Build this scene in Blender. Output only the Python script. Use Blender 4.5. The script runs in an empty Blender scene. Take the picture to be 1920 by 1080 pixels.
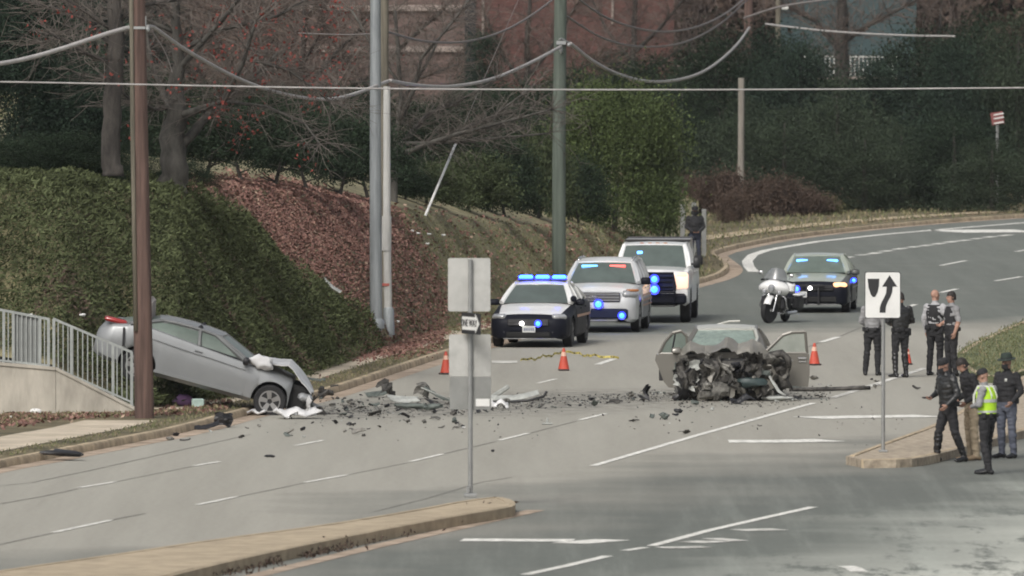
import bpy, bmesh, math, random
import numpy as np
from mathutils import Vector, Matrix, noise
from mathutils.bvhtree import BVHTree
HAZE = 0.00007
R = math.radians
rnd = random.Random(7)
nrs = np.random.RandomState(7)
scene = bpy.context.scene
COL = scene.collection

# ---------------------------------------------------------------- camera
FOC, CAMH, V0 = 20000.0, 8.0, 16.0          # focal length in px of a 1920 wide frame, eye height, horizon row
PITCH = math.atan((540 - V0) / FOC)
cam_data = bpy.data.cameras.new("camera")
cam_data.sensor_width = 36.0
cam_data.lens = FOC / 1920 * 36.0
cam_data.clip_start = 5.0
cam_data.clip_end = 6000.0
cam = bpy.data.objects.new("camera", cam_data)
COL.objects.link(cam)
cam.location = (0, 0, CAMH)
cam.rotation_euler = (math.pi / 2 - PITCH, 0, 0)
scene.camera = cam
cam_data.dof.use_dof = True
cam_data.dof.focus_distance = 232.0
cam_data.dof.aperture_fstop = 5.0
CAMLOC = Vector((0, 0, CAMH))
_F = Vector((0, math.cos(PITCH), -math.sin(PITCH)))
_U = Vector((0, math.sin(PITCH), math.cos(PITCH)))

# ---------------------------------------------------------------- sky, sun, exposure (overcast)
SUN_EL, SUN_AZ = 44.0, 205.0
world = bpy.data.worlds.new("World")
scene.world = world
world.use_nodes = True
wn = world.node_tree.nodes
wl = world.node_tree.links
wn.clear()
sky = wn.new("ShaderNodeTexSky")
sky.sky_type = 'NISHITA'
sky.sun_disc = False
sky.sun_elevation = R(SUN_EL)
sky.sun_rotation = R(SUN_AZ)
sky.air_density = 1.0
sky.dust_density = 6.0
sky.ozone_density = 1.0
hs = wn.new("ShaderNodeHueSaturation")
hs.inputs["Saturation"].default_value = 0.30
bg = wn.new("ShaderNodeBackground")
bg.inputs["Strength"].default_value = 0.10
wo = wn.new("ShaderNodeOutputWorld")
wl.new(sky.outputs[0], hs.inputs["Color"])
wl.new(hs.outputs[0], bg.inputs["Color"])
wl.new(bg.outputs[0], wo.inputs["Surface"])
sun_data = bpy.data.lights.new("sun", 'SUN')
sun_data.energy = 1.05
sun_data.angle = R(15)
sun_data.color = (1.0, 0.96, 0.9)
sun = bpy.data.objects.new("sun", sun_data)
COL.objects.link(sun)
_az, _el = R(SUN_AZ), R(SUN_EL)
_sd = Vector((math.sin(_az) * math.cos(_el), math.cos(_az) * math.cos(_el), math.sin(_el)))
sun.rotation_euler = _sd.to_track_quat('Z', 'Y').to_euler()
scene.view_settings.view_transform = 'Standard'
scene.view_settings.look = 'None'
scene.view_settings.gamma = 1.0
scene.view_settings.use_curve_mapping = False
scene.view_settings.exposure = 0.46
scene.cycles.use_denoising = True
scene.cycles.filter_width = 1.9
scene.cycles.max_bounces = 5
scene.cycles.volume_bounces = 0
scene.cycles.transparent_max_bounces = 8

# ---------------------------------------------------------------- where a pixel of the photograph meets the place
def ray(u, v):
    return (_F * FOC + Vector((1, 0, 0)) * (u - 960) + _U * (540 - v)).normalized()
def G(u, v, z=0.0):
    d = ray(u, v)
    t = (z - CAMH) / d.z
    return CAMLOC + d * t
def D(u, v, Y):
    d = ray(u, v)
    return CAMLOC + d * (Y / d.y)
def proj(p):
    q = Vector(p) - CAMLOC
    f = q.dot(_F)
    return 960 + q.x / f * FOC, 540 - q.dot(_U) / f * FOC

# ---------------------------------------------------------------- materials
MATS = {}
def mat(name, color, rough=0.7, metal=0.0, vary=0.12, vscale=3.0, bump=0.0, bscale=40.0, color2=None, emit=None, estr=0.0,
        coat=0.0, alpha=1.0, trans=0.0, detail=5.0, stretch=None, spec=None):
    if name in MATS:
        return MATS[name]
    m = bpy.data.materials.new(name)
    m.use_nodes = True
    nt = m.node_tree
    b = nt.nodes["Principled BSDF"]
    b.inputs["Roughness"].default_value = rough
    b.inputs["Metallic"].default_value = metal
    if spec is not None:
        b.inputs["Specular IOR Level"].default_value = spec
    if coat:
        b.inputs["Coat Weight"].default_value = coat
        b.inputs["Coat Roughness"].default_value = 0.08
    if trans:
        b.inputs["Transmission Weight"].default_value = trans
    if alpha < 1:
        b.inputs["Alpha"].default_value = alpha
    if emit:
        b.inputs["Emission Color"].default_value = (*emit, 1)
        b.inputs["Emission Strength"].default_value = estr
    tc = nt.nodes.new("ShaderNodeTexCoord")
    src = tc.outputs["Object"]
    if stretch:
        mp = nt.nodes.new("ShaderNodeMapping")
        mp.inputs["Scale"].default_value = stretch
        nt.links.new(src, mp.inputs["Vector"])
        src = mp.outputs[0]
    n = nt.nodes.new("ShaderNodeTexNoise")
    n.inputs["Scale"].default_value = vscale
    n.inputs["Detail"].default_value = detail
    n.inputs["Roughness"].default_value = 0.65
    nt.links.new(src, n.inputs["Vector"])
    ramp = nt.nodes.new("ShaderNodeValToRGB")
    c = Vector(color)
    lo = [max(0, x * (1 - vary)) for x in c]
    hi = [min(1, x * (1 + vary)) for x in (color2 or c)]
    ramp.color_ramp.elements[0].position = 0.36
    ramp.color_ramp.elements[0].color = (*lo, 1)
    ramp.color_ramp.elements[1].position = 0.64
    ramp.color_ramp.elements[1].color = (*hi, 1)
    nt.links.new(n.outputs["Fac"], ramp.inputs["Fac"])
    nt.links.new(ramp.outputs[0], b.inputs["Base Color"])
    if bump:
        n2 = nt.nodes.new("ShaderNodeTexNoise")
        n2.inputs["Scale"].default_value = bscale
        n2.inputs["Detail"].default_value = 4
        nt.links.new(src, n2.inputs["Vector"])
        bp = nt.nodes.new("ShaderNodeBump")
        bp.inputs["Strength"].default_value = bump
        bp.inputs["Distance"].default_value = 0.02
        nt.links.new(n2.outputs["Fac"], bp.inputs["Height"])
        nt.links.new(bp.outputs[0], b.inputs["Normal"])
    MATS[name] = m
    return m

# ---------------------------------------------------------------- mesh builder
class MB:
    def __init__(s):
        s.v, s.f, s.m = [], [], []
    def add(s, vs, fs, mi=0, M=None):
        o = len(s.v)
        if M is not None:
            vs = [M @ Vector(p) for p in vs]
        s.v += [tuple(p) for p in vs]
        s.f += [tuple(i + o for i in f) for f in fs]
        s.m += [mi] * len(fs)
        return s
    def box(s, c, size, rot=None, mi=0, taper=1.0, M=None):
        x, y, z = (d / 2 for d in size)
        vs = []
        for k, t in ((-1, 1.0), (1, taper)):
            vs += [Vector((-x * t, -y * t, k * z)), Vector((x * t, -y * t, k * z)), Vector((x * t, y * t, k * z)), Vector((-x * t, y * t, k * z))]
        if rot is not None:
            rm = rot if isinstance(rot, Matrix) else Matrix.Rotation(rot, 3, 'Z')
            vs = [rm @ p for p in vs]
        vs = [p + Vector(c) for p in vs]
        return s.add(vs, [(0, 3, 2, 1), (4, 5, 6, 7), (0, 1, 5, 4), (1, 2, 6, 5), (2, 3, 7, 6), (3, 0, 4, 7)], mi, M)
    def rbox(s, c, size, r=0.02, rot=None, mi=0, M=None):
        """box with chamfered vertical edges and top/bottom rims"""
        x, y, z = (d / 2 for d in size)
        r = min(r, x * .9, y * .9, z * .9)
        rings = []
        for zz, ins in ((-z, r), (-z + r, 0), (z - r, 0), (z, r)):
            a, b = x - ins, y - ins
            rr = r * 0.7
            rings.append([Vector(p) for p in ((-a + rr, -b, zz), (a - rr, -b, zz), (a, -b + rr, zz), (a, b - rr, zz), (a - rr, b, zz), (-a + rr, b, zz), (-a, b - rr, zz), (-a, -b + rr, zz))])
        vs = [p for rg in rings for p in rg]
        if rot is not None:
            rm = rot if isinstance(rot, Matrix) else Matrix.Rotation(rot, 3, 'Z')
            vs = [rm @ p for p in vs]
        vs = [p + Vector(c) for p in vs]
        fs = [tuple(range(7, -1, -1)), tuple(range(24, 32))]
        for k in range(3):
            for i in range(8):
                j = (i + 1) % 8
                fs.append((k * 8 + i, k * 8 + j, k * 8 + 8 + j, k * 8 + 8 + i))
        return s.add(vs, fs, mi, M)
    def tube(s, pts, rad, n=8, mi=0, cap=True, M=None, flat=1.0):
        pts = [Vector(p) for p in pts]
        rs = rad if hasattr(rad, '__len__') else [rad] * len(pts)
        vs, fs = [], []
        up = None
        for i, p in enumerate(pts):
            a = pts[max(0, i - 1)]
            b = pts[min(len(pts) - 1, i + 1)]
            d = (b - a)
            d = d.normalized() if d.length > 1e-9 else Vector((0, 0, 1))
            if up is None:
                ref = Vector((0, 0, 1)) if abs(d.z) < .9 else Vector((1, 0, 0))
                up = (ref - d * ref.dot(d)).normalized()
            else:
                up = (up - d * up.dot(d))
                up = up.normalized() if up.length > 1e-6 else d.orthogonal().normalized()
            sd = d.cross(up)
            for k in range(n):
                t = 2 * math.pi * k / n
                vs.append(p + (sd * math.cos(t) + up * math.sin(t) * flat) * rs[i])
        for i in range(len(pts) - 1):
            for k in range(n):
                k2 = (k + 1) % n
                fs.append((i * n + k, i * n + k2, (i + 1) * n + k2, (i + 1) * n + k))
        if cap:
            fs.append(tuple(range(n - 1, -1, -1)))
            e = (len(pts) - 1) * n
            fs.append(tuple(range(e, e + n)))
        return s.add(vs, fs, mi, M)
    def lathe(s, prof, n=20, axis='Z', c=(0, 0, 0), mi=0, M=None):
        """prof: list of (r, h)"""
        vs, fs = [], []
        for r, h in prof:
            for k in range(n):
                t = 2 * math.pi * k / n
                a, b = r * math.cos(t), r * math.sin(t)
                p = {'Z': (a, b, h), 'X': (h, a, b), 'Y': (a, h, b)}[axis]
                vs.append(Vector(p) + Vector(c))
        for i in range(len(prof) - 1):
            for k in range(n):
                k2 = (k + 1) % n
                fs.append((i * n + k, i * n + k2, (i + 1) * n + k2, (i + 1) * n + k))
        if prof[0][0] > 1e-6:
            fs.append(tuple(range(n - 1, -1, -1)))
        if prof[-1][0] > 1e-6:
            e = (len(prof) - 1) * n
            fs.append(tuple(range(e, e + n)))
        return s.add(vs, fs, mi, M)
    def prism(s, poly, ext, mi=0, M=None):
        """poly: 3-D outline, ext: extrusion vector"""
        n = len(poly)
        a = [Vector(p) for p in poly]
        b = [p + Vector(ext) for p in a]
        fs = [tuple(range(n - 1, -1, -1)), tuple(range(n, 2 * n))]
        for i in range(n):
            j = (i + 1) % n
            fs.append((i, j, n + j, n + i))
        return s.add(a + b, fs, mi, M)
    def grid(s, rows, mi=0, M=None, thick=None):
        """rows: list of equal-length lists of points; thick: offset vector for a second skin"""
        nr, nc = len(rows), len(rows[0])
        vs = [Vector(p) for r_ in rows for p in r_]
        fs = [(i * nc + j, i * nc + j + 1, (i + 1) * nc + j + 1, (i + 1) * nc + j) for i in range(nr - 1) for j in range(nc - 1)]
        if thick is not None:
            o = len(vs)
            vs += [p + Vector(thick) for p in vs[:o]]
            fs += [tuple(reversed([k + o for k in f])) for f in fs]
            edge = [j for j in range(nc)] + [i * nc + nc - 1 for i in range(1, nr)] + [(nr - 1) * nc + j for j in range(nc - 2, -1, -1)] + [i * nc for i in range(nr - 2, 0, -1)]
            for k in range(len(edge)):
                a, b = edge[k], edge[(k + 1) % len(edge)]
                fs.append((b, a, a + o, b + o))
        return s.add(vs, fs, mi, M)
    def ball(s, c, r, n=10, m=6, mi=0, M=None):
        rx, ry, rz = r if hasattr(r, '__len__') else (r, r, r)
        vs, fs = [], []
        for i in range(m + 1):
            ph = math.pi * i / m
            for k in range(n):
                t = 2 * math.pi * k / n
                vs.append(Vector((rx * math.sin(ph) * math.cos(t), ry * math.sin(ph) * math.sin(t), -rz * math.cos(ph))) + Vector(c))
        for i in range(m):
            for k in range(n):
                k2 = (k + 1) % n
                fs.append((i * n + k, i * n + k2, (i + 1) * n + k2, (i + 1) * n + k))
        return s.add(vs, fs, mi, M)
    def mesh(s, name, mats, smooth=None):
        me = bpy.data.meshes.new(name)
        me.from_pydata(s.v, [], s.f)
        ms = mats if isinstance(mats, (list, tuple)) else [mats]
        for q in ms:
            me.materials.append(q)
        if len(ms) > 1:
            me.polygons.foreach_set("material_index", s.m)
        if smooth:
            me.polygons.foreach_set("use_smooth", [True] * len(me.polygons))
            if smooth is not True:
                bm = bmesh.new()
                bm.from_mesh(me)
                bmesh.ops.remove_doubles(bm, verts=bm.verts, dist=1e-5)
                for e in bm.edges:
                    if len(e.link_faces) == 2 and e.calc_face_angle(0) > R(smooth):
                        e.smooth = False
                bm.to_mesh(me)
                bm.free()
        me.update()
        return me
    def build(s, name, mats, parent=None, smooth=None, **kw):
        return link(name, s.mesh(name, mats, smooth), parent, **kw)

def link(name, me, parent=None, label=None, cat=None, group=None, kind=None, loc=None, rotz=None):
    o = bpy.data.objects.new(name, me)
    COL.objects.link(o)
    if parent is not None:
        o.parent = parent
    tag(o, label, cat, group, kind)
    if loc is not None:
        o.location = loc
    if rotz is not None:
        o.rotation_euler = (0, 0, rotz)
    return o
def tag(o, label=None, cat=None, group=None, kind=None):
    if label: o["label"] = label
    if cat: o["category"] = cat
    if group: o["group"] = group
    if kind: o["kind"] = kind
    return o
def thing(name, label, cat, loc=(0, 0, 0), rotz=0.0, group=None):
    o = bpy.data.objects.new(name, None)
    COL.objects.link(o)
    o.empty_display_size = 0.2
    o.location = loc
    o.rotation_euler = (0, 0, rotz)
    return tag(o, label, cat, group)
def dup(root, loc, rotz, label, scale=None):
    """a copy of a thing with copies of its parts and sub-parts"""
    r = root.copy()
    COL.objects.link(r)
    r.location = loc
    if rotz is not None:
        r.rotation_euler = (0, 0, rotz)
    if scale: r.scale = (scale, scale, scale) if not hasattr(scale, '__len__') else scale
    r["label"] = label
    for ch in list(root.children):
        c = ch.copy()
        COL.objects.link(c)
        c.parent = r
        for g in list(ch.children):
            d = g.copy()
            COL.objects.link(d)
            d.parent = c
    return r
def quads(name, P, mats, mi=None, smooth=False):
    """P: (n,4,3) numpy array -> mesh of loose quads"""
    n = len(P)
    me = bpy.data.meshes.new(name)
    me.vertices.add(4 * n)
    me.vertices.foreach_set("co", P.reshape(-1).astype(np.float32))
    me.loops.add(4 * n)
    me.loops.foreach_set("vertex_index", np.arange(4 * n, dtype=np.int32))
    me.polygons.add(n)
    me.polygons.foreach_set("loop_start", np.arange(0, 4 * n, 4, dtype=np.int32))
    for q in (mats if isinstance(mats, (list, tuple)) else [mats]):
        me.materials.append(q)
    if mi is not None:
        me.polygons.foreach_set("material_index", np.asarray(mi, dtype=np.int32))
    me.update(calc_edges=True)
    return me
def leaf_quads(C, size, aspect=0.5, up=None, bias=0.0, jitter=0.4, rs=nrs):
    """leaf-sized faces at centres C (n,3), random attitudes, optional long-axis bias direction field up (n,3)"""
    n = len(C)
    a = rs.normal(size=(n, 3))
    if up is not None:
        a = a * (1 - bias) + up * bias * 1.6
    a /= np.linalg.norm(a, axis=1)[:, None] + 1e-9
    b = rs.normal(size=(n, 3))
    b -= a * (a * b).sum(1)[:, None]
    b /= np.linalg.norm(b, axis=1)[:, None] + 1e-9
    s = (size * (1 + jitter * rs.uniform(-1, 1, n)))[:, None]
    a = a * s * .5
    b = b * s * .5 * aspect
    return np.stack([C - a, C - b * 1.0 + a * .15, C + a, C + b + a * .15], axis=1)
# ================================================================ THE SETTING: ground, roads, kerbs, verges, bank
def poly_mesh(name, pts, m, z=None, kind='structure', parent=None, thick=0.0):
    bm = bmesh.new()
    vs = [bm.verts.new((p[0], p[1], p[2] if z is None else z)) for p in pts]
    f = bm.faces.new(vs)
    f.normal_update()
    if f.normal.z < 0:
        f.normal_flip()
    if thick:
        ex = bmesh.ops.extrude_face_region(bm, geom=[f])
        for e in ex['geom']:
            if isinstance(e, bmesh.types.BMVert):
                e.co.z -= thick
        bmesh.ops.recalc_face_normals(bm, faces=bm.faces)
    bmesh.ops.triangulate(bm, faces=[q for q in bm.faces if len(q.verts) > 4])
    me = bpy.data.meshes.new(name)
    bm.to_mesh(me)
    bm.free()
    me.materials.append(m)
    return link(name, me, parent, kind=kind if parent is None else None)
def offset(pts, d):
    """shift a ground polyline sideways (positive = to its left)"""
    out = []
    for i, p in enumerate(pts):
        a, b = Vector(pts[max(0, i - 1)]), Vector(pts[min(len(pts) - 1, i + 1)])
        t = (b - a)
        t.z = 0
        t.normalize()
        out.append(Vector((p[0] - t.y * d, p[1] + t.x * d, p[2])))
    return out
def resample(pts, step):
    pts = [Vector(p) for p in pts]
    out, acc = [pts[0]], 0
    for a, b in zip(pts, pts[1:]):
        L = (b - a).length
        n = max(1, int(round(L / step)))
        out += [a.lerp(b, (k + 1) / n) for k in range(n)]
    return out
def chaikin(pts, it=2):
    pts = [Vector(p) for p in pts]
    for _ in range(it):
        o = [pts[0]]
        for a, b in zip(pts, pts[1:]):
            o += [a.lerp(b, .25), a.lerp(b, .75)]
        pts = o + [pts[-1]]
    return pts

# --- road material: pale worn concrete-grey near the crash, darker asphalt beyond and in front, seams follow the traffic
def road_material():
    m = bpy.data.materials.new("road_surface")
    m.use_nodes = True
    nt = m.node_tree
    N, L = nt.nodes, nt.links
    b = N["Principled BSDF"]
    b.inputs["Roughness"].default_value = 0.82
    geo = N.new("ShaderNodeNewGeometry")
    sep = N.new("ShaderNodeSeparateXYZ")
    L.new(geo.outputs["Position"], sep.inputs[0])
    def math_(op, a, b_=None, clamp=False):
        q = N.new("ShaderNodeMath")
        q.operation = op
        q.use_clamp = clamp
        for i, x in enumerate((a, b_)):
            if x is None: continue
            if isinstance(x, (int, float)): q.inputs[i].default_value = x
            else: L.new(x, q.inputs[i])
        return q.outputs[0]
    def noise_(scale, detail=4, vec=None, rough=0.6):
        n = N.new("ShaderNodeTexNoise")
        n.inputs["Scale"].default_value = scale
        n.inputs["Detail"].default_value = detail
        n.inputs["Roughness"].default_value = rough
        L.new(vec if vec is not None else geo.outputs["Position"], n.inputs["Vector"])
        return n.outputs["Fac"]
    def line(p, q, soft, wob=0.0):
        """0 on the left of the line p->q, 1 on its right, over 'soft' metres"""
        d = Vector((q[0] - p[0], q[1] - p[1]))
        d.normalize()
        nx, ny = d.y, -d.x
        v = math_('ADD', math_('MULTIPLY', sep.outputs[0], nx), math_('MULTIPLY', sep.outputs[1], ny))
        v = math_('SUBTRACT', v, nx * p[0] + ny * p[1])
        if wob:
            v = math_('ADD', v, math_('MULTIPLY', math_('SUBTRACT', wobble, 0.5), wob))
        return math_('ADD', math_('DIVIDE', v, soft), 0.5, True)
    mp = N.new("ShaderNodeMapping")
    mp.inputs["Rotation"].default_value = (0, 0, R(9))
    mp.inputs["Scale"].default_value = (1.0, 0.035, 1)
    L.new(geo.outputs["Position"], mp.inputs["Vector"])
    streak = noise_(1.1, 5, mp.outputs[0], .7)
    wobble = noise_(0.12, 3)
    blot = noise_(0.35, 5)
    fine = noise_(9.0, 3)
    # far edge of the pale concrete and near edge of it
    fa, fb = G(900, 640), G(1900, 604)
    far = line(fa, fb, 5.0, 10.0)               # 1 nearer than the seam
    na, nb = G(960, 958), G(1590, 864)
    near = line(na, nb, 7.0, 14.0)              # 1 in front of the seam
    pale = math_('MULTIPLY', far, math_('SUBTRACT', 1.0, near))
    def ramp(fac, c0, c1, p0=.3, p1=.7):
        r_ = N.new("ShaderNodeValToRGB")
        r_.color_ramp.elements[0].position, r_.color_ramp.elements[1].position = p0, p1
        r_.color_ramp.elements[0].color, r_.color_ramp.elements[1].color = (*c0, 1), (*c1, 1)
        L.new(fac, r_.inputs[0])
        return r_.outputs[0]
    def mix(fac, a, b_):
        q = N.new("ShaderNodeMix")
        q.data_type = 'RGBA'
        for s_, x in ((0, fac), (6, a), (7, b_)):
            if isinstance(x, (int, float)): q.inputs[s_].default_value = x
            elif isinstance(x, tuple): q.inputs[s_].default_value = (*x, 1)
            else: L.new(x, q.inputs[s_])
        return q.outputs[2]
    c_pale = ramp(streak, PALE0, PALE1)
    c_dark = ramp(streak, DARK0, DARK1)
    c = mix(pale, c_dark, c_pale)
    # tracked-in lighter wear and darker drips
    c = mix(math_('MULTIPLY', ramp(blot, (0, 0, 0), (1, 1, 1), .5, .75), .14), c, (0.32, 0.30, 0.26))
    # dark fresh asphalt band just in front of the seam
    dk = math_('MULTIPLY', near, math_('SUBTRACT', 1.0, line(G(960, 1000), G(1900, 880), 9.0, 10.0)))
    c = mix(math_('MULTIPLY', dk, .55), c, (0.085, 0.086, 0.078))
    # white residue (absorbent and salt) swept over the near corner
    ra, rb = G(1590, 1085), G(1980, 975)
    resid = line(ra, rb, 6.0, 8.0)
    mp2 = N.new("ShaderNodeMapping")
    mp2.inputs["Rotation"].default_value = (0, 0, R(9))
    mp2.inputs["Scale"].default_value = (1.0, .22, 1)
    L.new(geo.outputs["Position"], mp2.inputs["Vector"])
    resid = math_('MULTIPLY', resid, math_('SUBTRACT', 1.0, math_('MULTIPLY', math_('SUBTRACT', sep.outputs[0], 10.0), 0.2), True), True)
    rn = ramp(noise_(0.9, 9, mp2.outputs[0], .78), (0, 0, 0), (1, 1, 1), .40, .47)
    c = mix(math_('MULTIPLY', math_('MULTIPLY', resid, rn), .85), c, (0.62, 0.63, 0.56))
    rn2 = ramp(streak, (0, 0, 0), (1, 1, 1), .5, .72)
    la, lb = G(1280, 1085), G(1960, 925)
    c = mix(math_('MULTIPLY', math_('MULTIPLY', line(la, lb, 18.0, 8.0), rn2), .5), c, (0.42, 0.45, 0.40))
    # oil and coolant dragged across under the crash
    sa, sb = G(620, 770), G(1300, 735)
    band = math_('MULTIPLY', line(G(600, 752), G(1330, 722), 3.0, 5.0), math_('SUBTRACT', 1.0, line(G(600, 792), G(1330, 757), 3.5, 6.0)))
    side = math_('MULTIPLY', line(G(600, 700), G(600, 900), .8), 1.0)
    bandx = math_('MULTIPLY', math_('ADD', math_('MULTIPLY', math_('SUBTRACT', sep.outputs[0], -4.3), 1.5), 0.0, True),
                  math_('SUBTRACT', 1.0, math_('MULTIPLY', math_('SUBTRACT', sep.outputs[0], 5.6), 1.0), True))
    band = math_('MULTIPLY', band, bandx)
    spill = ramp(noise_(2.2, 6, None, .7), (0, 0, 0), (1, 1, 1), .42, .60)
    c = mix(math_('MULTIPLY', math_('MULTIPLY', band, spill), .75), c, (0.075, 0.072, 0.066))
    # aggregate
    hv = N.new("ShaderNodeMix")
    hv.data_type = 'RGBA'
    hv.blend_type = 'MULTIPLY'
    hv.inputs[0].default_value = 0.35
    L.new(c, hv.inputs[6])
    L.new(ramp(fine, (.72, .72, .72), (1.25, 1.25, 1.25), .3, .7), hv.inputs[7])
    L.new(hv.outputs[2], b.inputs["Base Color"])
    bp = N.new("ShaderNodeBump")
    bp.inputs["Strength"].default_value = 0.3
    bp.inputs["Distance"].default_value = 0.01
    L.new(noise_(30, 3), bp.inputs["Height"])
    L.new(bp.outputs[0], b.inputs["Normal"])
    return m
PALE0, PALE1 = (0.292, 0.279, 0.238), (0.352, 0.338, 0.292)
DARK0, DARK1 = (0.112, 0.123, 0.107), (0.152, 0.164, 0.145)
M_road = road_material()
M_grass = mat("grass_soil", (0.10, 0.088, 0.045), 0.95, vary=.35, vscale=.7, bump=.6, bscale=12, color2=(0.135, 0.11, 0.062))
M_grassg = mat("green_turf", (0.085, 0.11, 0.045), 0.95, vary=.3, vscale=1.2, bump=.6, bscale=15, color2=(0.14, 0.15, 0.07))
M_conc = mat("pale_concrete", (0.40, 0.34, 0.255), 0.88, vary=.18, vscale=1.4, bump=.35, bscale=22, color2=(0.46, 0.39, 0.29))
M_kerb = mat("kerb_concrete", (0.36, 0.29, 0.20), 0.88, vary=.25, vscale=2.2, bump=.4, bscale=25, color2=(0.43, 0.345, 0.235))
M_walk = mat("sidewalk_concrete", (0.46, 0.395, 0.30), 0.88, vary=.14, vscale=1.0, bump=.3, bscale=20, color2=(0.50, 0.43, 0.335))
M_tan = mat("tan_concrete", (0.36, 0.295, 0.205), 0.9, vary=.10, vscale=2.5, bump=.3, bscale=60, color2=(0.41, 0.335, 0.235))
M_paint = mat("road_paint", (0.60, 0.59, 0.54), 0.75, vary=.25, vscale=6, bump=.2, bscale=60, color2=(0.74, 0.73, 0.68))
M_paintw = mat("worn_road_paint", (0.40, 0.39, 0.35), 0.8, vary=.35, vscale=3, bump=.2, bscale=60, color2=(0.6, 0.59, 0.55))
M_soil = mat("dark_mulch", (0.075, 0.058, 0.04), 0.95, vary=.4, vscale=2.5, bump=.8, bscale=14, color2=(0.12, 0.09, 0.065))

poly_mesh("ground", [(-3000, -200, 0), (3000, -200, 0), (3000, 5000, 0), (-3000, 5000, 0)], M_grass, z=-0.05)
poly_mesh("road", [(-60, 60, 0), (75, 60, 0), (90, 700, 0), (-60, 700, 0)], M_road, z=0.0)

# --- left kerb, traced along its foot, near to far
KERB_PX = [(-260, 934), (-100, 900), (0, 878), (80, 864), (247, 831), (347, 812), (467, 778), (545, 760), (623, 740), (730, 704), (842, 667),
           (960, 633), (1080, 597), (1200, 563), (1297, 536), (1340, 525)]
KERB2_PX = [(1364, 514), (1369, 503), (1348, 487), (1337, 478), (1406, 461), (1488, 446), (1651, 428), (1780, 417), (1920, 408)]
kerb_pts = [G(u, v) for u, v in KERB_PX] + [G(u, v) for u, v in KERB2_PX]
last = kerb_pts[-1]
kerb_pts += [last + Vector((22, 60, 0)), last + Vector((70, 160, 0))]
KERB = chaikin(kerb_pts, 1)
KH, KW = 0.14, 0.16
# verge behind the kerb: one sheet at kerb height
back = offset(KERB, KW)
verge = [(p.x, p.y, 0) for p in back] + [(200, 760, 0), (-160, 760, 0), (-160, 120, 0), (back[0].x - 20, 120, 0)]
poly_mesh("verge", verge, M_grass, z=KH - 0.012)
def kerb_run(name, line, step, m, h=KH, w=KW, parent=None, group=None, gap=0.012, drop=0.03):
    """a run of separate kerb stones"""
    root = bpy.data.objects.new(name, None) if parent is None else parent
    if parent is None:
        COL.objects.link(root)
        root["kind"] = 'structure'
    pts = resample(line, .6)
    off = offset(pts, w)
    # cumulative
    i = 0
    per = max(2, int(step / .6))
    while i < len(pts) - 1:
        j = min(len(pts) - 1, i + per)
        rows = []
        jz = rnd.uniform(-.006, .006)
        for k in range(i, j + 1):
            a, b_ = Vector(pts[k]), Vector(off[k])
            if k == j and j < len(pts) - 1:
                t = (Vector(pts[j]) - Vector(pts[j - 1])).normalized() * gap
                a, b_ = a - t, b_ - t
            n = (b_ - a).normalized()
            rows.append([a + Vector((0, 0, -drop)), a + Vector((0, 0, h * .75)) + n * .02, a + n * .05 + Vector((0, 0, h + jz)), b_ + Vector((0, 0, h + jz)), b_ + Vector((0, 0, -drop))])
        mb = MB()
        mb.grid(rows)
        mb.add(rows[0], [(0, 1, 2, 3, 4)])
        mb.add(rows[-1], [(4, 3, 2, 1, 0)])
        mb.build("kerb_stone", m, root, smooth=40)
        i = j
    return root
kerb_run("kerb", [p for p in KERB if p.y < 470], 7.0, M_kerb)
def ribbon(name, line, w, m, z=0.006, side=0.5, kind='structure', parent=None, wid=None):
    pts = [Vector(p) for p in line]
    l_, r_ = offset(pts, w * side), offset(pts, -w * (1 - side))
    mb = MB()
    mb.grid([[(a.x, a.y, z), (b.x, b.y, z)] for a, b in zip(r_, l_)])
    return mb.build(name, m, parent, kind=kind if parent is None else None)
# gutter pan along the kerb, tan with a reddish stain
M_gutter = mat("gutter_pan", (0.33, 0.255, 0.185), 0.88, vary=.25, vscale=1.2, bump=.3, color2=(0.38, 0.30, 0.23))
ribbon("gutter", [p for p in KERB if p.y < 470], 0.42, M_gutter, z=0.004, side=0.0)
# footpath behind the kerb, cut in slabs
walk = [p for p in KERB if p.y < 320]
w_in = resample(offset(walk, 0.85), 1.6)
w_out = resample(offset(walk, 2.25), 1.6)
wroot = bpy.data.objects.new("sidewalk", None)
COL.objects.link(wroot)
wroot["kind"] = 'structure'
n_ = min(len(w_in), len(w_out))
for i in range(n_ - 1):
    a0, a1, b0, b1 = w_in[i], w_in[i + 1], w_out[i], w_out[i + 1]
    uu, vv = proj((a0 + b0) / 2)
    if uu < -150 or 222 < uu < 300: continue
    mb = MB()
    e = 0.008
    t = (a1 - a0).normalized() * e
    dz = KH + .004 + rnd.uniform(0, .006)
    ps = [a0 + t, a1 - t, b1 - t, b0 + t]
    mb.prism([(p.x, p.y, dz - .12) for p in ps], (0, 0, .12))
    mb.build("slab", M_walk, wroot)
# narrow path strip beyond the far kerb
farw = [G(u, v, .14) for u, v in [(1300, 462), (1322, 452), (1406, 441), (1500, 428), (1651, 414), (1780, 405), (1920, 397), (2010, 391)]]
fw0, fw1 = resample(farw, 2.0), resample(offset(farw, 1.1), 2.0)
for i in range(min(len(fw0), len(fw1)) - 1):
    mb = MB()
    t = (fw0[i + 1] - fw0[i]).normalized() * .01
    ps = [fw0[i] + t, fw0[i + 1] - t, fw1[i + 1] - t, fw1[i] + t]
    mb.prism([(p.x, p.y, KH - .09) for p in ps], (0, 0, .13))
    mb.build("slab", M_kerb, wroot)

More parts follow.
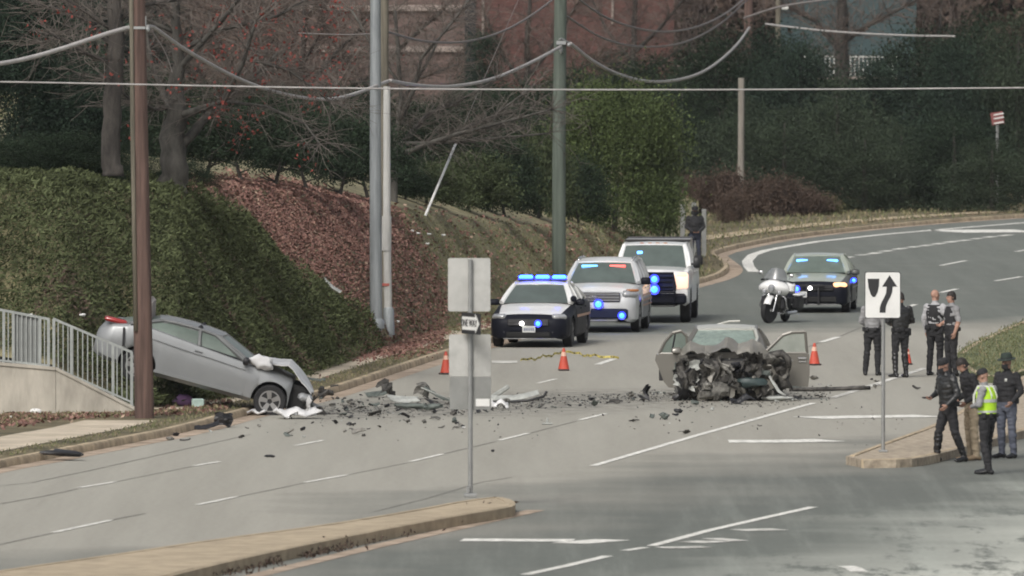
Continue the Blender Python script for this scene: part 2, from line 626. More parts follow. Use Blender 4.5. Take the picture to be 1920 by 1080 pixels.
# --- markings
marks = bpy.data.objects.new("road_marking", None)
COL.objects.link(marks)
marks["kind"] = 'structure'
def mk(name, px, w, m=None, z=0.008):
    pts = [G(u, v) for u, v in px]
    return ribbon(name, pts, w, m or M_paint, z=z, parent=marks)
for a, b in [((100, 999), (208, 976)), ((370, 947), (443, 932)), ((572, 905), (650, 891)), ((770, 866), (829, 852)), ((937, 826), (990, 813)), ((1087, 788), (1136, 776)),
             ((1120, 684), (1152, 673)), ((1540, 642), (1572, 632)), ((1698, 577), (1717, 571)), ((1764, 549), (1794, 542)), ((148, 915), (216, 904)), ((363, 874), (411, 866)),
             ((553, 836), (606, 826)), ((1866, 527), (1916, 519)), ((1764, 498), (1811, 489)), ((1905, 472), (1960, 463)), ((1008, 719), (1042, 711))]:
    mk("lane_dash", [a, b], .105 if a[1] > 700 else .17)
for k, (a, b) in enumerate([((970, 405), (1000, 400)), ((1045, 392), (1085, 388)), ((1110, 385), (1150, 378)), ((1170, 372), (1215, 367)), ((1240, 361), (1285, 355)), ((1310, 351), (1355, 346)),
             ((1380, 343), (1420, 338)), ((1445, 334), (1490, 328)), ((1510, 324), (1560, 318)), ((1580, 316), (1625, 311)), ((1650, 306), (1690, 302)), ((1715, 298), (1765, 292)), ((1790, 290), (1850, 284))]):
    mk("lane_dot", [(1240 + a[0] * .3542, 340 + a[1] * .3542), (1240 + b[0] * .3542, 340 + b[1] * .3542)], .36)
mk("edge_line", [(1413, 510), (1404, 500), (1401, 490), (1412, 478), (1436, 470), (1467, 464), (1534, 453), (1600, 446), (1665, 439), (1806, 427), (1920, 418), (2000, 412)], .34)
mk("turn_lane_line", [(1112, 874), (1310, 816), (1525, 756)], .15)
mk("turn_lane_line", [(1562, 746), (1650, 718), (1736, 690)], .17, M_paintw)
M_seal = mat("crack_seal", (0.19, 0.182, 0.16), .8, vary=.3, vscale=3)
for px, w in (([(-40, 1030), (60, 1008), (98, 1000)], .05), ([(210, 975), (272, 963)], .06), ([(445, 932), (570, 906)], .03), ([(655, 890), (765, 868)], .03), ([(832, 851), (930, 828)], .045), ([(995, 812), (1080, 790)], .04), ([(0, 945), (80, 931), (145, 917)], .04), ([(220, 903), (360, 875)], .03),
              ([(-40, 915), (60, 905), (180, 880), (330, 846), (470, 815)], .03), ([(1470, 668), (1535, 643)], .05), ([(1575, 631), (1690, 580)], .05), ([(700, 960), (800, 935), (900, 905), (960, 895)], .03)):
    mk("crack_seal", px, w, M_seal, .005)
mk("stop_mark", [(1515, 784), (1610, 782), (1700, 781), (1745, 780)], 1.25)
mk("stop_mark", [(1366, 828), (1460, 828), (1556, 826)], 1.25)
mk("stop_mark", [(922, 679), (970, 679)], 1.6, M_paintw)
mk("arrow_mark", [(866, 1013), (1075, 1014)], .8)
mk("arrow_mark", [(1075, 1015), (1141, 1017)], 1.3)
mk("arrow_mark", [(1820, 431), (1850, 434), (1886, 436)], 3.2)
mk("lane_line", [(1222, 1024), (1330, 995), (1440, 970), (1525, 951)], .17)
mk("lane_line", [(1172, 1033), (1210, 1027)], .16)
mk("lane_line", [(985, 1078), (1060, 1062), (1140, 1043)], .17)
mk("worn_mark", [(1240, 1028), (1324, 1026)], .5, M_paintw)
mk("worn_mark", [(1295, 1018), (1345, 1015)], .6, M_paintw)
mk("worn_mark", [(1340, 1013), (1380, 1012)], .9, M_paintw)
mk("worn_mark", [(1385, 995), (1462, 993)], .6, M_paintw)
mk("worn_mark", [(1585, 1062), (1600, 1066), (1612, 1073)], .25, M_paint)

# --- islands
def island(name, top_px, z, m_top, kerb_m, kerb_from, kerb_to, step=2.4, w=.16, top=True):
    pts = [G(u, v, z) for u, v in top_px]
    ring = chaikin(pts + [pts[0]], 1)[:-1]
    return ring
# near island: concrete nose with the sign post standing on it
top = [(-200, 1100), (0, 1068), (200, 1040), (400, 1010), (600, 984), (760, 958), (870, 937), (935, 930), (962, 937), (968, 945), (955, 951), (860, 966), (700, 996), (500, 1036), (330, 1076), (200, 1110)]
NI = chaikin([G(u, v, .17) for u, v in top], 1)
near = poly_mesh("traffic_island", [(p.x, p.y, 0) for p in NI], M_tan, z=.165, thick=.2)
near_kerb = [Vector((p.x, p.y, 0)) for p in NI]
kerb_run("island_kerb", list(reversed(offset(near_kerb, -.02))), 6.0, M_tan, h=.178, w=.14)
ribbon("island_gutter", [G(u, v) for u, v in [(1005, 957), (860, 990), (700, 1026), (560, 1060), (430, 1092)]], .3, M_gutter, z=.006)
# right island: concrete nose, grass further along
top = [(1586, 855), (1640, 835), (1747, 797), (1800, 768), (1870, 728), (1925, 700), (2100, 640), (2250, 640), (2250, 760), (1990, 790), (1920, 806), (1850, 826), (1793, 842), (1740, 856), (1700, 861), (1620, 862)]
RI = chaikin([G(u, v, .15) for u, v in top], 1)
poly_mesh("traffic_island", [(p.x, p.y, 0) for p in RI], mat("island_concrete", (0.30, 0.25, 0.19), .9, vary=.2, vscale=6, bump=.4, color2=(0.39, 0.33, 0.25)), z=.145, thick=.18)
kerb_run("island_kerb", list(reversed(offset([Vector((p.x, p.y, 0)) for p in RI], -.02))), 5.0, M_kerb, h=.158, w=.14)
top = [(1795, 662), (1812, 648), (1850, 630), (1920, 600), (2010, 570), (2400, 520), (2400, 640), (2000, 668), (1930, 694), (1880, 706), (1830, 704), (1800, 685)]
GI = chaikin([G(u, v, .15) for u, v in top], 1)
poly_mesh("grass_island", [(p.x, p.y, 0) for p in GI], M_grassg, z=.15, thick=.18)
kerb_run("island_kerb", list(reversed(offset([Vector((p.x, p.y, 0)) for p in GI], -.02))), 5.0, M_kerb, h=.16, w=.16)

# --- the bank: lofted from its foot to its crest and back under the trees
def S(base, crest, dz_back=1.0):
    b = G(base[0], base[1], KH)
    b.z = 0.02
    c = D(crest[0], crest[1], crest[2])
    return b, c
def SZ(base, z, crest):
    b = G(base[0], base[1], z)
    return b, D(crest[0], crest[1], crest[2])
st = [SZ((-900, 640), 1.3, (-900, 330, 226)), SZ((-300, 650), 1.25, (-300, 350, 222)), SZ((0, 668), 1.0, (0, 350, 220)), SZ((100, 684), .9, (150, 347, 221)), SZ((240, 752), .12, (245, 365, 223)),
      S((330, 765), (330, 371, 226)), S((430, 738), (440, 352, 240)), S((540, 713), (560, 364, 250)), S((640, 686), (690, 387, 262)), S((720, 655), (765, 399, 268)),
      S((800, 630), (850, 409, 280)), S((900, 602), (1000, 428, 300)), S((1040, 560), (1100, 438, 315)), S((1170, 515), (1200, 440, 335)), S((1262, 478), (1270, 440, 352)), S((1300, 462), (1310, 436, 362))]
def loft_bank():
    NB, NC = 26, 6
    rows = []
    for i in range(len(st) - 1):
        (b0, c0), (b1, c1) = st[i], st[i + 1]
        n = 14
        for k in range(n if i < len(st) - 2 else n + 1):
            f = k / n
            b, c = b0.lerp(b1, f), c0.lerp(c1, f)
            row = []
            for j in range(NB):
                t = j / (NB - 1)
                e = t + .10 * math.sin(math.pi * t) * 1.0          # slightly convex bank
                p = b.lerp(c, t)
                p.z = b.z + (c.z - b.z) * min(1.0, e)
                fade = math.sin(math.pi * min(1, t * 1.15)) if t < .87 else math.sin(math.pi * .13)
                p.z += .22 * fade * (noise.noise(Vector((p.x * .35, p.y * .35, 0))) + .5 * noise.noise(Vector((p.x * 1.1, p.y * 1.1, 3))))
                row.append(p)
            for j in range(1, NC + 1):
                q = c.copy()
                q.y += 12 * j ** 1.5
                q.x += (c.x / c.y) * 12 * j ** 1.5
                q.z = c.z + .10 * j - max(0, .0)
                row.append(q)
            rows.append(row)
    mb = MB()
    mb.grid(rows)
    return mb
M_bank = mat("bank_soil", (0.165, 0.150, 0.082), .95, vary=.3, vscale=.8, bump=.5, bscale=9, color2=(0.20, 0.178, 0.10))
_b = loft_bank()
bank = _b.build("hillside", M_bank, None, smooth=True, kind='structure')
BVH = BVHTree.FromPolygons([Vector(v) for v in _b.v], _b.f)
def bank_at(u, v):
    h = BVH.ray_cast(CAMLOC, ray(u, v))
    return h[0] if h[0] is not None else G(u, v, KH)
def bank_z(x, y):
    h = BVH.ray_cast(Vector((x, y, 60)), Vector((0, 0, -1)))
    return max(KH, h[0].z) if h[0] is not None else KH
# far hill closing the view behind the trees
rows = []
for i in range(26):
    x = -140 + i * 12
    rows.append([Vector((x, 520 + 22 * j, [0.1, 2.5, 6, 11, 16, 20][j] + 1.2 * noise.noise(Vector((x * .05, j * .8, 0))))) for j in range(6)])
mb = MB()
mb.grid(rows)
mb.build("far_hill", mat("leafy_woodland_floor", (0.075, 0.052, 0.042), .95, vary=.35, vscale=.5, bump=.9, bscale=3, color2=(0.105, 0.075, 0.06)), None, smooth=True, kind='structure')
# ================================================================ BUILDINGS BEHIND THE TREES
M_brick = mat("red_brick", (0.078, 0.034, 0.029), .9, vary=.25, vscale=2.5, bump=.3, color2=(0.095, 0.043, 0.037), stretch=(1, 1, 4))
M_brickp = mat("pale_brick", (0.115, 0.078, 0.068), .9, vary=.2, vscale=2, bump=.3, color2=(0.135, 0.094, 0.083), stretch=(1, 1, 4))
M_stone = mat("limestone_band", (0.27, 0.225, 0.20), .85, vary=.2, vscale=3)
M_dglass = mat("dark_window", (0.02, 0.024, 0.028), .1, spec=.8)
def brick_building():
    Y = 486
    x0, x1, x2 = [(u - 960) * Y / FOC for u in (560, 872, 1262)]
    t = thing("brick_building", "brick building with pale stone bands behind the bare trees", "building", ((x0 + x2) / 2, Y, 0))
    ox = (x0 + x2) / 2
    mb = MB(); mb.box(((x0 + x1) / 2 - ox, 6, 7), (x1 - x0, 12, 14)); mb.build("wall", M_brickp, t)
    mb = MB(); mb.box(((x1 + x2) / 2 - ox + .01, 4.5, 7.5), (x2 - x1, 12, 15)); mb.build("wall", M_brick, t)
    for z in (6.15, 8.02, 3.6):
        mb = MB(); mb.rbox(((x0 + x1) / 2 - ox - .02, -.03, z), (x1 - x0 - .1, .3, .27), .02); mb.build("stone_band", M_stone, t)
    for k in range(0):
        cx = x0 - ox + .9 + k * 1.85
        mb = MB(); mb.box((cx, .0, 7.1), (1.0, .1, 1.2)); w = mb.build("window", M_stone, t)
        mb = MB(); mb.box((cx, -.04, 7.1), (.86, .06, 1.06)); mb.build("pane", M_dglass, w)
    for u in (906, 1148):
        mb = MB(); mb.tube([((u - 960) * Y / FOC - ox, -1.58, 6.5 if u == 906 else 7.3), ((u - 960) * Y / FOC - ox, -1.58, 15)], .06, 8); mb.build("downpipe", M_stone, t)
    mb = MB(); mb.box((x1 - ox + .25, -1.56, 7), (.5, .1, 14)); mb.build("recess_panel", M_dglass, t)
    for z in (14.1, ):
        mb = MB(); mb.box((0, 5, 15.2), (x2 - x0 + .6, 14, .4)); mb.build("roof", M_stone, t)
brick_building()
def far_house():
    Y = 500
    t = thing("balcony_building", "teal walled building with white slatted balcony showing through a gap above the evergreens", "building", ((1590 - 960) * Y / FOC, Y, 0))
    mb = MB(); mb.box((0, 4, 5), (6.4, 8, 10)); mb.build("wall", mat("teal_siding", (0.045, 0.075, 0.08), .8), t)
    mb = MB(); mb.box((0, -.5, 4.75), (4.6, 1.0, .12)); mb.build("balcony_floor", M_stone, t)
    mb = MB(); mb.box((0, -1.0, 5.75), (4.6, .06, .07)); mb.build("rail", mat("white_wood", (.55, .55, .52), .7), t)
    mb = MB(); mb.box((0, 0, 0), (.06, .04, .9)); me = mb.mesh("baluster", MATS["white_wood"])
    for k in range(24):
        o = link("baluster", me, t); o.location = (-2.25 + k * .195, -1.0, 5.27)
far_house()

# ================================================================ TREES AND SHRUBS
def tints(base, d=.22, rough=.9):
    out = []
    for k, f in enumerate((1 - d, 1.0, 1 + d)):
        out.append(mat("%s_%s" % (base[0], ("deep", "mid", "light")[k]), tuple(c * f for c in base[1]), rough, vary=.25, vscale=1.5, color2=tuple(c * f * 1.1 for c in base[1]), spec=.04))
    return out
L_dark = tints(("evergreen_leaf", (0.025, 0.037, 0.023)))
L_pine = tints(("cedar_leaf", (0.027, 0.041, 0.029)))
L_olive = tints(("holly_leaf", (0.068, 0.090, 0.036)))
L_mid = tints(("laurel_leaf", (0.056, 0.070, 0.036)))
L_red = tints(("barberry_leaf", (0.082, 0.060, 0.048)))
L_brown = tints(("dry_leaf", (0.085, 0.062, 0.05)))
L_crim = tints(("crimson_leaf", (0.22, 0.06, 0.05)))
L_jun = tints(("juniper_spray", (0.074, 0.087, 0.043)), .38)
M_bark = mat("dark_bark", (0.034, 0.030, 0.027), .95, vary=.35, vscale=4, bump=.9, bscale=18, color2=(0.052, 0.046, 0.04), stretch=(1, 1, .3))
M_barkg = mat("grey_bark", (0.048, 0.045, 0.039), .95, vary=.3, vscale=4, bump=.9, bscale=18, color2=(0.070, 0.066, 0.058), stretch=(1, 1, .3))
M_twig = mat("pale_twigs", (0.088, 0.074, 0.064), .95, vary=.25, vscale=3, color2=(0.12, 0.104, 0.092))
M_twigb = mat("brown_twigs", (0.076, 0.06, 0.052), .95, vary=.25, vscale=3, color2=(0.13, 0.10, 0.085))

def crown_mesh(name, prof, h, n_cl, n_leaf, leaf, mats, clump=.55, droop=0.0, seed=1, lumps=.22, inner=.25, asp=.5):
    """leafy crown: clumps thrown over an envelope prof(t)->radius, leaves in each clump; z from 0 to h"""
    rs = np.random.RandomState(seed)
    C, T = [], []
    per = max(1, n_leaf // n_cl)
    phs = rs.uniform(0, 6.28, 6)
    for k in range(n_cl):
        while True:
            t = rs.uniform(0, 1)
            if rs.uniform(0, 1) < prof(t) / max(.001, max(prof(q / 10) for q in range(11))) + .08: break
        a = rs.uniform(0, 2 * math.pi)
        rr = prof(t) * (1 + lumps * (math.sin(3 * a + phs[0] + 7 * t) + .6 * math.sin(5 * a + phs[1] - 11 * t)))
        q = (rs.uniform(0, 1) ** inner)
        c = np.array([math.cos(a) * rr * q, math.sin(a) * rr * q, t * h])
        sz = clump * rs.uniform(.6, 1.3)
        pts = c + rs.normal(size=(per, 3)) * np.array([sz, sz, sz * .75]) * .5
        C.append(pts)
        T += list(np.clip(np.round(rs.normal(1.0, .45) + rs.normal(0, .45, per)), 0, 2).astype(int))
    C = np.concatenate(C)
    up = np.tile(np.array([[0, 0, 1.0 - 2 * droop]]), (len(C), 1)) + np.concatenate([C[:, :2] * .25, np.zeros((len(C), 1))], 1)
    P = leaf_quads(C, leaf, asp, up, .45, .5, rs)
    return quads(name, P, mats, T)
def trunk_mb(h, r, lean=(0, 0), n=8, forks=0, seed=1, fork_at=.5, spread=.4):
    q = random.Random(seed)
    mb = MB()
    pts = [Vector((lean[0] * t + .06 * h * .1 * math.sin(5 * t + seed), lean[1] * t, h * t)) for t in [0, .04, .2, .4, .6, .8, 1]]
    mb.tube(pts, [r * 1.35, r * 1.05, r * .95, r * .85, r * .7, r * .5, r * .25], n)
    for k in range(forks):
        t = q.uniform(fork_at, .9)
        b = Vector((lean[0] * t, lean[1] * t, h * t - .02))
        a = q.uniform(0, 6.28)
        e = b + Vector((math.cos(a) * spread, math.sin(a) * spread * .6, q.uniform(.3, .8) * spread * 1.2))
        mid = b.lerp(e, .5) + Vector((0, 0, -.05 * spread))
        mb.tube([b, mid, e], [r * .45, r * .33, r * .16], 6)
    return mb
def oval(w, lo=.25):
    return lambda t: w * max(0.05, math.sin(math.pi * min(1, (t * .92 + .08))) ** .6) * (1 - .15 * t)
def conic(w):
    return lambda t: w * (1 - t) ** .75 * (.75 + .25 * min(1, t * 6)) + .05
def column(w):
    return lambda t: w * (min(1, t * 4 + .5)) * max(.08, (1 - t ** 3.5))
def bushy(w):
    return lambda t: w * max(.1, math.sqrt(max(0, 1 - (t * 1.05 - .12) ** 2 * 1.25)))

PLANTED = []
def plant(name, label, cat, p, crown_me, crown_z, trunk_me, scale=(1, 1, 1), rotz=0, group=None, crown_name="crown"):
    t = thing(name, label, cat, p, rotz, group)
    t.scale = scale
    c = link(crown_name, crown_me, t)
    c.location = (0, 0, crown_z)
    if trunk_me is not None:
        link("trunk", trunk_me, t)
    return t
def gz(u, vb, Y):
    """ground under (u) at depth Y"""
    x = (u - 960) * Y / FOC
    return Vector((x, Y, bank_z(x, Y)))

# --- dark evergreens behind the far verge (unit crowns: height 8, half width 2.6)
EV = [crown_mesh("crown", conic(2.9), 8.2, 95, 42000, .13, L_pine, 1.3, .2, 11), crown_mesh("crown", column(2.4), 8.2, 90, 42000, .13, L_pine, 1.3, .2, 12),
      crown_mesh("crown", bushy(2.9), 7.6, 90, 42000, .13, L_dark, 1.35, 0, 13)]
EVD = [crown_mesh("crown", conic(2.9), 8.2, 95, 30000, .14, [L_pine[0], L_pine[0], L_pine[1]], 1.3, .2, 14), crown_mesh("crown", column(2.4), 8.2, 90, 30000, .14, [L_dark[0], L_dark[0], L_dark[1]], 1.3, .2, 15)]  # back row: darker leaf tints, shade put into colour to part the rows
L_lit = tints(("lit_evergreen_leaf", (0.042, 0.056, 0.036)))  # lighter evergreen leaf, light put into the tint of front crowns
EVL = crown_mesh("crown", bushy(2.7), 7.6, 70, 30000, .13, L_lit, 1.3, 0, 16, .28)
TRK = trunk_mb(7.0, .17, (.1, 0)).mesh("trunk", M_bark, True)
ev = [  # u, top v, Y, half width m, mesh, what tells it apart
    (1278, 150, 425, 2.0, 2, "dark rounded evergreen just right of the green pole and the olive holly bush"),
    (1345, 62, 440, 2.4, 1, "tall dark evergreen behind the short pale pole"),
    (1438, 45, 446, 2.3, 0, "tall dark evergreen directly right of the short pale pole, its tip under the cable end"),
    (1500, 78, 432, 2.2, 1, "dark evergreen below the balcony building's left end"),
    (1572, 150, 425, 2.3, 2, "lower rounded evergreen directly below the white slatted balcony"),
    (1640, 118, 436, 2.2, 0, "pointed dark evergreen right of the white slatted balcony"),
    (1712, 62, 446, 2.4, 1, "broad dark evergreen below the loose right end of the thick cable"),
    (1782, 82, 428, 2.2, 0, "pointed grey-green evergreen left of the red and white board"),
    (1834, 30, 452, 2.3, 1, "tall evergreen standing behind the red and white board"),
    (1908, 30, 430, 2.1, 2, "dark evergreen at the right edge of the picture"),
    (1150, 90, 452, 2.0, 0, "dark evergreen rising behind the olive holly bush"),
    (1225, 105, 445, 2.0, 1, "dark evergreen between the olive holly bush and the rounded evergreen"),
    (1395, 185, 418, 1.9, 2, "low dark evergreen at the foot of the short pale pole"),
    (1470, 205, 414, 1.9, 2, "low dark evergreen behind the right end of the reddish shrubs"),
    (1690, 235, 418, 1.8, 2, "low bushy evergreen with pale flecks beside the verge"),
    (1790, 215, 416, 1.9, 2, "low bushy evergreen under the pointed grey-green one"),
    (1860, 262, 412, 1.7, 2, "low bushy evergreen under the red and white board"),
    (1620, 240, 414, 1.8, 2, "low bushy evergreen below the pointed one right of the balcony")]
for u, vt, Y, hw, k, lab in ev:
    p = gz(u, 0, Y)
    top = D(u, vt, Y).z
    sc = (top - p.z - .1) / (8.2 if k < 2 else 7.8)
    plant("evergreen_tree", lab, "tree", p, EVD[k % 2] if Y >= 440 else EVL if k == 2 and u not in (1278, 1790) else EV[k], .25, TRK, (hw / 2.75, hw / 2.75, sc), rnd.uniform(0, 6), "dark evergreens beyond the far verge")
# --- second row far behind, shared crowns
FARC = [crown_mesh("crown", oval(3.2), 9, 120, 2600, .42, L_brown, 1.5, 0, 21, .3, .5), crown_mesh("crown", conic(3.4), 11, 120, 3600, .5, L_pine, 1.4, .2, 22)]
def bare_crown(name, h, spread, seed, n0=7, m=M_twigb, tr=.012, levels=3, base=0.0):
    q = random.Random(seed)
    mb = MB()
    def grow(p, d, L, r, lev):
        n = 3 if lev > 1 else 2
        pts, dd = [p], d.copy()
        for k in range(n):
            dd = (dd + Vector((q.uniform(-.3, .3), q.uniform(-.3, .3), q.uniform(-.12, .25)))).normalized()
            pts.append(pts[-1] + dd * L / n)
        mb.tube(pts, [max(tr * .6, r * (1 - .55 * k / n)) for k in range(n + 1)], 3 if lev < 3 else 5, cap=False)
        if lev > 0:
            for k in range(q.randint(4, 6) if lev > 1 else q.randint(4, 7)):
                f = q.uniform(.3, 1.0)
                i = min(n - 1, int(f * n))
                b = pts[i].lerp(pts[i + 1], f * n - i)
                s = (dd + Vector((q.uniform(-1, 1), q.uniform(-1, 1), q.uniform(-.5, .8))) * .85).normalized()
                grow(b, s, L * q.uniform(.42, .68), r * .5, lev - 1)
    for k in range(n0):
        a = 6.28 * k / n0 + q.uniform(-.4, .4)
        d = Vector((math.cos(a) * spread, math.sin(a) * spread, 1)).normalized()
        grow(Vector((0, 0, base + q.uniform(0, h * .15))), d, h * .55, tr * 5, levels)
    return mb.mesh(name, m, True)
BARE = bare_crown("crown", 9, .6, 31, 5)
FRONT = []
frow = [(1290, 0, "above the rounded evergreen right of the green pole"), (1360, 2, "left of the dark far pole's top"), (1425, 2, "right of the dark far pole's top"), (1490, 0, "right of the thin far pole with the lamp"), (1545, 2, "above the balcony building's left end"), (1600, 0, "above the white slatted balcony"),
        (1655, 2, "above the balcony building's right end"), (1700, 0, "above the loose right end of the thick cable"), (1760, 2, "left of the tall evergreen behind the red board"), (1815, 0, "directly above the red and white board"), (1870, 1, "right of the red and white board"), (1935, 0, "at the upper right corner"),
        (560, 0, "behind the left end of the pale brick wing"), (500, 2, "just left of the pale brick wing"), (440, 0, "above the dark shrub row's left half"), (380, 2, "right of the forked grey tree's top"), (300, 0, "between the brown pole and the forked tree"), (230, 1, "behind the straight dark trunk's top"), (160, 0, "left of the straight dark trunk's top"), (90, 1, "under the thick cable bundle at upper left"), (20, 1, "at the upper left corner"), (620, 2, "in front of the pale brick wing's middle"), (670, 0, "left of the grey metal pole's top")]
for i, (u, k, wh) in enumerate(frow):
    Y = 508 + rnd.uniform(-6, 12)
    p = Vector(((u - 960) * Y / FOC, Y, 0))
    if k == 2:
        plant("bare_tree", "far leafless brown tree " + wh, "tree", p, BARE, 2.0, TRK, (1, 1, 1.15), rnd.uniform(0, 6), "far bare woods trees")
    else:
        plant("woodland_tree", ("far brown leafed tree " if k == 0 else "far dark conifer ") + wh, "tree", p, FARC[k], .8, TRK, (1.1, 1.1, 1.15), rnd.uniform(0, 6), "far leafy woods trees")
for u, vt, Y, hw, lab in [(15, 262, 225, .75, "low dark shrub at the left edge just behind the juniper crest"), (75, 250, 226, .8, "low dark shrub behind the juniper crest, second from the left edge"), (140, 246, 227, .8, "low dark shrub behind the juniper crest left of the straight dark trunk"), (255, 290, 232, .6, "low dark shrub behind the brown utility pole at crest height"), (345, 300, 236, .55, "low dark shrub directly behind the forked grey tree's foot")]:
    p = gz(u, 0, Y)
    sc = (D(u, vt, Y).z - p.z) / 7.7
    plant("evergreen_shrub", lab, "shrub", p, EV[2], .0, None, (hw / 2.5, hw / 2.5, sc), rnd.uniform(0, 6), "low shrubs along the crest")

# --- olive holly bush right of the green pole
p = gz(1152, 0, 328)
HB = crown_mesh("crown", lambda t: 1.74 * (1 - abs(t - .42) ** 2.4 * 2.5), 4.2, 85, 46000, .085, L_olive, .95, 0, 41, .12, .16)
plant("holly_bush", "big rounded olive green bush right of the green pole", "bush", p, HB, .12, trunk_mb(1.6, .1, (.1, 0), 6, 3, 3).mesh("trunk", M_bark, True))
p = gz(1232, 0, 342)
plant("holly_bush", "narrow olive green bush leaning on the right flank of the big rounded bush", "bush", p, crown_mesh("crown", column(.62), 3.1, 60, 2600, .18, L_mid, .5, 0, 42, .16), .1, trunk_mb(1.2, .07, (0, 0), 6).mesh("trunk", M_bark, True))
# --- laurel shrubs left of the green pole
LB = [crown_mesh("crown", bushy(1.25), 2.2, 90, 16000, .09, L_mid, .55, 0, 51, .2), crown_mesh("crown", bushy(1.15), 2.4, 90, 16000, .09, L_dark, .55, 0, 52, .2)]
LT = trunk_mb(1.3, .06, (.15, 0), 6, 4, 5, .2, .5).mesh("trunk", M_bark, True)
for u, Y, hw, vt, k, lab in [(800, 284, .95, 290, 0, "green shrub behind the white guy wire guard"), (880, 292, 1.0, 275, 0, "green shrub right of the white guy wire guard"), (945, 300, 1.0, 262, 1, "dark green shrub under the spreading bare branches"),
                     (1010, 312, 1.0, 240, 0, "green shrub touching the left side of the green pole"), (760, 280, .75, 300, 1, "dark shrub just right of the pale conduit pole"), (1085, 322, .9, 300, 1, "dark shrub below the big olive bush right of the green pole")]:
    p = gz(u, 0, Y)
    sc = (D(u, vt, Y).z - p.z - .3) / 2.3
    plant("laurel_shrub", lab, "shrub", p, LB[k], .3, LT, (hw / 1.2, hw / 1.2, sc), rnd.uniform(0, 6), "laurel shrubs between the poles")
# --- dark multi-stem shrubs along the crest at left
SB = [crown_mesh("crown", bushy(1.0), 1.9, 70, 14000, .075, L_dark, .5, 0, 61, .2), crown_mesh("crown", bushy(1.05), 1.8, 70, 14000, .075, L_dark, .5, 0, 62, .2)]
STK = [trunk_mb(.75, .05, (.2, 0), 6, 4, 7, .1, .45).mesh("trunk", M_bark, True), trunk_mb(.75, .05, (-.2, 0), 6, 4, 8, .1, .45).mesh("trunk", M_bark, True)]
for i, (u, Y, vt, dv, lab) in enumerate([(385, 244, 205, 8, "dark multi-stemmed shrub touching the forked grey tree"), (452, 248, 192, 6, "dark multi-stemmed shrub next right of the forked grey tree"), (515, 252, 190, 4, "dark multi-stemmed shrub with a v-shaped trunk midway along the row"),
                                     (575, 256, 205, 0, "dark multi-stemmed shrub behind the top of the red leaf slope"), (636, 262, 210, 0, "dark multi-stemmed shrub with red leaves hanging before it"), (690, 268, 225, 0, "dark multi-stemmed shrub just left of the grey metal pole")]):
    p = gz(u, 0, Y)
    top = D(u, vt, Y).z
    sc = (top - p.z - .55) / 1.85
    plant("stemmed_shrub", lab, "shrub", p, SB[i % 2], .55 / 1, STK[i % 2], (1.0, 1.0, 1.0), rnd.uniform(-.4, .4), "dark shrubs along the crest").children[0].scale = (1, 1, sc)
# --- taller dark trees filling behind the crest row at left
for u, Y, hw, vt, k, lab in [(40, 236, 1.25, -60, 1, "dark evergreen at the left edge behind the juniper bank"), (128, 240, .95, 40, 0, "grey-green evergreen left of the dark trunk"), (185, 262, 1.0, 90, 2, "dark evergreen behind the straight dark trunk"),
                         (285, 268, 1.15, 120, 2, "dark evergreen behind the brown utility pole"), (420, 285, 1.7, 150, 2, "dark evergreen behind the shrubs right of the forked tree"), (540, 290, 1.7, 165, 2, "dark evergreen behind the middle of the shrub row"), (650, 300, 1.7, 150, 2, "dark evergreen behind the shrubs left of the grey metal pole"),
                         (770, 330, 1.8, 175, 2, "dark evergreen behind the spreading bare tree"), (890, 345, 1.9, 165, 2, "dark evergreen behind the bare branches right of the conduit pole"), (1000, 350, 1.9, 150, 2, "dark evergreen between the bare branches and the green pole"), (905, 400, 1.3, 60, 0, "slim evergreen in front of the red brick wall"), (1080, 380, 1.6, 120, 2, "dark evergreen behind the top of the green pole's bush")]:
    p = gz(u, 0, Y)
    sc = (D(u, vt, Y).z - p.z - .1) / (8.2 if k < 2 else 7.8)
    plant("evergreen_tree", lab, "tree", p, EV[k], .2, TRK, (hw / 2.5, hw / 2.5, sc), rnd.uniform(0, 6), "evergreens behind the crest")
# --- reddish low shrubs on the far verge
RB = [crown_mesh("crown", bushy(1.0), 1.05, 46, 9000, .08, L_red, .5, 0, 71, .25, .3), crown_mesh("crown", bushy(1.0), .95, 46, 9000, .08, L_red, .5, 0, 72, .25, .3), crown_mesh("crown", bushy(1.0), .8, 50, 2200, .16, tints(("dull_shrub_leaf", (0.07, 0.066, 0.035))), .5, 0, 73, .25, .3)]
for i, (u, vb, hw, h, k, lab) in enumerate([(1262, 398, .95, 1.3, 0, "reddish brown low shrub nearest the olive bush"), (1312, 400, 1.0, 1.2, 1, "reddish brown low shrub behind the man in black"), (1360, 402, 1.0, 1.35, 0, "reddish brown low shrub left of the short pale pole's foot"), (1412, 405, 1.05, 1.15, 1, "reddish brown low shrub at the short pale pole's foot"),
                                    (1462, 404, 1.0, 1.2, 0, "reddish brown low shrub right of the short pale pole's foot"), (1512, 403, .9, .9, 1, "small reddish low shrub next to the last one in the row"), (1545, 402, .6, .7, 2, "small rounded dull green shrub ending the reddish row"), (1375, 418, .55, .9, 0, "dark red little shrub in front of the reddish row"),
                                    (1640, 390, 1.2, .7, 2, "low dull green shrub on the verge beyond the curve"), (1590, 392, 1.1, .6, 2, "low dull green shrub on the verge right of the reddish row")]):
    p = G(u, vb, KH)
    plant("low_shrub", lab, "shrub", p, RB[k], 0.02, None, (hw, hw, h), rnd.uniform(0, 6), "low shrubs on the far verge")

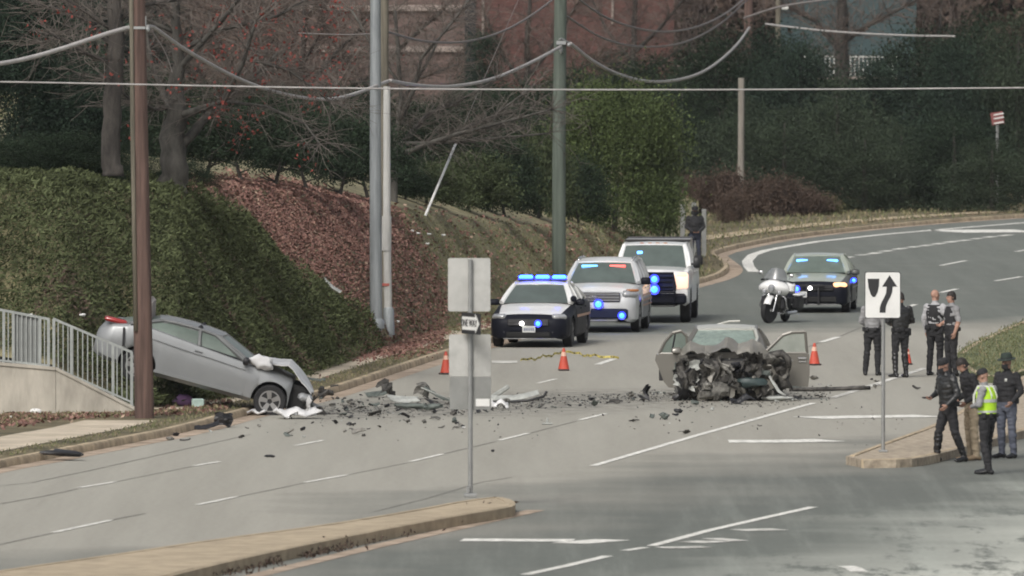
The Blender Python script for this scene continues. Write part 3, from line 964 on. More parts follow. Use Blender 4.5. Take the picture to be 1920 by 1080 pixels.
# --- big bare trees: trunk and limbs traced, twigs grown
def bare_tree(name, label, base, limbs, r0, m, twig_m, Y, seed, twigs=900, tl=.8, tr=.008, leafm=None, nleaf=0, tips=None):
    """limbs: list of pixel polylines [(u,v,r px)...] standing at depth Y (+ offsets)"""
    q = random.Random(seed)
    t = thing(name, label, "tree", base)
    tm, lm, wm = MB(), MB(), MB()
    s = Y / FOC
    ends = []
    for i, (poly, dy) in enumerate(limbs):
        pts, rs_ = [], []
        n = len(poly)
        for k, (u, v, r) in enumerate(poly):
            w = D(u, v, Y + dy * k / max(1, n - 1)) - Vector(base)
            pts.append(w)
            rs_.append(r * s)
        P2, R2 = [], []
        for k in range(n - 1):
            for j in range(3):
                f = j / 3
                P2.append(pts[k].lerp(pts[k + 1], f) + Vector((q.uniform(-1, 1), q.uniform(-1, 1), 0)) * rs_[k] * .25 * (k > 0))
                R2.append(rs_[k] * (1 - f) + rs_[k + 1] * f)
        P2.append(pts[-1]); R2.append(rs_[-1])
        (tm if i == 0 else lm).tube(P2, R2, 10 if i == 0 else 6)
        ends += [(P2[k], (P2[min(k + 1, len(P2) - 1)] - P2[max(0, k - 1)]).normalized(), R2[k]) for k in range(len(P2) // (2 if i == 0 else 4), len(P2))]
    lv = []
    for k in range(twigs):
        b, d, r = q.choice(ends)
        dd = (d * .7 + Vector((q.gauss(0, .8), q.gauss(0, .8), q.gauss(.15, .6)))).normalized()
        L = tl * q.uniform(.4, 1.4)
        pts = [b]
        for j in range(3):
            dd = (dd + Vector((q.uniform(-.35, .35), q.uniform(-.35, .35), q.uniform(-.2, .2)))).normalized()
            pts.append(pts[-1] + dd * L / 3)
        rr = min(r * .6, tr * q.uniform(1, 2.2))
        wm.tube(pts, [rr, rr * .8, rr * .6, rr * .35], 3, cap=False)
        for j in range(3):
            f = q.uniform(.3, 1)
            i_ = min(2, int(f * 3))
            b2 = pts[i_].lerp(pts[i_ + 1], f * 3 - i_)
            d2 = (dd + Vector((q.uniform(-1, 1), q.uniform(-1, 1), q.uniform(-.7, .7)))).normalized()
            e2 = b2 + d2 * L * q.uniform(.3, .6)
            wm.tube([b2, b2.lerp(e2, .5) + Vector((0, 0, q.uniform(-.03, .03))), e2], [rr * .55, rr * .45, rr * .3], 3, cap=False)
            lv.append(e2)
    tm.build("trunk", m, t, smooth=True)
    if lm.v: lm.build("limbs", m, t, smooth=True)
    wm.build("twigs", twig_m, t)
    if nleaf:
        rs = np.random.RandomState(seed)
        cl_ = [lv[q.randrange(len(lv))] for _ in range(max(6, nleaf // 11))]
        C = np.array([tuple(q.choice(cl_)) for _ in range(nleaf)])
        C += rs.normal(size=C.shape) * .13
        link("leaves", quads("leaves", leaf_quads(C, .085, .7, None, 0, .4, rs), leafm, rs.randint(0, 3, nleaf)), t)
    return t
b1 = bank_at(322, 366)
Yb = b1.y
bare_tree("bare_tree", "forked grey tree with a few red leaves right of the brown utility pole", b1,
          [([(322, 372, 34), (322, 350, 27), (324, 300, 25), (328, 240, 22), (330, 190, 17), (335, 120, 12), (330, 40, 9), (325, -40, 6)], 0),
           ([(342, 270, 10), (372, 240, 9), (395, 205, 8), (430, 188, 6), (470, 150, 4), (520, 100, 3)], 2), ([(330, 220, 9), (375, 205, 7), (420, 190, 5), (455, 120, 4), (480, 40, 3)], -2),
           ([(326, 220, 9), (308, 180, 7), (285, 120, 5), (270, 40, 3)], 2), ([(335, 130, 7), (380, 80, 5), (430, 20, 4), (470, -30, 3)], -1), ([(332, 100, 6), (400, 60, 4), (520, 30, 3), (590, -10, 2)], 1),
           ([(318, 200, 6), (290, 205, 4), (250, 190, 3), (200, 150, 2)], -1), ([(325, 60, 5), (260, 30, 3), (160, 40, 2), (80, 80, 2)], 0), ([(420, 190, 4), (500, 200, 3), (570, 230, 2), (600, 270, 1.5)], -2), ([(460, 110, 4), (540, 130, 3), (620, 190, 2)], 0)],
          .3, M_barkg, M_twig, Yb, 5, 800, .95, .006, L_crim, 700)
b2 = gz(737, 0, 274)
bare_tree("bare_tree", "wide spreading bare tree behind the pale conduit pole", b2,
          [([(737, 400, 11), (737, 370, 9), (738, 320, 9), (738, 290, 8), (745, 250, 7), (752, 190, 5), (748, 120, 4), (740, 20, 3)], 0),
           ([(738, 290, 7), (775, 245, 6), (800, 215, 4), (850, 195, 3), (930, 150, 2)], 2), ([(740, 295, 6), (800, 270, 5), (860, 250, 4), (940, 230, 3), (1035, 205, 2)], -1), ([(736, 285, 6), (700, 262, 5), (668, 235, 4), (640, 195, 3), (630, 160, 2)], 1),
           ([(742, 270, 5), (820, 268, 4), (900, 262, 3), (1030, 250, 2)], 0), ([(748, 230, 5), (775, 170, 4), (790, 110, 3), (850, 40, 2)], -1), ([(752, 190, 4), (800, 120, 3), (830, 60, 2), (880, 0, 1.5)], 1), ([(744, 150, 3), (700, 90, 2.5), (660, 20, 2)], 1), ([(850, 250, 3), (930, 215, 2), (1000, 160, 1.5)], 1)],
          .12, M_barkg, M_twig, 274, 6, 750, .95, .006)
b3 = gz(212, 0, 224)
bare_tree("bare_tree", "straight dark trunk left of the brown utility pole", b3,
          [([(212, 330, 22), (212, 310, 19), (212, 220, 18), (214, 120, 17), (216, 20, 14), (218, -60, 10)], 0), ([(214, 90, 7), (170, 40, 5), (120, 20, 3), (40, 0, 2)], 1), ([(216, 40, 6), (270, 10, 4), (330, 0, 3)], 1), ([(213, 120, 5), (160, 100, 3), (90, 60, 2)], -1), ([(216, 60, 5), (150, 15, 3), (110, -10, 2)], 0)],
          .2, M_bark, M_twig, b3.y, 7, 260, .9, .006, L_crim, 80)
b4 = gz(560, 0, 300)
bare_tree("bare_tree", "thin leafless tree with scattered red leaves above the dark shrub row", b4,
          [([(560, 380, 9), (560, 330, 8), (562, 240, 7), (565, 160, 6), (570, 80, 5), (572, -30, 3)], 0), ([(562, 200, 5), (500, 120, 4), (450, 60, 3), (420, 0, 2)], 1), ([(565, 180, 5), (620, 110, 4), (670, 60, 3), (700, 20, 2)], -1), ([(568, 120, 4), (600, 60, 3), (610, 0, 2)], 0), ([(563, 210, 4), (620, 190, 3), (680, 150, 2)], 1), ([(561, 230, 4), (500, 200, 3), (440, 160, 2)], -1)],
          .1, M_bark, M_twigb, 300, 8, 700, 1.15, .007, L_crim, 900)
b5 = gz(440, 0, 320)
bare_tree("bare_tree", "brown leafless tree between the forked grey tree and the brick building", b5,
          [([(470, 380, 9), (470, 300, 8), (472, 200, 7), (476, 100, 6), (480, -20, 3)], 0), ([(472, 180, 5), (420, 100, 4), (390, 20, 3)], 1), ([(475, 160, 5), (540, 90, 4), (590, 10, 2)], -1), ([(474, 200, 4), (560, 150, 3), (640, 110, 2)], 0), ([(473, 210, 4), (400, 170, 3), (350, 110, 2)], 0)],
          .1, M_bark, M_twigb, 320, 9, 700, 1.25, .008)
b6 = gz(1576, 0, 470)
bare_tree("bare_tree", "thick bare trunk between the evergreens, in front of the white slatted balcony", b6,
          [([(1576, 370, 16), (1576, 250, 15), (1576, 140, 14), (1578, 60, 12), (1582, -30, 8)], 0), ([(1577, 100, 6), (1530, 40, 4), (1470, 10, 3)], 1), ([(1578, 80, 6), (1640, 40, 4), (1720, 0, 3)], -1)],
          .3, M_bark, M_twigb, 470, 10, 350, 1.6, .012, L_brown, 300)
b7 = gz(705, 0, 380)
bare_tree("bare_tree", "thin leafless tree in front of the pale brick wing", b7,
          [([(690, 380, 9), (690, 250, 8), (695, 150, 6), (700, 60, 5), (705, -20, 3)], 0), ([(694, 170, 5), (640, 100, 4), (600, 40, 3)], 1), ([(696, 150, 5), (760, 80, 4), (830, 20, 2)], -1), ([(692, 200, 4), (780, 150, 3), (860, 120, 2)], 0)],
          .1, M_bark, M_twigb, 380, 12, 500, 1.3, .008)

b8 = gz(980, 0, 400)
bare_tree("bare_tree", "thin leafless tree in front of the red brick wall, left of the green pole", b8,
          [([(985, 380, 8), (985, 250, 7), (988, 150, 6), (990, 60, 5), (994, -20, 3)], 0), ([(987, 170, 4), (940, 100, 3), (910, 30, 2)], 1), ([(988, 150, 4), (1040, 80, 3), (1080, 10, 2)], -1), ([(986, 210, 4), (1060, 150, 3), (1120, 110, 2)], 0)],
          .1, M_bark, M_twigb, 400, 13, 520, 1.4, .008)
b9 = gz(1180, 0, 455)
bare_tree("bare_tree", "leafless brown tree before the right end of the red brick wall", b9,
          [([(1185, 370, 8), (1185, 200, 7), (1188, 100, 6), (1190, 20, 5), (1192, -30, 3)], 0), ([(1187, 120, 4), (1140, 60, 3), (1110, 0, 2)], 1), ([(1188, 100, 4), (1240, 50, 3), (1280, 0, 2)], -1), ([(1186, 150, 4), (1250, 110, 3), (1300, 70, 2)], 0)],
          .1, M_bark, M_twigb, 455, 14, 480, 1.6, .009)

# ================================================================ GROUND COVER on the bank
def inside(poly, x, y):
    c = False
    n = len(poly)
    j = n - 1
    for i in range(n):
        xi, yi = poly[i]; xj, yj = poly[j]
        if (yi > y) != (yj > y) and x < (xj - xi) * (y - yi) / (yj - yi) + xi: c = not c
        j = i
    return c
def ground_poly(px):
    """traced outline on the bank as a ground-plan outline"""
    return [(h.x, h.y) for h in (bank_at(u, v) for u, v in px)]
def scatter(poly, n, seed, edge=0.0, dens=None):
    q = random.Random(seed)
    xs, ys = [p[0] for p in poly], [p[1] for p in poly]
    out = []
    x0, x1, y0, y1 = min(xs), max(xs), min(ys), max(ys)
    tries = 0
    while len(out) < n and tries < n * 12:
        tries += 1
        x, y = q.uniform(x0, x1), q.uniform(y0, y1)
        if not inside(poly, x + q.gauss(0, edge), y + q.gauss(0, edge)): continue
        if dens and q.random() > dens(x, y): continue
        h = BVH.ray_cast(Vector((x, y, 60)), Vector((0, 0, -1)))
        z = h[0].z if h[0] is not None else KH
        out.append((x, y, max(z, KH)))
    return np.array(out)
JUN = ground_poly([(-90, 650), (-90, 322), (0, 316), (150, 311), (200, 322), (245, 345), (330, 376), (400, 386), (450, 412), (500, 450), (535, 490), (560, 520), (620, 556), (660, 590), (700, 612), (722, 640)]) + [(G(700, 658, KH).x, G(700, 658, KH).y), (G(620, 690, KH).x, G(620, 690, KH).y + .3), (G(560, 712, KH).x, G(560, 712, KH).y + .6), (G(470, 745, KH).x, G(470, 745, KH).y), (G(330, 762, KH).x, G(330, 762, KH).y), (G(255, 762, KH).x, 209), (-12.5, 208)]
def lump(x, y):
    return .5 + .5 * noise.noise(Vector((x * .75, y * .55, 1.7))) + .22 * noise.noise(Vector((x * 2.1, y * 1.5, 5)))
C = scatter(JUN, 190000, 3, .12)
ln = np.array([lump(x, y) for x, y, z in C])
rs = np.random.RandomState(4)
C[:, 2] += (np.clip(ln, 0, 1.2) * .42 + .10 * np.array([noise.noise(Vector((x * 4.2, y * 3.4, 11))) for x, y, z in C])) * rs.uniform(.15, 1.0, len(C)) + .03
up = np.tile(np.array([[.7, -.6, .45]]), (len(C), 1)) + rs.normal(size=(len(C), 3)) * .35
tint = np.clip(np.round(rs.normal(1, .5, len(C)) + (ln - .55) * 1.6), 0, 2).astype(int)
bro = np.array([noise.noise(Vector((x * .5 + 9, y * .4, 2))) for x, y, z in C])
tint = np.where((bro > .30) & (rs.uniform(0, 1, len(C)) < .35), 3, tint)
link("juniper_ground_cover", quads("juniper_ground_cover", leaf_quads(C, .12, .24, up, .45, .5, rs), L_jun + [L_red[2]], tint), None, kind='stuff', label="sprawling juniper covering the bank behind the railing", cat="ground cover")
# leaf litter
LIT = ground_poly([(250, 372), (345, 352), (440, 352), (560, 368), (690, 392), (728, 402), (765, 430), (815, 480), (840, 520), (800, 555), (745, 572), (695, 590), (660, 580), (600, 545), (540, 490), (480, 430), (420, 390), (330, 380)])
M_lit = [mat("leaf_litter_red", (0.185, 0.095, 0.078), .9, vary=.3, vscale=5), mat("leaf_litter_pink", (0.235, 0.135, 0.105), .9, vary=.3, vscale=5), mat("leaf_litter_brown", (0.13, 0.065, 0.05), .9, vary=.3, vscale=5), mat("leaf_litter_pale", (0.32, 0.23, 0.17), .9, vary=.3, vscale=5)]
C = scatter(LIT, 44000, 5, .95)
rs = np.random.RandomState(6)
C[:, 2] += rs.uniform(.01, .06, len(C))
tint = rs.choice(4, len(C), p=[.40, .27, .28, .05])
def flat_quads(C, s, rs, tilt=.5, asp=.75):
    n = len(C)
    a = rs.normal(size=(n, 3)); a[:, 2] *= tilt
    a /= np.linalg.norm(a, axis=1)[:, None]
    nz = np.stack([rs.normal(0, tilt, n), rs.normal(0, tilt, n) - .25, np.ones(n)], 1)
    b = np.cross(nz, a)
    b /= np.linalg.norm(b, axis=1)[:, None]
    sz = (s * rs.uniform(.6, 1.4, n))[:, None] * .5
    return np.stack([C - a * sz, C - b * sz * asp, C + a * sz, C + b * sz * asp], 1)
link("leaf_litter", quads("leaf_litter", flat_quads(C, .08, rs, .6), M_lit, tint), None, kind='stuff', label="fallen red and brown leaves on the slope", cat="fallen leaves")
# thin scatter of leaves elsewhere on the bank and verge
REST = ground_poly([(700, 600), (760, 400), (1000, 432), (1200, 445)]) + [(G(1290, 470, KH).x, G(1290, 470, KH).y), (G(900, 610, KH).x, G(900, 610, KH).y), (G(740, 650, KH).x, G(740, 650, KH).y)]
C2 = scatter(REST, 2600, 8, .5)
C2[:, 2] += .03
link("leaf_litter", quads("leaf_litter", flat_quads(C2, .11, rs, .6), M_lit, rs.choice(4, len(C2), p=[.25, .3, .35, .1])), None, kind='stuff', label="thin scatter of fallen leaves in the grass right of the conduit pole", cat="fallen leaves")
# grass
M_gb = [mat("grass_blade_green", (0.115, 0.128, 0.058), .9, vary=.3, vscale=4), mat("grass_blade_straw", (0.26, 0.215, 0.13), .9, vary=.3, vscale=4), mat("grass_blade_olive", (0.155, 0.152, 0.072), .9, vary=.3, vscale=4)]
def grass(label, poly, n, h, seed, p, edge=.2, lift=0.0):
    rs = np.random.RandomState(seed)
    C = scatter(poly, n, seed, edge)
    C[:, 2] += h * .35 + lift
    up = np.tile(np.array([[0, 0, 1.0]]), (len(C), 1)) + rs.normal(size=(len(C), 3)) * .45
    patch = np.array([noise.noise(Vector((x * .8, y * .25, 4))) for x, y, z in C])
    t = rs.choice(3, len(C), p=p)
    t = np.where((patch > .18) & (rs.uniform(0, 1, len(C)) < .6), 0, t)
    link("grass", quads("grass", leaf_quads(C, h, .22, up, .85, .4, rs), M_gb, t), None, kind='stuff', label=label, cat="grass")
grass("dull grass on the slope right of the poles", REST, 34000, .07, 11, [.55, .1, .35])
vp = [p for p in KERB if p.y < 320]
A, B = offset(vp, KW + .02), offset(vp, .84)
strip = [(p.x, p.y) for p in A] + [(p.x, p.y) for p in reversed(B)]
grass("short grass strip between kerb and footpath", strip, 15000, .07, 12, [.35, .3, .35], .05)
sw = [p for p in KERB if 312 < p.y < 470]
strip = [(p.x, p.y) for p in offset(sw, KW + .02)] + [(p.x, p.y) for p in reversed(offset(sw, 28))]
grass("dull grass on the verge beyond the curve", strip, 24000, .18, 13, [.3, .3, .4])
WALLFOOT = [(G(u, v, KH).x, G(u, v, KH).y) for u, v in [(-80, 812), (0, 800), (110, 787), (225, 781), (330, 779), (430, 765), (440, 750), (330, 772), (250, 776), (0, 778), (-80, 780)]]
grass("rough weeds and dead leaves along the wall foot", WALLFOOT, 1500, .10, 14, [.15, .35, .5], .15)
mb = MB()
link("leaf_litter", quads("leaf_litter", flat_quads(scatter(WALLFOOT, 1600, 15, .3) + np.array([0, 0, .03]), .1, rs, .6), M_lit, rs.choice(4, 1600, p=[.25, .2, .5, .05])), None, kind='stuff', label="dead leaves heaped along the retaining wall foot", cat="fallen leaves")
strip = [(p.x, p.y) for p in GI]
def grass_on(label, poly, n, h, seed, z, p):
    rs = np.random.RandomState(seed)
    C = scatter(poly, n, seed, .05)
    C[:, 2] = z + h * .35
    up = np.tile(np.array([[0, 0, 1.0]]), (len(C), 1)) + rs.normal(size=(len(C), 3)) * .45
    link("grass", quads("grass", leaf_quads(C, h, .22, up, .85, .4, rs), M_gb, rs.choice(3, len(C), p=p)), None, kind='stuff', label=label, cat="grass")
grass_on("green grass on the right hand island", strip, 16000, .09, 16, .15, [.6, .1, .3])
# weeds in the gutter of the near island
weedline = [G(u, v) for u, v in [(430, 1080), (520, 1058), (620, 1034), (700, 1016), (800, 992), (870, 974), (955, 955)]]
C = []
q = random.Random(9)
for k in range(60):
    i = q.randrange(len(weedline) - 1)
    p = weedline[i].lerp(weedline[i + 1], q.random())
    n_ = q.randint(5, 26)
    sz = q.uniform(.03, .09)
    for j in range(n_):
        C.append((p.x + q.gauss(0, .12), p.y + q.gauss(.1, .35), abs(q.gauss(.03, sz * .6)) + .01))
C = np.array(C)
rs = np.random.RandomState(19)
link("weeds", quads("weeds", leaf_quads(C, .075, .4, np.tile(np.array([[0, 0, 1.0]]), (len(C), 1)), .5, .5, rs), [L_brown[0], L_red[0], L_brown[1]], rs.randint(0, 3, len(C))), None, kind='stuff', label="dead weeds growing along the near island's gutter", cat="weeds")

# ================================================================ WALL, RAILING
M_wall = mat("retaining_wall_concrete", (0.36, 0.335, 0.285), .88, vary=.16, vscale=1.2, bump=.3, bscale=14, color2=(0.41, 0.38, 0.325), stretch=(1.6, 1, .5))
M_rail = mat("galvanised_rail", (0.33, 0.35, 0.34), .5, .35, vary=.12, vscale=4)
YW = 207.0
wall = thing("retaining_wall", "low concrete retaining wall sloping down to the brown utility pole", "wall", (0, YW, 0))
def wx(u): return (u - 960) * YW / FOC
def wz(v): return D(960, v, YW).z
prof = [(-200, 668), (0, 676), (92, 690), (104, 694), (250, 768)]
for (ua, va), (ub, vb) in (((-200, 668), (104, 694)), ((104, 694), (252, 769))):
    g = .004
    mb = MB()
    mb.prism([(wx(ua) + g, 0, 0), (wx(ub) - g, 0, 0), (wx(ub) - g, 0, wz(vb)), (wx(ua) + g, 0, wz(va))] if ub < 200 else [(wx(ua) + g, 0, 0), (wx(ub) - g, 0, 0), (wx(ub) - g, 0, wz(vb) + .02), (wx(ua) + g, 0, wz(va))], (0, .28, 0))
    mb.build("wall_panel", M_wall, wall)
    mb = MB()
    mb.prism([(wx(ua) + g, -.03, wz(va)), (wx(ub) - g, -.03, wz(vb)), (wx(ub) - g, -.03, wz(vb) + .06), (wx(ua) + g, -.03, wz(va) + .06)], (0, .34, 0))
    mb.build("coping", M_wall, wall)
rail = thing("guard_railing", "grey metal railing on top of the sloping concrete wall", "railing", (0, YW + .12, 0))
def rz(v): return D(960, v, YW).z
mb_b = MB(); mb_b.box((0, 0, .5), (.022, .022, 1.0)); baluster_me = mb_b.mesh("baluster", M_rail)
for (ua, ta, ba), (ub, tb, bb), stp, posts in (((-130, 556, 662), (92, 599, 686), 8.5, (-130, -20, 6, 24, 74, 90)), ((99, 598, 688), (247, 661, 755), 9.2, (100, 133, 211, 246))):
    def at(u, a, b): return a + (b - a) * (u - ua) / (ub - ua)
    for (p0, p1, w) in ((ta, tb, .05), (ba, bb, .04)):
        mb = MB()
        mb.prism([(wx(ua), -.02, rz(p0) - w / 2), (wx(ub), -.02, rz(p1) - w / 2), (wx(ub), -.02, rz(p1) + w / 2), (wx(ua), -.02, rz(p0) + w / 2)], (0, .045, 0))
        mb.build("rail", M_rail, rail)
    for u in posts:
        a, b = rz(at(u, ta, tb)), rz(at(u, ba, bb)) - .1
        mb = MB(); mb.box((wx(u), .002, (a + b) / 2), (.055, .055, a - b)); mb.build("post", M_rail, rail)
    u = ua + stp
    while u < ub - 2:
        a, b = rz(at(u, ta, tb)) - .03, rz(at(u, ba, bb)) + .02
        o = link("baluster", baluster_me, rail)
        o.location = (wx(u), .003, b)
        o.scale = (1, 1, a - b)
        u += stp
    if ub < 95:
        mb = MB()
        mb.prism([(wx(26), .03, rz(at(26, ba, bb)) + .02), (wx(72), .03, rz(at(72, ba, bb)) + .02), (wx(72), .03, rz(at(72, ta, tb)) - .03), (wx(26), .03, rz(at(26, ta, tb)) - .03)], (0, .006, 0))
        mb.build("mesh_panel", mat("grey_mesh_panel", (.2, .21, .205), .7), rail)

# ================================================================ POLES AND CABLES
M_wood = mat("brown_pole_wood", (0.088, 0.055, 0.045), .9, vary=.3, vscale=3, bump=.6, bscale=20, color2=(0.115, 0.073, 0.06), stretch=(3, 3, .15))
M_woodg = mat("grey_pole_wood", (0.115, 0.105, 0.08), .9, vary=.25, vscale=3, bump=.6, bscale=20, color2=(0.15, 0.135, 0.105), stretch=(3, 3, .15))
M_green = mat("green_grey_pole", (0.075, 0.095, 0.078), .75, vary=.18, vscale=2, bump=.2, color2=(0.10, 0.122, 0.10), stretch=(3, 3, .2))
M_galv = mat("galvanised_pole", (0.22, 0.24, 0.25), .55, .3, vary=.15, vscale=2, color2=(0.27, 0.29, 0.30), stretch=(3, 3, .3))
M_pvc = mat("pale_conduit", (0.40, 0.40, 0.385), .6, vary=.12, vscale=2, color2=(0.46, 0.46, 0.44), stretch=(3, 3, .3))
M_steel = mat("pole_hardware", (0.35, 0.36, 0.36), .5, .5)
M_cable = mat("pale_cable", (0.36, 0.345, 0.335), .7, vary=.15, vscale=4)
M_cabled = mat("dull_cable", (0.17, 0.155, 0.15), .8, vary=.15, vscale=4)
def pole(name, label, base, tops, rad, m, extra=None):
    t = thing(name, label, "pole", base)
    pts = [Vector((0, 0, -.1))] + [Vector(p) - base for p in tops]
    n = len(pts)
    mb = MB(); mb.tube(pts, [rad[0] + (rad[1] - rad[0]) * k / (n - 1) for k in range(n)], 16)
    mb.build("shaft", m, t, smooth=50)
    return t
pb = G(271, 783, KH)
P1 = pole("utility_pole", "brown wooden utility pole standing at the end of the concrete wall", pb, [D(264, 400, pb.y), D(257, 0, pb.y), D(252, -330, pb.y)], (.185, .145), M_wood)
mb = MB(); mb.tube([D(255, 620, pb.y) - pb + Vector((0, -.15, 0)), D(250, 300, pb.y) - pb + Vector((0, -.15, 0)), D(246.5, -10, pb.y) - pb + Vector((0, -.15, 0)), D(243, -320, pb.y) - pb + Vector((0, -.15, 0))], .045, 8); mb.build("conduit", M_woodg, P1, smooth=True)
mb = MB()
mb.box(D(256, 52, pb.y) - pb, (.34, .34, .05)); mb.box(D(256, 40, pb.y) - pb + Vector((.16, 0, 0)), (.05, .08, .2)); mb.ball(D(276, 55, pb.y) - pb, (.06, .06, .06)); mb.ball(D(246, 50, pb.y) - pb, (.055, .055, .05))
mb.build("cable_clamp", M_steel, P1, smooth=40)
gb = bank_at(705, 612)
P2 = pole("street_lamp_pole", "thick grey metal pole at the edge of the juniper", gb, [D(704, 300, gb.y), D(704, 0, gb.y), D(704, -300, gb.y)], (.145, .11), M_galv)
mb = MB(); mb.lathe([(.2, -.05), (.2, .12), (.15, .18), (.12, .18)], 14); mb.build("base_flange", M_galv, P2, smooth=40)
wb = bank_at(717, 606)
wb.y += .5
P2b = pole("utility_pole", "weathered grey green wooden pole between the grey metal pole and the pale conduit", wb, [D(718, 300, wb.y), D(719, 0, wb.y), D(720, -300, wb.y)], (.135, .115), M_woodg)
cb = bank_at(728, 624)
P2c = pole("conduit_pole", "pale conduit pole right of the grey metal pole, ending at the cable", cb, [D(725, 420, cb.y), D(725, 162, cb.y)], (.1, .085), M_pvc)
mb = MB(); mb.tube([D(724.5, 470, cb.y) - cb, D(724.8, 405, cb.y) - cb], .115, 12); mb.build("sleeve", M_pvc, P2c, smooth=50)
mb = MB(); mb.tube([D(724.6, 536, cb.y) - cb, D(724.7, 531, cb.y) - cb], .112, 12); mb.build("red_band", mat("faded_red_tape", (.35, .10, .08), .7), P2c, smooth=50)
mb = MB(); mb.tube([(0, 0, -.05), (0, 0, .55), (0, 0, .6)], [.15, .13, .1], 12); mb.build("foot", M_galv, P2c, smooth=50)
kb = bank_at(1048, 522)
P3 = pole("utility_pole", "thick green grey pole rising behind the lit police sedan", kb, [D(1048, 300, kb.y), D(1051, 0, kb.y), D(1053, -300, kb.y)], (.195, .16), M_green)
mb = MB()
mb.box(D(1052, 80, kb.y) - kb + Vector((0, -.18, 0)), (.26, .12, .1)); mb.ball(D(1052, 90, kb.y) - kb + Vector((0, -.24, -.05)), (.05, .05, .12)); mb.tube([D(1043, 78, kb.y) - kb, D(1052, 72, kb.y - .25) - kb, D(1066, 80, kb.y) - kb], .03, 6); mb.ball(D(1063, 84, kb.y) - kb + Vector((.05, -.15, 0)), .06)
mb.build("cable_clamp", M_steel, P3, smooth=40)
sb = Vector(((1389 - 960) * 412 / FOC, 412, KH))
P4 = pole("short_pole", "short pale wooden pole standing in the reddish shrubs", sb, [D(1390, 146, 412)], (.125, .12), mat("pale_pole_wood", (0.24, 0.22, 0.19), .9, vary=.2, vscale=3, stretch=(3, 3, .2)))
ob = Vector(((1404 - 960) * 448 / FOC, 448, KH))
P5 = pole("utility_pole", "dark far utility pole holding the cables among the evergreens", ob, [D(1404, 0, 422 + 26), D(1404, -200, 448)], (.2, .16), M_wood)
ob = Vector(((1459 - 960) * 470 / FOC, 470, KH))
P6 = pole("utility_pole", "thin far pole just right of the dark one, topmost of the trees", ob, [D(1459, 0, 470), D(1459, -150, 470)], (.12, .1), M_woodg)
mb = MB(); mb.rbox(D(1472, 15, 470) - ob, (.3, .3, .16), .04); mb.build("lamp_head", mat("white_enamel", (.7, .7, .68), .5), P6)
# guy wire with its white guard
a0 = bank_at(796, 404)
dirw = (D(1050, -180, kb.y) - a0)
gw = thing("guy_wire", "guy wire with a white guard tube slanting up in front of the green shrubs", "guy wire", a0)
L_ = dirw.length
gu = D(857, 263, a0.y + (kb.y - a0.y) * .25)
f_ = (gu.z - a0.z) / dirw.z
mb = MB(); mb.tube([Vector((0, 0, -.05)), dirw * f_], .035, 8); mb.build("guard", mat("white_plastic", (.56, .56, .55), .5), gw, smooth=True)
mb = MB(); mb.tube([dirw * f_, dirw], .007, 5); mb.build("wire", M_cabled, gw)
def cable(name, label, px, Ya, Yb_, r, m, group="overhead cables"):
    u0, u1 = px[0][0], px[-1][0]
    pts = chaikin([D(u, v, Ya + (Yb_ - Ya) * (u - u0) / (u1 - u0)) for u, v in px], 3)
    mb = MB(); mb.tube(pts, r, 6)
    return tag(mb.build(name, m, None, smooth=True), label, "cable", group)
cable("cable_bundle", "thick pale cable bundle running from the left edge to the brown pole", [(-120, 136), (0, 120), (60, 108), (130, 87), (200, 63), (248, 50)], 200, pb.y, .046, M_cable)
cable("cable_bundle", "pale cable sagging between the brown pole and the grey pole", [(276, 50), (285, 49), (300, 60), (345, 93), (450, 152), (540, 180), (610, 188), (660, 179), (728, 152)], pb.y, cb.y, .040, M_cable)
cable("cable_bundle", "pale cable sagging between the conduit pole and the green pole", [(732, 151), (760, 157), (800, 162), (850, 163), (920, 151), (990, 121), (1053, 87)], cb.y, kb.y, .046, M_cable)
cable("cable_bundle", "pale cable sagging steeply from the green pole to the dark far pole", [(1070, 82), (1082, 92), (1110, 115), (1160, 142), (1220, 155), (1280, 150), (1330, 131), (1380, 88), (1405, 52)], kb.y, 440, .055, M_cable)
cable("thin_wire", "thin straight wire stretched across the whole view", [(-700, 146), (0, 153), (240, 158), (700, 167), (1300, 169), (1920, 165), (2500, 158)], 186, 190, .016, M_cable)
cable("thin_wire", "dull thin wire dipping from the grey pole to the top of the green pole", [(722, 58), (760, 70), (800, 79), (870, 81), (940, 62), (1000, 28), (1048, -10)], wb.y, kb.y, .028, M_cabled)
cable("thin_wire", "dull thin wire from the green pole up to the dark far pole, upper of two", [(1062, -30), (1090, 5), (1150, 42), (1230, 62), (1300, 55), (1360, 28), (1402, -8)], kb.y, 446, .035, M_cabled)
cable("thin_wire", "dull thin wire from behind the bush up to the dark far pole, lower of two", [(1062, 30), (1130, 75), (1200, 90), (1280, 84), (1350, 48), (1403, -2)], kb.y, 446, .032, M_cabled)
cable("cable_bundle", "thick pale cable running right from the far poles into the trees", [(1436, 45), (1460, 48), (1560, 60), (1700, 67), (1790, 68)], 440, 425, .045, M_cable)
cable("thin_wire", "dull cable rising right from the dark far pole past the lamp", [(1395, 34), (1460, 12), (1530, 2), (1600, -6), (1700, -10)], 446, 440, .05, M_cabled)
cable("thin_wire", "short broken wire end hanging beside the brown pole", [(284, 56), (294, 72), (306, 90), (316, 112), (323, 136)], pb.y, pb.y + .3, .008, M_cabled)
cable("thin_wire", "dull thin wire crossing in front of the pale brick wing", [(560, 62), (650, 66), (722, 62)], 262, wb.y, .018, M_cabled)

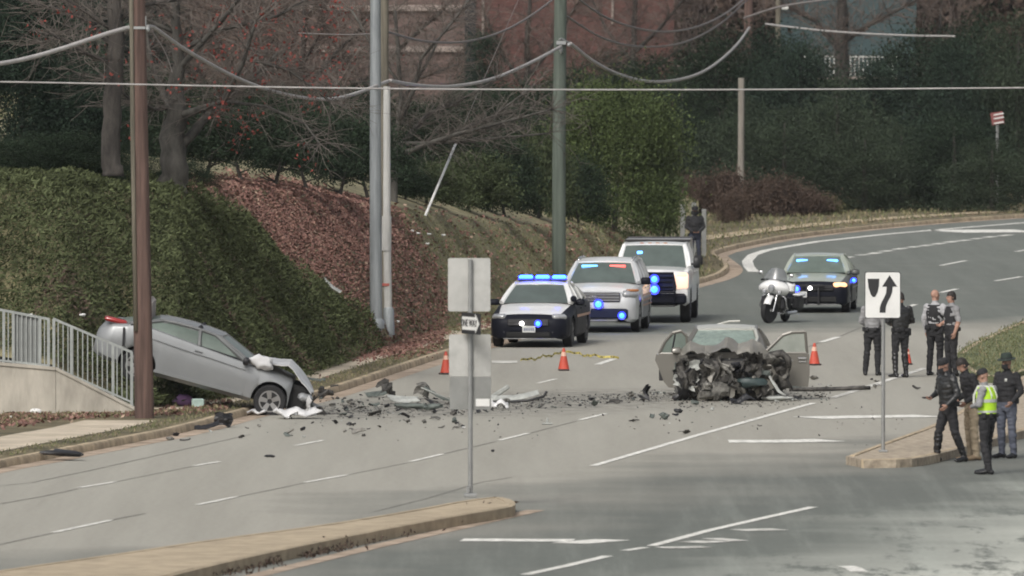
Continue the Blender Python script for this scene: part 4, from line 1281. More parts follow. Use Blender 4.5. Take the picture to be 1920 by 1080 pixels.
# ================================================================ SIGNS
M_alu = mat("bare_aluminium_back", (0.42, 0.42, 0.40), .5, .25, vary=.08, vscale=3, color2=(0.45, 0.45, 0.43))
M_alud = mat("dull_aluminium_back", (0.24, 0.245, 0.235), .55, .3, vary=.1, vscale=3)
M_post = mat("sign_post_steel", (0.28, 0.285, 0.28), .5, .4, vary=.12, vscale=3)
M_white = mat("sign_white", (0.70, 0.70, 0.68), .55, vary=.05)
M_black = mat("sign_black", (0.018, 0.018, 0.02), .6, vary=.1)
sp = G(882, 932, .165)
SP = thing("sign_post", "sign post on the near island with blank backs and a one way arrow", "road sign", sp)
k_ = sp.y / FOC
def sx(u): return (u - 882) * k_
def sz(v): return D(882, v, sp.y).z - sp.z
mb = MB(); mb.tube([(0, 0, 0), (0, 0, sz(486))], .037, 8); mb.build("post", M_post, SP, smooth=40)
mb = MB(); mb.rbox((0, 0, .03), (.2, .2, .06), .01); mb.box((-.04, -.04, .12), (.05, .05, .1)); mb.build("anchor", M_post, SP)
def panel(name, u0, v0, u1, v1, y, m, th=.008, r=.03, parent=None, ox=None):
    X0, X1, Z0, Z1 = sx(u0), sx(u1), sz(v1), sz(v0)
    pts = []
    for cx, cz, a0_ in ((X1 - r, Z1 - r, 0), (X0 + r, Z1 - r, 90), (X0 + r, Z0 + r, 180), (X1 - r, Z0 + r, 270)):
        for a in (0, 30, 60, 90):
            pts.append((cx + r * math.cos(R(a0_ + a)), y, cz + r * math.sin(R(a0_ + a))))
    mb = MB(); mb.prism(pts, (0, th, 0))
    return mb.build(name, m, parent or SP)
panel("sign_back", 840, 484, 919.5, 584, .045, M_alu)
panel("sign_back", 842, 627, 920.5, 705.5, .045, M_alu)
panel("sign_back", 843, 706.5, 921, 768, .045, M_alud)
panel("sticker", 892, 748, 918, 762, .036, M_white, .006, .004)
for v in (500, 570, 640, 690, 720, 756):
    mb = MB(); mb.box((0, -.03, sz(v)), (.03, .03, .03)); mb.build("bolt", M_post, SP)
def text_mesh(s, size, m, ext=.003):
    cu = bpy.data.curves.new("lettering", 'FONT')
    cu.body = s
    cu.size = size
    cu.extrude = ext
    cu.resolution_u = 2
    cu.align_x, cu.align_y = 'CENTER', 'CENTER'
    o = bpy.data.objects.new("lettering_source", cu)
    COL.objects.link(o)
    dg = bpy.context.evaluated_depsgraph_get()
    me = bpy.data.meshes.new_from_object(o.evaluated_get(dg))
    bpy.data.objects.remove(o)
    bpy.data.curves.remove(cu)
    me.materials.clear()
    me.materials.append(m)
    return me
ow = thing("one_way_sign", "small black one way sign with white arrow on the island sign post", "road sign", (sp.x + .015, sp.y - .46, sp.z + sz(605)), 0)
ow.rotation_euler = (0, 0, R(-70))
mb = MB(); mb.tube([(-.42, .012, 0), (.12, .012, 0)], .012, 6); mb.build("bracket", M_post, ow)
mb = MB(); mb.rbox((0, 0, 0), (.88, .012, .34), .008); mb.build("plate", M_black, ow)
mb = MB(); mb.prism([(-.40, -.012, -.105), (.22, -.012, -.105), (.22, -.012, -.155), (.41, -.012, 0), (.22, -.012, .155), (.22, -.012, .105), (-.40, -.012, .105)], (0, .004, 0)); mb.build("arrow", M_white, ow)
o = link("lettering", text_mesh("ONE WAY", .165, M_black), ow); o.location = (-.07, -.016, 0); o.rotation_euler = (R(90), 0, 0)
rp = G(1656, 848, .145)
SP2 = thing("keep_right_sign", "white keep right sign with black curved arrow on the right island nose", "road sign", rp)
k_ = rp.y / FOC
def sx(u): return (u - 1656) * k_
def sz(v): return D(1656, v, rp.y).z - rp.z
mb = MB(); mb.tube([(0, .03, 0), (0, .03, sz(512))], .034, 8); mb.build("post", M_post, SP2, smooth=40)
mb = MB(); mb.rbox((0, .03, .02), (.16, .16, .04), .01); mb.build("anchor", M_post, SP2)
panel("rim", 1621, 509.5, 1688.5, 597, -.012, M_black, .012, .035, SP2)
panel("plate", 1622.3, 510.8, 1687.2, 595.7, -.018, M_white, .01, .033, SP2)
def spt(a, b): return (sx(1622.5 + a * .1875), -.022, sz(511.3 + b * .1875))
mb = MB(); mb.prism([spt(*q) for q in ((20, 60), (138, 60), (135, 130), (120, 200), (97, 240), (75, 244), (52, 218), (30, 150))], (0, .003, 0)); mb.build("shield_mark", M_black, SP2)
lf = [(212, 138), (205, 205), (185, 250), (158, 300), (143, 345), (140, 400)]
rg = [(272, 138), (268, 190), (250, 240), (222, 290), (204, 340), (200, 400)]
mb = MB(); mb.grid([[spt(*a), spt(*b)] for a, b in zip(lf, rg)], thick=(0, .003, 0)); mb.prism([spt(240, 25), spt(318, 140), spt(165, 140)], (0, .0032, 0)); mb.build("curved_arrow", M_black, SP2)
for i, (u, vt, lab) in enumerate([(1280, 383, "grey square post just left of the man in black"), (1301, 379, "grey square post right behind the man in black's head"), (1320, 392, "grey square post just right of the man in black")]):
    g = G(u, 500 - 18, KH)
    t = thing("marker_post", lab, "post", g, 0, "grey posts behind the man in black")
    mb = MB(); mb.rbox((0, 0, (D(u, vt, g.y).z - g.z) / 2), (.15, .15, D(u, vt, g.y).z - g.z), .02); mb.build("post", M_alud, t)
Y = 424.0
bo = Vector(((1870 - 960) * Y / FOC, Y, KH))
t = thing("advert_board", "red and white board showing through a gap in the right hand evergreens", "sign", bo)
mb = MB(); mb.rbox((0, 0, D(1870, 222, Y).z - KH), (.5, .08, .5), .02, rot=Matrix.Rotation(R(-10), 3, 'Y')); mb.build("board", mat("faded_red_panel", (.20, .06, .055), .6), t)
for dz in (-.17, .02, .17):
    mb = MB(); mb.box((.05, -.06, D(1870, 222, Y).z - KH + dz), (.4, .02, .05), rot=Matrix.Rotation(R(-10), 3, 'Y')); mb.build("white_stripe", M_white, t)
mb = MB(); mb.tube([(0, .06, 0), (0, .06, D(1870, 222, Y).z - KH)], .06, 8); mb.build("post", M_post, t)
# ================================================================ VEHICLES
def paint(name, c, rough=.28, metal=.0, vary=.04, coat=.6):
    return mat(name, c, rough, metal, vary=vary, vscale=2, coat=coat)
M_tyre = mat("tyre_rubber", (0.018, 0.018, 0.019), .85, vary=.2, vscale=10)
M_rim = mat("alloy_rim", (0.34, 0.34, 0.34), .35, .75, vary=.1)
M_rimd = mat("steel_rim", (0.10, 0.10, 0.105), .5, .5, vary=.1)
M_trim = mat("black_trim", (0.014, 0.014, 0.016), .5, vary=.2)
M_under = mat("underbody", (0.012, 0.012, 0.012), .9)
M_glass = mat("car_glass_sky_tone", (0.085, 0.108, 0.097), .08, vary=.15, vscale=1.5, spec=.9, coat=.5)  # grey-green base colour has the sky's reflection put into it
M_glassl = mat("pale_car_glass", (0.12, 0.15, 0.13), .3, vary=.15, vscale=2.0, spec=.45)
M_chrome = mat("chrome", (0.62, 0.62, 0.62), .18, .9, vary=.05)
M_lamp = mat("clear_lamp_lens", (0.36, 0.37, 0.38), .12, .3, vary=.2, vscale=12, coat=1)
M_amber = mat("amber_lens", (0.42, 0.16, 0.05), .2, vary=.1, coat=1)
M_redl = mat("red_lens", (0.32, 0.025, 0.022), .2, vary=.1, coat=1)
def glow(name, c, s):
    return mat(name, tuple(min(1, x * .5 + .1) for x in c), .3, emit=c, estr=s)
E_blue = glow("blue_strobe", (0.007, 0.058, 1.0), 13)
E_halo = glow("blue_halo_glow", (0.006, 0.025, 0.8), 2.2)  # emission added to imitate the blue glow around lit lenses
E_bluebar = glow("blue_light_bar", (0.010, 0.055, 1.0), 16)
E_bluev = glow("blue_visor_light", (0.09, 0.38, 1.0), 3.2)
E_redv = glow("red_visor_light", (1.0, 0.10, 0.08), 1.6)
E_white = glow("white_strobe", (1.0, 0.98, 0.92), 9)
E_head = glow("warm_headlamp", (1.0, 0.50, 0.24), 1.5)
E_headw = glow("bright_headlamp", (1.0, 0.66, 0.48), .85)

class Car:
    def __init__(s, name, label, cat, P, loc, rot, group=None):
        s.P = P
        s.root = thing(name, label, cat, loc, 0, group)
        s.root.rotation_euler = rot
        k = np.array(P['keys'], dtype=float)
        s.k = k
        s.fold = None
    def prm(s, y):
        k = s.k
        # smooth interpolation (cosine-free cubic) of the key stations
        return [float(np.interp(y, k[:, 0], k[:, i])) for i in range(1, 6)]
    def arch(s, y, sill):
        z = sill
        for yc in s.P['axles']:
            ra = s.P['arch']
            if abs(y - yc) < ra:
                z = max(z, s.P['wr'] + math.sqrt(ra * ra - (y - yc) ** 2))
        return z
    def sec(s, y, archs=True):
        w, sill, zs, zt, wsh = s.prm(y)
        zb = s.arch(y, sill) if archs else sill
        inarch = zb > sill + .02
        z1 = zb + (.0 if inarch else .07)
        zm = max(z1 + .01, sill + .52 * (zs - sill))
        z3 = max(zm + .01, zs - .10)
        pts = [(w * (.98 if inarch else .88), zb), (w * .985, z1 + .005), (w, zm), (w * .985, z3), (w * .95 if wsh > w * .94 else (w + wsh) / 2, max(z3 + .005, zs - .02)), (wsh, zs), (wsh * .75, zs + (zt - zs) * .62), (wsh * .38, zs + (zt - zs) * .92), (0, zt)]
        return [Vector((a, y, b)) for a, b in pts]
    def ys(s, a, b, step=.12):
        v = set(np.round(np.arange(a, b + 1e-6, step), 3)) | {round(a, 3), round(b, 3)}
        for yc in s.P['axles']:
            ra = s.P['arch']
            for f in (-1, -.985, -.94, -.86, -.75, -.6, -.4, -.2, 0, .2, .4, .6, .75, .86, .94, .985, 1):
                y = yc + f * ra
                if a < y < b: v.add(round(y, 4))
        for y in s.k[:, 0]:
            if a < y < b: v.add(round(float(y), 4))
        out = []
        for y in sorted(v):
            if not out or y - out[-1] > .004: out.append(y)
        return out
    def body(s, m, a=None, b=None, fascia=None, fy=None, warp=None, cap=True):
        a = s.k[0, 0] if a is None else a
        b = s.k[-1, 0] if b is None else b
        mb = MB()
        rows = []
        for y in s.ys(a, b):
            h = s.sec(y)
            rows.append([Vector((-p.x, p.y, p.z)) for p in h] + [p for p in reversed(h[:-1])])
        if warp: rows = [[warp(p) for p in r_] for r_ in rows]
        nc = len(rows[0])
        vs = [p for r_ in rows for p in r_]
        fs, mi = [], []
        for i in range(len(rows) - 1):
            for j in range(nc - 1):
                fs.append((i * nc + j, (i + 1) * nc + j, (i + 1) * nc + j + 1, i * nc + j + 1))
                mi.append(1 if fascia and rows[i][0].y < fy else 0)
        mb.add(vs, fs)
        mb.m = mi
        if cap:
            mb.add(rows[0], [tuple(range(nc))], 1 if fascia else 0)
            mb.add(rows[-1], [tuple(range(nc - 1, -1, -1))], 0)
        o = mb.build("body", [m, fascia] if fascia else m, s.root, smooth=38)
        s.body_o = o
        # dark underside so nothing shows through
        w = s.P['W'] / 2
        mb = MB()
        ax0, ax1 = s.P['axles']
        mb.box((0, (max(a, s.k[0, 0] + .2) + b - .2) / 2, s.P['sill'] + .19), (w * 1.34, b - max(a, s.k[0, 0] + .2) - .3, .34))
        mb.build("underbody", M_under, s.root)
        return o
    def wheels(s, rim, which=(0, 1, 2, 3), steer=0):
        P = s.P
        r, tw = P['wr'], P.get('tw', .22)
        if 'wm' not in P:
            mb = MB(); mb.lathe([(r * .64, -tw * .46), (r * .9, -tw * .5), (r * .985, -tw * .4), (r, -tw * .2), (r, tw * .2), (r * .985, tw * .4), (r * .9, tw * .5), (r * .64, tw * .46)], 28, 'X')
            P['wm'] = mb.mesh("tyre", M_tyre, 40)
            mb = MB()
            mb.lathe([(r * .66, -tw * .44), (r * .66, tw * .44), (r * .60, tw * .46), (r * .57, tw * .28), (.0001, tw * .25)], 28, 'X')
            mb.lathe([(.0001, tw * .40), (r * .14, tw * .40), (r * .16, tw * .30)], 12, 'X')
            me = mb.mesh("rim", [rim if P.get('solid') else M_rimd], 40)
            P['rm'] = me
            mb = MB()
            n = P.get('spokes', 5)
            for k in range(n):
                a = 2 * math.pi * k / n
                M = Matrix.Rotation(a, 4, 'X')
                mb.prism([(tw * .36, -.035, r * .1), (tw * .36, .035, r * .1), (tw * .42, .052, r * .6), (tw * .42, -.052, r * .6)], (.02, 0, 0), 0, M)
            mb.lathe([(r * .66, tw * .40), (r * .66, tw * .47), (r * .58, tw * .47), (r * .58, tw * .40)], 28, 'X')
            P['sm'] = mb.mesh("spokes", rim, 30)
        out = []
        for i, (sd, ya) in enumerate(((-1, 0), (1, 0), (-1, 1), (1, 1))):
            if i not in which: continue
            w = link("wheel", P['wm'], s.root)
            w.location = (sd * (P['W'] / 2 - tw * .52 - .02), P['axles'][ya], r)
            w.rotation_euler = (rnd.uniform(0, 6), 0, (steer if ya == 0 else 0) + (math.pi if sd < 0 else 0))
            link("rim", P['rm'], w)
            link("spokes", P['sm'], w)
            out.append(w)
        return out
    def cabin(s, m, glass, pil=None, frames=True, wind=True):
        """greenhouse: glass panels, roof skin, pillars.  c = (y wind base, z, y wind top, z, y rear top, z, y rear base, z, half belt, half roof)"""
        y0, z0, y1, z1, y2, z2, y3, z3, wb, wr = s.P['cabin']
        pil = pil or m
        bul = .05
        def side(t, f):                 # t 0 belt .. 1 roof; f along roof
            pass
        # windshield
        def sheet(ya, za, wa, yb, zb, wb_, bow, n=6, mm=5):
            rows = []
            for j in range(mm):
                t = j / (mm - 1)
                r_ = []
                for i in range(n + 1):
                    x = -1 + 2 * i / n
                    w = wa + (wb_ - wa) * t
                    q = 1 - x * x
                    r_.append(Vector((x * w, ya + (yb - ya) * t + bow * q, za + (zb - za) * t + .012 * math.sin(math.pi * t) + .012 * q)))
                rows.append(r_)
            return rows
        if wind:
            mb = MB(); mb.grid(sheet(y0, z0, wb - .03, y1, z1, wr - .03, -.10), thick=(0, .02, -.01)); mb.build("windshield", glass, s.root, smooth=40)
        mb = MB(); mb.grid([list(reversed(r_)) for r_ in sheet(y3, z3, wb - .05, y2, z2, wr - .04, .08)], thick=(0, -.02, -.01)); mb.build("rear_window", glass, s.root, smooth=40)
        # roof skin
        rows = []
        for j in range(9):
            t = j / 8
            y = y1 + (y2 - y1) * t
            z = z1 + (z2 - z1) * t + s.P.get('crown', .035) * math.sin(math.pi * t)
            w = wr * (1 + .02 * math.sin(math.pi * t))
            bow = -.10 * (1 - t) ** 2 + .08 * t * t
            rows.append([Vector((x * w, y + bow * (1 - x * x), z + .035 * (1 - x ** 2) - (.012 if abs(x) > .95 else 0))) for x in (-1, -.93, -.6, -.2, .2, .6, .93, 1)])
        mb = MB(); mb.grid([[p + Vector((0, 0, .012)) for p in r_] for r_ in rows], thick=(0, 0, -.05)); mb.build("roof", m, s.root, smooth=45)
        # sides: window panes between pillars
        bs = s.P['pillars']             # list of (y at belt, y at roof) for inner pillars
        ed = [(y0 + .10, y1 + .06)] + bs + [(y3 - .10, y2 - .04)]
        for sd in (-1, 1):
            def P_(yb, yr, t, o=0):
                return Vector((sd * (wb + (wr - wb) * t + bul * math.sin(math.pi * t) * .6 + o), yb + (yr - yb) * t, (z0 + (z3 - z0) * max(0, min(1, (yb - y0) / (y3 - y0)))) * (1 - t) + (z1 + (z2 - z1) * max(0, min(1, (yr - y1) / (y2 - y1)))) * t))
            for i in range(len(ed) - 1):
                (a0_, a1_), (c0_, c1_) = ed[i], ed[i + 1]
                rows = []
                for t in (0, .25, .5, .75, 1):
                    rows.append([P_(a0_ + (c0_ - a0_) * f, a1_ + (c1_ - a1_) * f, t) for f in (0, .33, .66, 1)])
                if sd > 0: rows = [list(reversed(r_)) for r_ in rows]
                mb = MB(); mb.grid(rows, thick=(-sd * .02, 0, 0)); mb.build("side_window", glass, s.root, smooth=40)
            # pillars
            mb = MB()
            for i, (a, b_) in enumerate(ed):
                wd = (.045, .04)[0 < i < len(ed) - 1]
                pts = [P_(a, b_, t, .008) for t in (0, .3, .6, 1)]
                mb.tube(pts, [wd * 1.25, wd, wd * .9, wd], 6)
                if i == len(ed) - 1 and s.P.get('cpil'):
                    c = s.P['cpil']
                    mb.prism([P_(a - c, b_ - .05, 0, .004), P_(y3, y2, 0, .004), P_(y3, y2, 1, .004), P_(a - c, b_ - .12, 1, .004)], (sd * .01, 0, 0))
            mb.tube([P_(ed[0][0], ed[0][1], 0, .0), Vector((sd * wr, y1, z1)), Vector((sd * (wr - .005), y1 + .01, z1 + .015))], .04, 6)
            mb.tube([Vector((sd * (wb - .03), y0, z0)), Vector((sd * (wr - .02), y1, z1 + .01))], .038, 6)
            mb.tube([Vector((sd * wr * 1.0, y1 + (y2 - y1) * f, z1 + (z2 - z1) * f + s.P.get('crown', .035) * math.sin(math.pi * f))) for f in (0, .25, .5, .75, 1)], .036, 6)
            mb.build("pillars", pil, s.root, smooth=40)
            if frames:
                mb = MB(); mb.tube([P_(e[0], e[1], .015, .012) for e in (ed[0],) + tuple(ed[1:])], .014, 5); mb.build("window_trim", M_trim, s.root)
        mb = MB()
        mb.prism([(-wb * .9, y0 + .15, z0 - .15), (wb * .9, y0 + .15, z0 - .15), (wb * .9, y3 - .2, z3 - .15), (-wb * .9, y3 - .2, z3 - .15)], (0, 0, .12))
        for x in (-.38, .38):
            mb.rbox((x, (y1 + y0) / 2 + .75, z0 + .08), (.5, .14, .5), .05); mb.rbox((x, (y1 + y0) / 2 + .78, z0 + .36), (.24, .1, .16), .04)
        mb.build("seats", M_trim, s.root)
    def door(s, ya, yb, sd, m, top=4, handle=True, off=.006):
        rows = []
        for y in s.ys(ya, yb):
            h = s.sec(y)
            rows.append([Vector((sd * (p.x + off), p.y, p.z)) for p in h[1:top + 1]])
        if sd < 0: rows = [list(reversed(r_)) for r_ in rows]
        mb = MB(); mb.grid(rows, thick=(-sd * .012, 0, 0))
        d = mb.build("door", m, s.root, smooth=40)
        if handle:
            h = s.sec(yb - .18)
            mb = MB(); mb.rbox((sd * (h[3].x + .022), yb - .18, h[3].z - .01), (.03, .16, .035), .012); mb.build("handle", s.P.get('hm', m), d)
        return d
    def hood(s, ya, yb, m, off=.008, warp=None, inset=.02):
        rows = []
        for y in s.ys(ya, yb, .1):
            h = s.sec(y)[5:]
            rows.append([Vector((-p.x * (1 - inset), p.y, p.z + off)) for p in h] + [Vector((p.x * (1 - inset), p.y, p.z + off)) for p in reversed(h[:-1])])
        if warp: rows = [[warp(p) for p in r_] for r_ in rows]
        mb = MB(); mb.grid([list(reversed(r_)) for r_ in rows], thick=(0, 0, -.02))
        return mb.build("hood", m, s.root, smooth=40)
    def mirror(s, y, z, m, size=(.2, .1, .14), x=None):
        for sd in (-1, 1):
            xx = (x or s.P['W'] / 2 + .06)
            mb = MB(); mb.rbox((sd * xx, y, z), size, .03); mb.tube([(sd * (xx - size[0] * .4), y + .02, z - .03), (sd * (xx - size[0] * .5 - .1), y + .03, z - .06)], .03, 6); mb.build("mirror", m, s.root, smooth=45)
    def plate(s, y, z, x=0, w=.31, h=.16):
        mb = MB(); mb.rbox((x, y, z), (w, .015, h), .006); p = mb.build("number_plate", mat("plate_white", (.5, .51, .5), .5, vary=.12, vscale=14), s.root)
        mb = MB()
        for k in range(6): mb.box((x - w * .34 + k * w * .136, y - .009, z - .005), (w * .075, .003, h * .4))
        mb.build("plate_characters", mat("plate_blue", (.08, .1, .18), .6), p)
    def strobe(s, x, y, z, m, r=.06):
        mb = MB(); mb.lathe([(.0001, -.04), (r * .7, -.03), (r, -.005), (r, .02)], 14, 'Y', (x, y, z)); o = mb.build("strobe", m, s.root, smooth=50)
        if m is E_blue:  # added glowing ring, stands in for the bloom round the strobe
            mb = MB(); mb.lathe([(r * 1.0, -.012), (r * 1.4, -.02), (r * 1.45, .01), (r * 1.0, .03)], 16, 'Y', (x, y, z)); mb.build('glow_ring', E_halo, o, smooth=50)
        return o

def lens(c, size, m, parent, rot=0, name="headlight"):
    mb = MB(); mb.rbox((0, 0, 0), size, min(size) * .32)
    o = mb.build(name, m, parent, smooth=45)
    o.location = c
    o.rotation_euler = (0, 0, rot)
    return o

SEDAN = dict(W=1.93, sill=.20, axles=(-1.56, 1.30), wr=.345, arch=.405, spokes=5,
    keys=[(-2.55, .66, .26, .60, .63, .50), (-2.50, .78, .21, .68, .72, .60), (-2.38, .88, .20, .745, .79, .70), (-2.1, .945, .20, .80, .86, .76), (-1.5, .965, .20, .89, .96, .80), (-.95, .965, .20, .965, 1.03, .84), (0, .965, .20, .99, 1.02, .85), (1.3, .965, .20, 1.02, 1.05, .84), (1.75, .95, .22, 1.035, 1.085, .80), (2.3, .92, .26, 1.03, 1.09, .76), (2.5, .84, .3, .98, 1.04, .7), (2.56, .74, .34, .86, .90, .62)],
    cabin=(-1.02, 1.02, -.22, 1.43, .78, 1.45, 1.72, 1.09, .83, .62), pillars=[(.10, .18), (.98, .86)], cpil=.28)
SUVP = dict(W=2.0, sill=.26, axles=(-1.50, 1.37), wr=.375, arch=.44, spokes=5,
    keys=[(-2.5, .70, .34, .80, .84, .55), (-2.44, .82, .28, .90, .96, .64), (-2.3, .93, .26, .98, 1.05, .72), (-2.0, .985, .26, 1.04, 1.12, .78), (-1.3, 1.0, .26, 1.11, 1.19, .84), (-.9, 1.0, .26, 1.15, 1.21, .88), (0, 1.0, .26, 1.17, 1.2, .90), (1.8, 1.0, .26, 1.19, 1.22, .89), (2.3, .97, .3, 1.18, 1.2, .87), (2.46, .9, .36, 1.1, 1.12, .8)],
    cabin=(-1.0, 1.20, -.28, 1.68, 2.05, 1.72, 2.42, 1.18, .89, .70), pillars=[(.05, .10), (.98, .98), (1.75, 1.68)], crown=.05, cpil=.2)
TRUCKP = dict(W=2.03, sill=.42, axles=(-1.95, 2.0), wr=.42, arch=.50, spokes=6, tw=.26,
    keys=[(-2.95, .88, .50, 1.18, 1.22, .78), (-2.90, .96, .46, 1.26, 1.30, .84), (-2.7, 1.0, .44, 1.30, 1.36, .87), (-2.0, 1.015, .42, 1.33, 1.39, .88), (-1.15, 1.015, .42, 1.36, 1.41, .90), (0, 1.015, .42, 1.37, 1.39, .91), (1.05, 1.015, .42, 1.37, 1.39, .91), (1.1, 1.0, .45, 1.34, 1.36, .93), (2.9, 1.0, .5, 1.34, 1.36, .93), (2.98, .96, .55, 1.3, 1.3, .9)],
    cabin=(-1.22, 1.38, -.62, 1.93, .85, 1.95, 1.05, 1.38, .91, .78), pillars=[(-.05, 0)], crown=.03, cpil=.12)
CHARP = dict(SEDAN)
CHARP.update(W=1.92, keys=[(-2.52, .72, .26, .64, .67, .56), (-2.47, .82, .22, .72, .76, .64), (-2.36, .90, .20, .79, .83, .72), (-2.1, .945, .20, .83, .89, .76), (-1.5, .96, .20, .91, .98, .80), (-.95, .96, .20, .975, 1.04, .84), (0, .96, .20, .99, 1.02, .85), (1.3, .96, .20, 1.01, 1.05, .84), (1.75, .95, .22, 1.02, 1.06, .80), (2.3, .92, .26, 1.02, 1.06, .76), (2.5, .84, .3, .98, 1.02, .7), (2.56, .74, .34, .86, .90, .62)],
    cabin=(-1.02, 1.03, -.22, 1.44, .72, 1.46, 1.66, 1.07, .83, .64))
for k in ('wm', 'rm', 'sm'): CHARP.pop(k, None)

def front_loc(u, v, L2, a, z=0):
    """root position of a car whose front bumper foot is at pixel (u,v), heading a"""
    f = G(u, v, z)
    return f + Vector((-math.sin(a), math.cos(a), 0)) * L2
W_white = paint("police_white", (0.80, 0.80, 0.79))
W_black = mat("police_black", (0.008, 0.009, 0.015), .45, vary=.1, spec=.12)
W_navy = mat("police_navy", (0.012, 0.016, 0.045), .4, vary=.1, spec=.25)
W_silver = paint("police_silver", (0.56, 0.57, 0.58), .3, .15)
W_sage = paint("trooper_grey", (0.34, 0.37, 0.315), .3)
W_grey = mat("trooper_dark_grey", (0.06, 0.064, 0.06), .35, vary=.1, spec=.35)
W_gold = mat("reflective_stripe", (0.50, 0.30, 0.2), .4, vary=.08)
def stripe(c, sd, ya, yb, za, zb, m, name="stripe"):
    mb = MB()
    rows = []
    for y in c.ys(ya, yb, .2):
        h = c.sec(y)
        x = max(p.x for p in h[1:4]) + .014
        rows.append([Vector((sd * x, y, za)), Vector((sd * x, y, zb))])
    if sd < 0: rows = [list(reversed(r_)) for r_ in rows]
    mb.grid(rows, thick=(-sd * .004, 0, 0))
    mb.build(name, m, c.root)

# --- black and white police sedan with the lit bar on its roof
a = R(-7)
c = Car("police_sedan", "black and white police sedan with lit blue roof light bar", "police car", SEDAN, front_loc(991, 652, 2.5, a), (0, 0, a))
c.body(W_black, fascia=W_black, fy=-2.2)
c.hood(-2.36, -.98, W_white)
c.cabin(W_white, M_glass)
c.wheels(M_rimd)
for sd in (-1, 1):
    c.door(-.92, .12, sd, W_white if sd < 0 else W_black); c.door(.14, 1.05, sd, W_black)
    lens((sd * .70, -2.34, .72), (.36, .22, .15), M_lamp, c.root, sd * R(28))
    lens((sd * .62, -2.50, .36), (.16, .08, .09), M_trim, c.root, sd * R(15), "fog_lamp")
    stripe(c, sd, -.9, 2.0, .68, .74, W_gold)
c.mirror(-.78, 1.03, W_black, (.22, .12, .15))
mb = MB(); mb.rbox((0, -2.56, .60), (.98, .05, .16), .03); mb.build("grille", M_trim, c.root)
mb = MB()
for k in range(4): mb.box((0, -2.588, .545 + k * .036), (.94, .01, .012))
mb.build("grille_bar", mat("dull_chrome", (.16, .16, .17), .4, .6), c.root)
mb = MB(); mb.rbox((0, -2.565, .31), (1.05, .06, .14), .03); mb.build("lower_intake", M_under, c.root)
mb = MB(); mb.rbox((0, -2.58, .215), (1.2, .05, .025), .01); mb.build("chrome_lip", M_rim, c.root)
c.plate(-2.60, .44, .02)
c.strobe(-.15, -2.62, .575, E_white, .05)
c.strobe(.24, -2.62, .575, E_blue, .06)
lb = MB(); lb.rbox((0, .28, 1.53), (1.16, .28, .05), .02); lb.tube([(-.4, .28, 1.46), (-.4, .28, 1.52)], .03, 6); lb.tube([(.4, .28, 1.46), (.4, .28, 1.52)], .03, 6)
bar = lb.build("light_bar", M_trim, c.root)
for x in (-.40, 0, .40):
    mb = MB(); mb.rbox((x, .28, 1.60), (.32, .27, .09), .035); mb.build("blue_lens", E_bluebar, bar, smooth=45)
    mb = MB(); mb.rbox((x, .28, 1.553), (.35, .29, .03), .01); mb.build("lens_skirt", E_halo, bar)
mb = MB(); mb.tube([(.84, -.92, 1.06), (.9, -1.02, 1.1)], .02, 5); mb.lathe([(.0001, -.1), (.07, -.09), (.08, 0), (.04, .08)], 12, 'Y', (.9, -1.02, 1.12)); mb.build("spotlight", W_black, c.root, smooth=40)

# --- police SUV
a = R(-5)
c = Car("police_suv", "silver white police suv with red and blue visor lights", "police car", SUVP, front_loc(1121, 624, 2.45, a), (0, 0, a))
c.body(W_silver, fascia=W_silver, fy=-2.2)
c.hood(-2.3, -.95, W_white)
c.cabin(W_white, M_glass, W_silver)
c.wheels(M_rim)
for sd in (-1, 1):
    c.door(-.9, .15, sd, W_silver); c.door(.17, 1.1, sd, W_silver)
    lens((sd * .76, -2.30, .94), (.40, .26, .20), M_lamp, c.root, sd * R(30))
    lens((sd * .84, -2.24, 1.045), (.26, .24, .06), M_amber, c.root, sd * R(34), "turn_signal")
    for zz in (.62, .74, .86): stripe(c, sd, -1.0, 2.1, zz, zz + .045, W_gold)
    mb = MB(); mb.tube([(sd * .66, -.1, 1.72), (sd * .67, .0, 1.79), (sd * .68, 1.8, 1.8), (sd * .67, 1.95, 1.74)], .022, 6); mb.build("roof_rail", M_chrome, c.root, smooth=True)
c.mirror(-.75, 1.24, W_black, (.24, .13, .18))
mb = MB(); mb.rbox((0, -2.50, .88), (1.12, .06, .24), .03); mb.build("grille", mat("grey_grille", (.12, .12, .125), .5, .4), c.root)
mb = MB()
for k in range(3): mb.rbox((0, -2.535, .80 + k * .075), (1.08, .02, .028), .006)
mb.build("grille_bar", M_rim, c.root)
mb = MB(); mb.rbox((-.1, -2.55, .885), (.2, .02, .085), .02); mb.build("badge", M_chrome, c.root)
mb = MB(); mb.rbox((0, -2.49, .47), (1.5, .1, .26), .05); mb.build("lower_bumper", W_navy, c.root)
mb = MB(); mb.rbox((0, -2.52, .30), (1.0, .08, .05), .02); mb.build("skid_plate", M_rim, c.root)
c.plate(-2.57, .62, -.32)
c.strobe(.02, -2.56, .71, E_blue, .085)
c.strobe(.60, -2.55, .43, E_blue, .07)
for x, m in ((-.36, E_bluev), (.34, E_redv)):
    mb = MB(); mb.rbox((x, -.50, 1.60), (.40, .05, .06), .015); mb.build("visor_light", m, c.root)

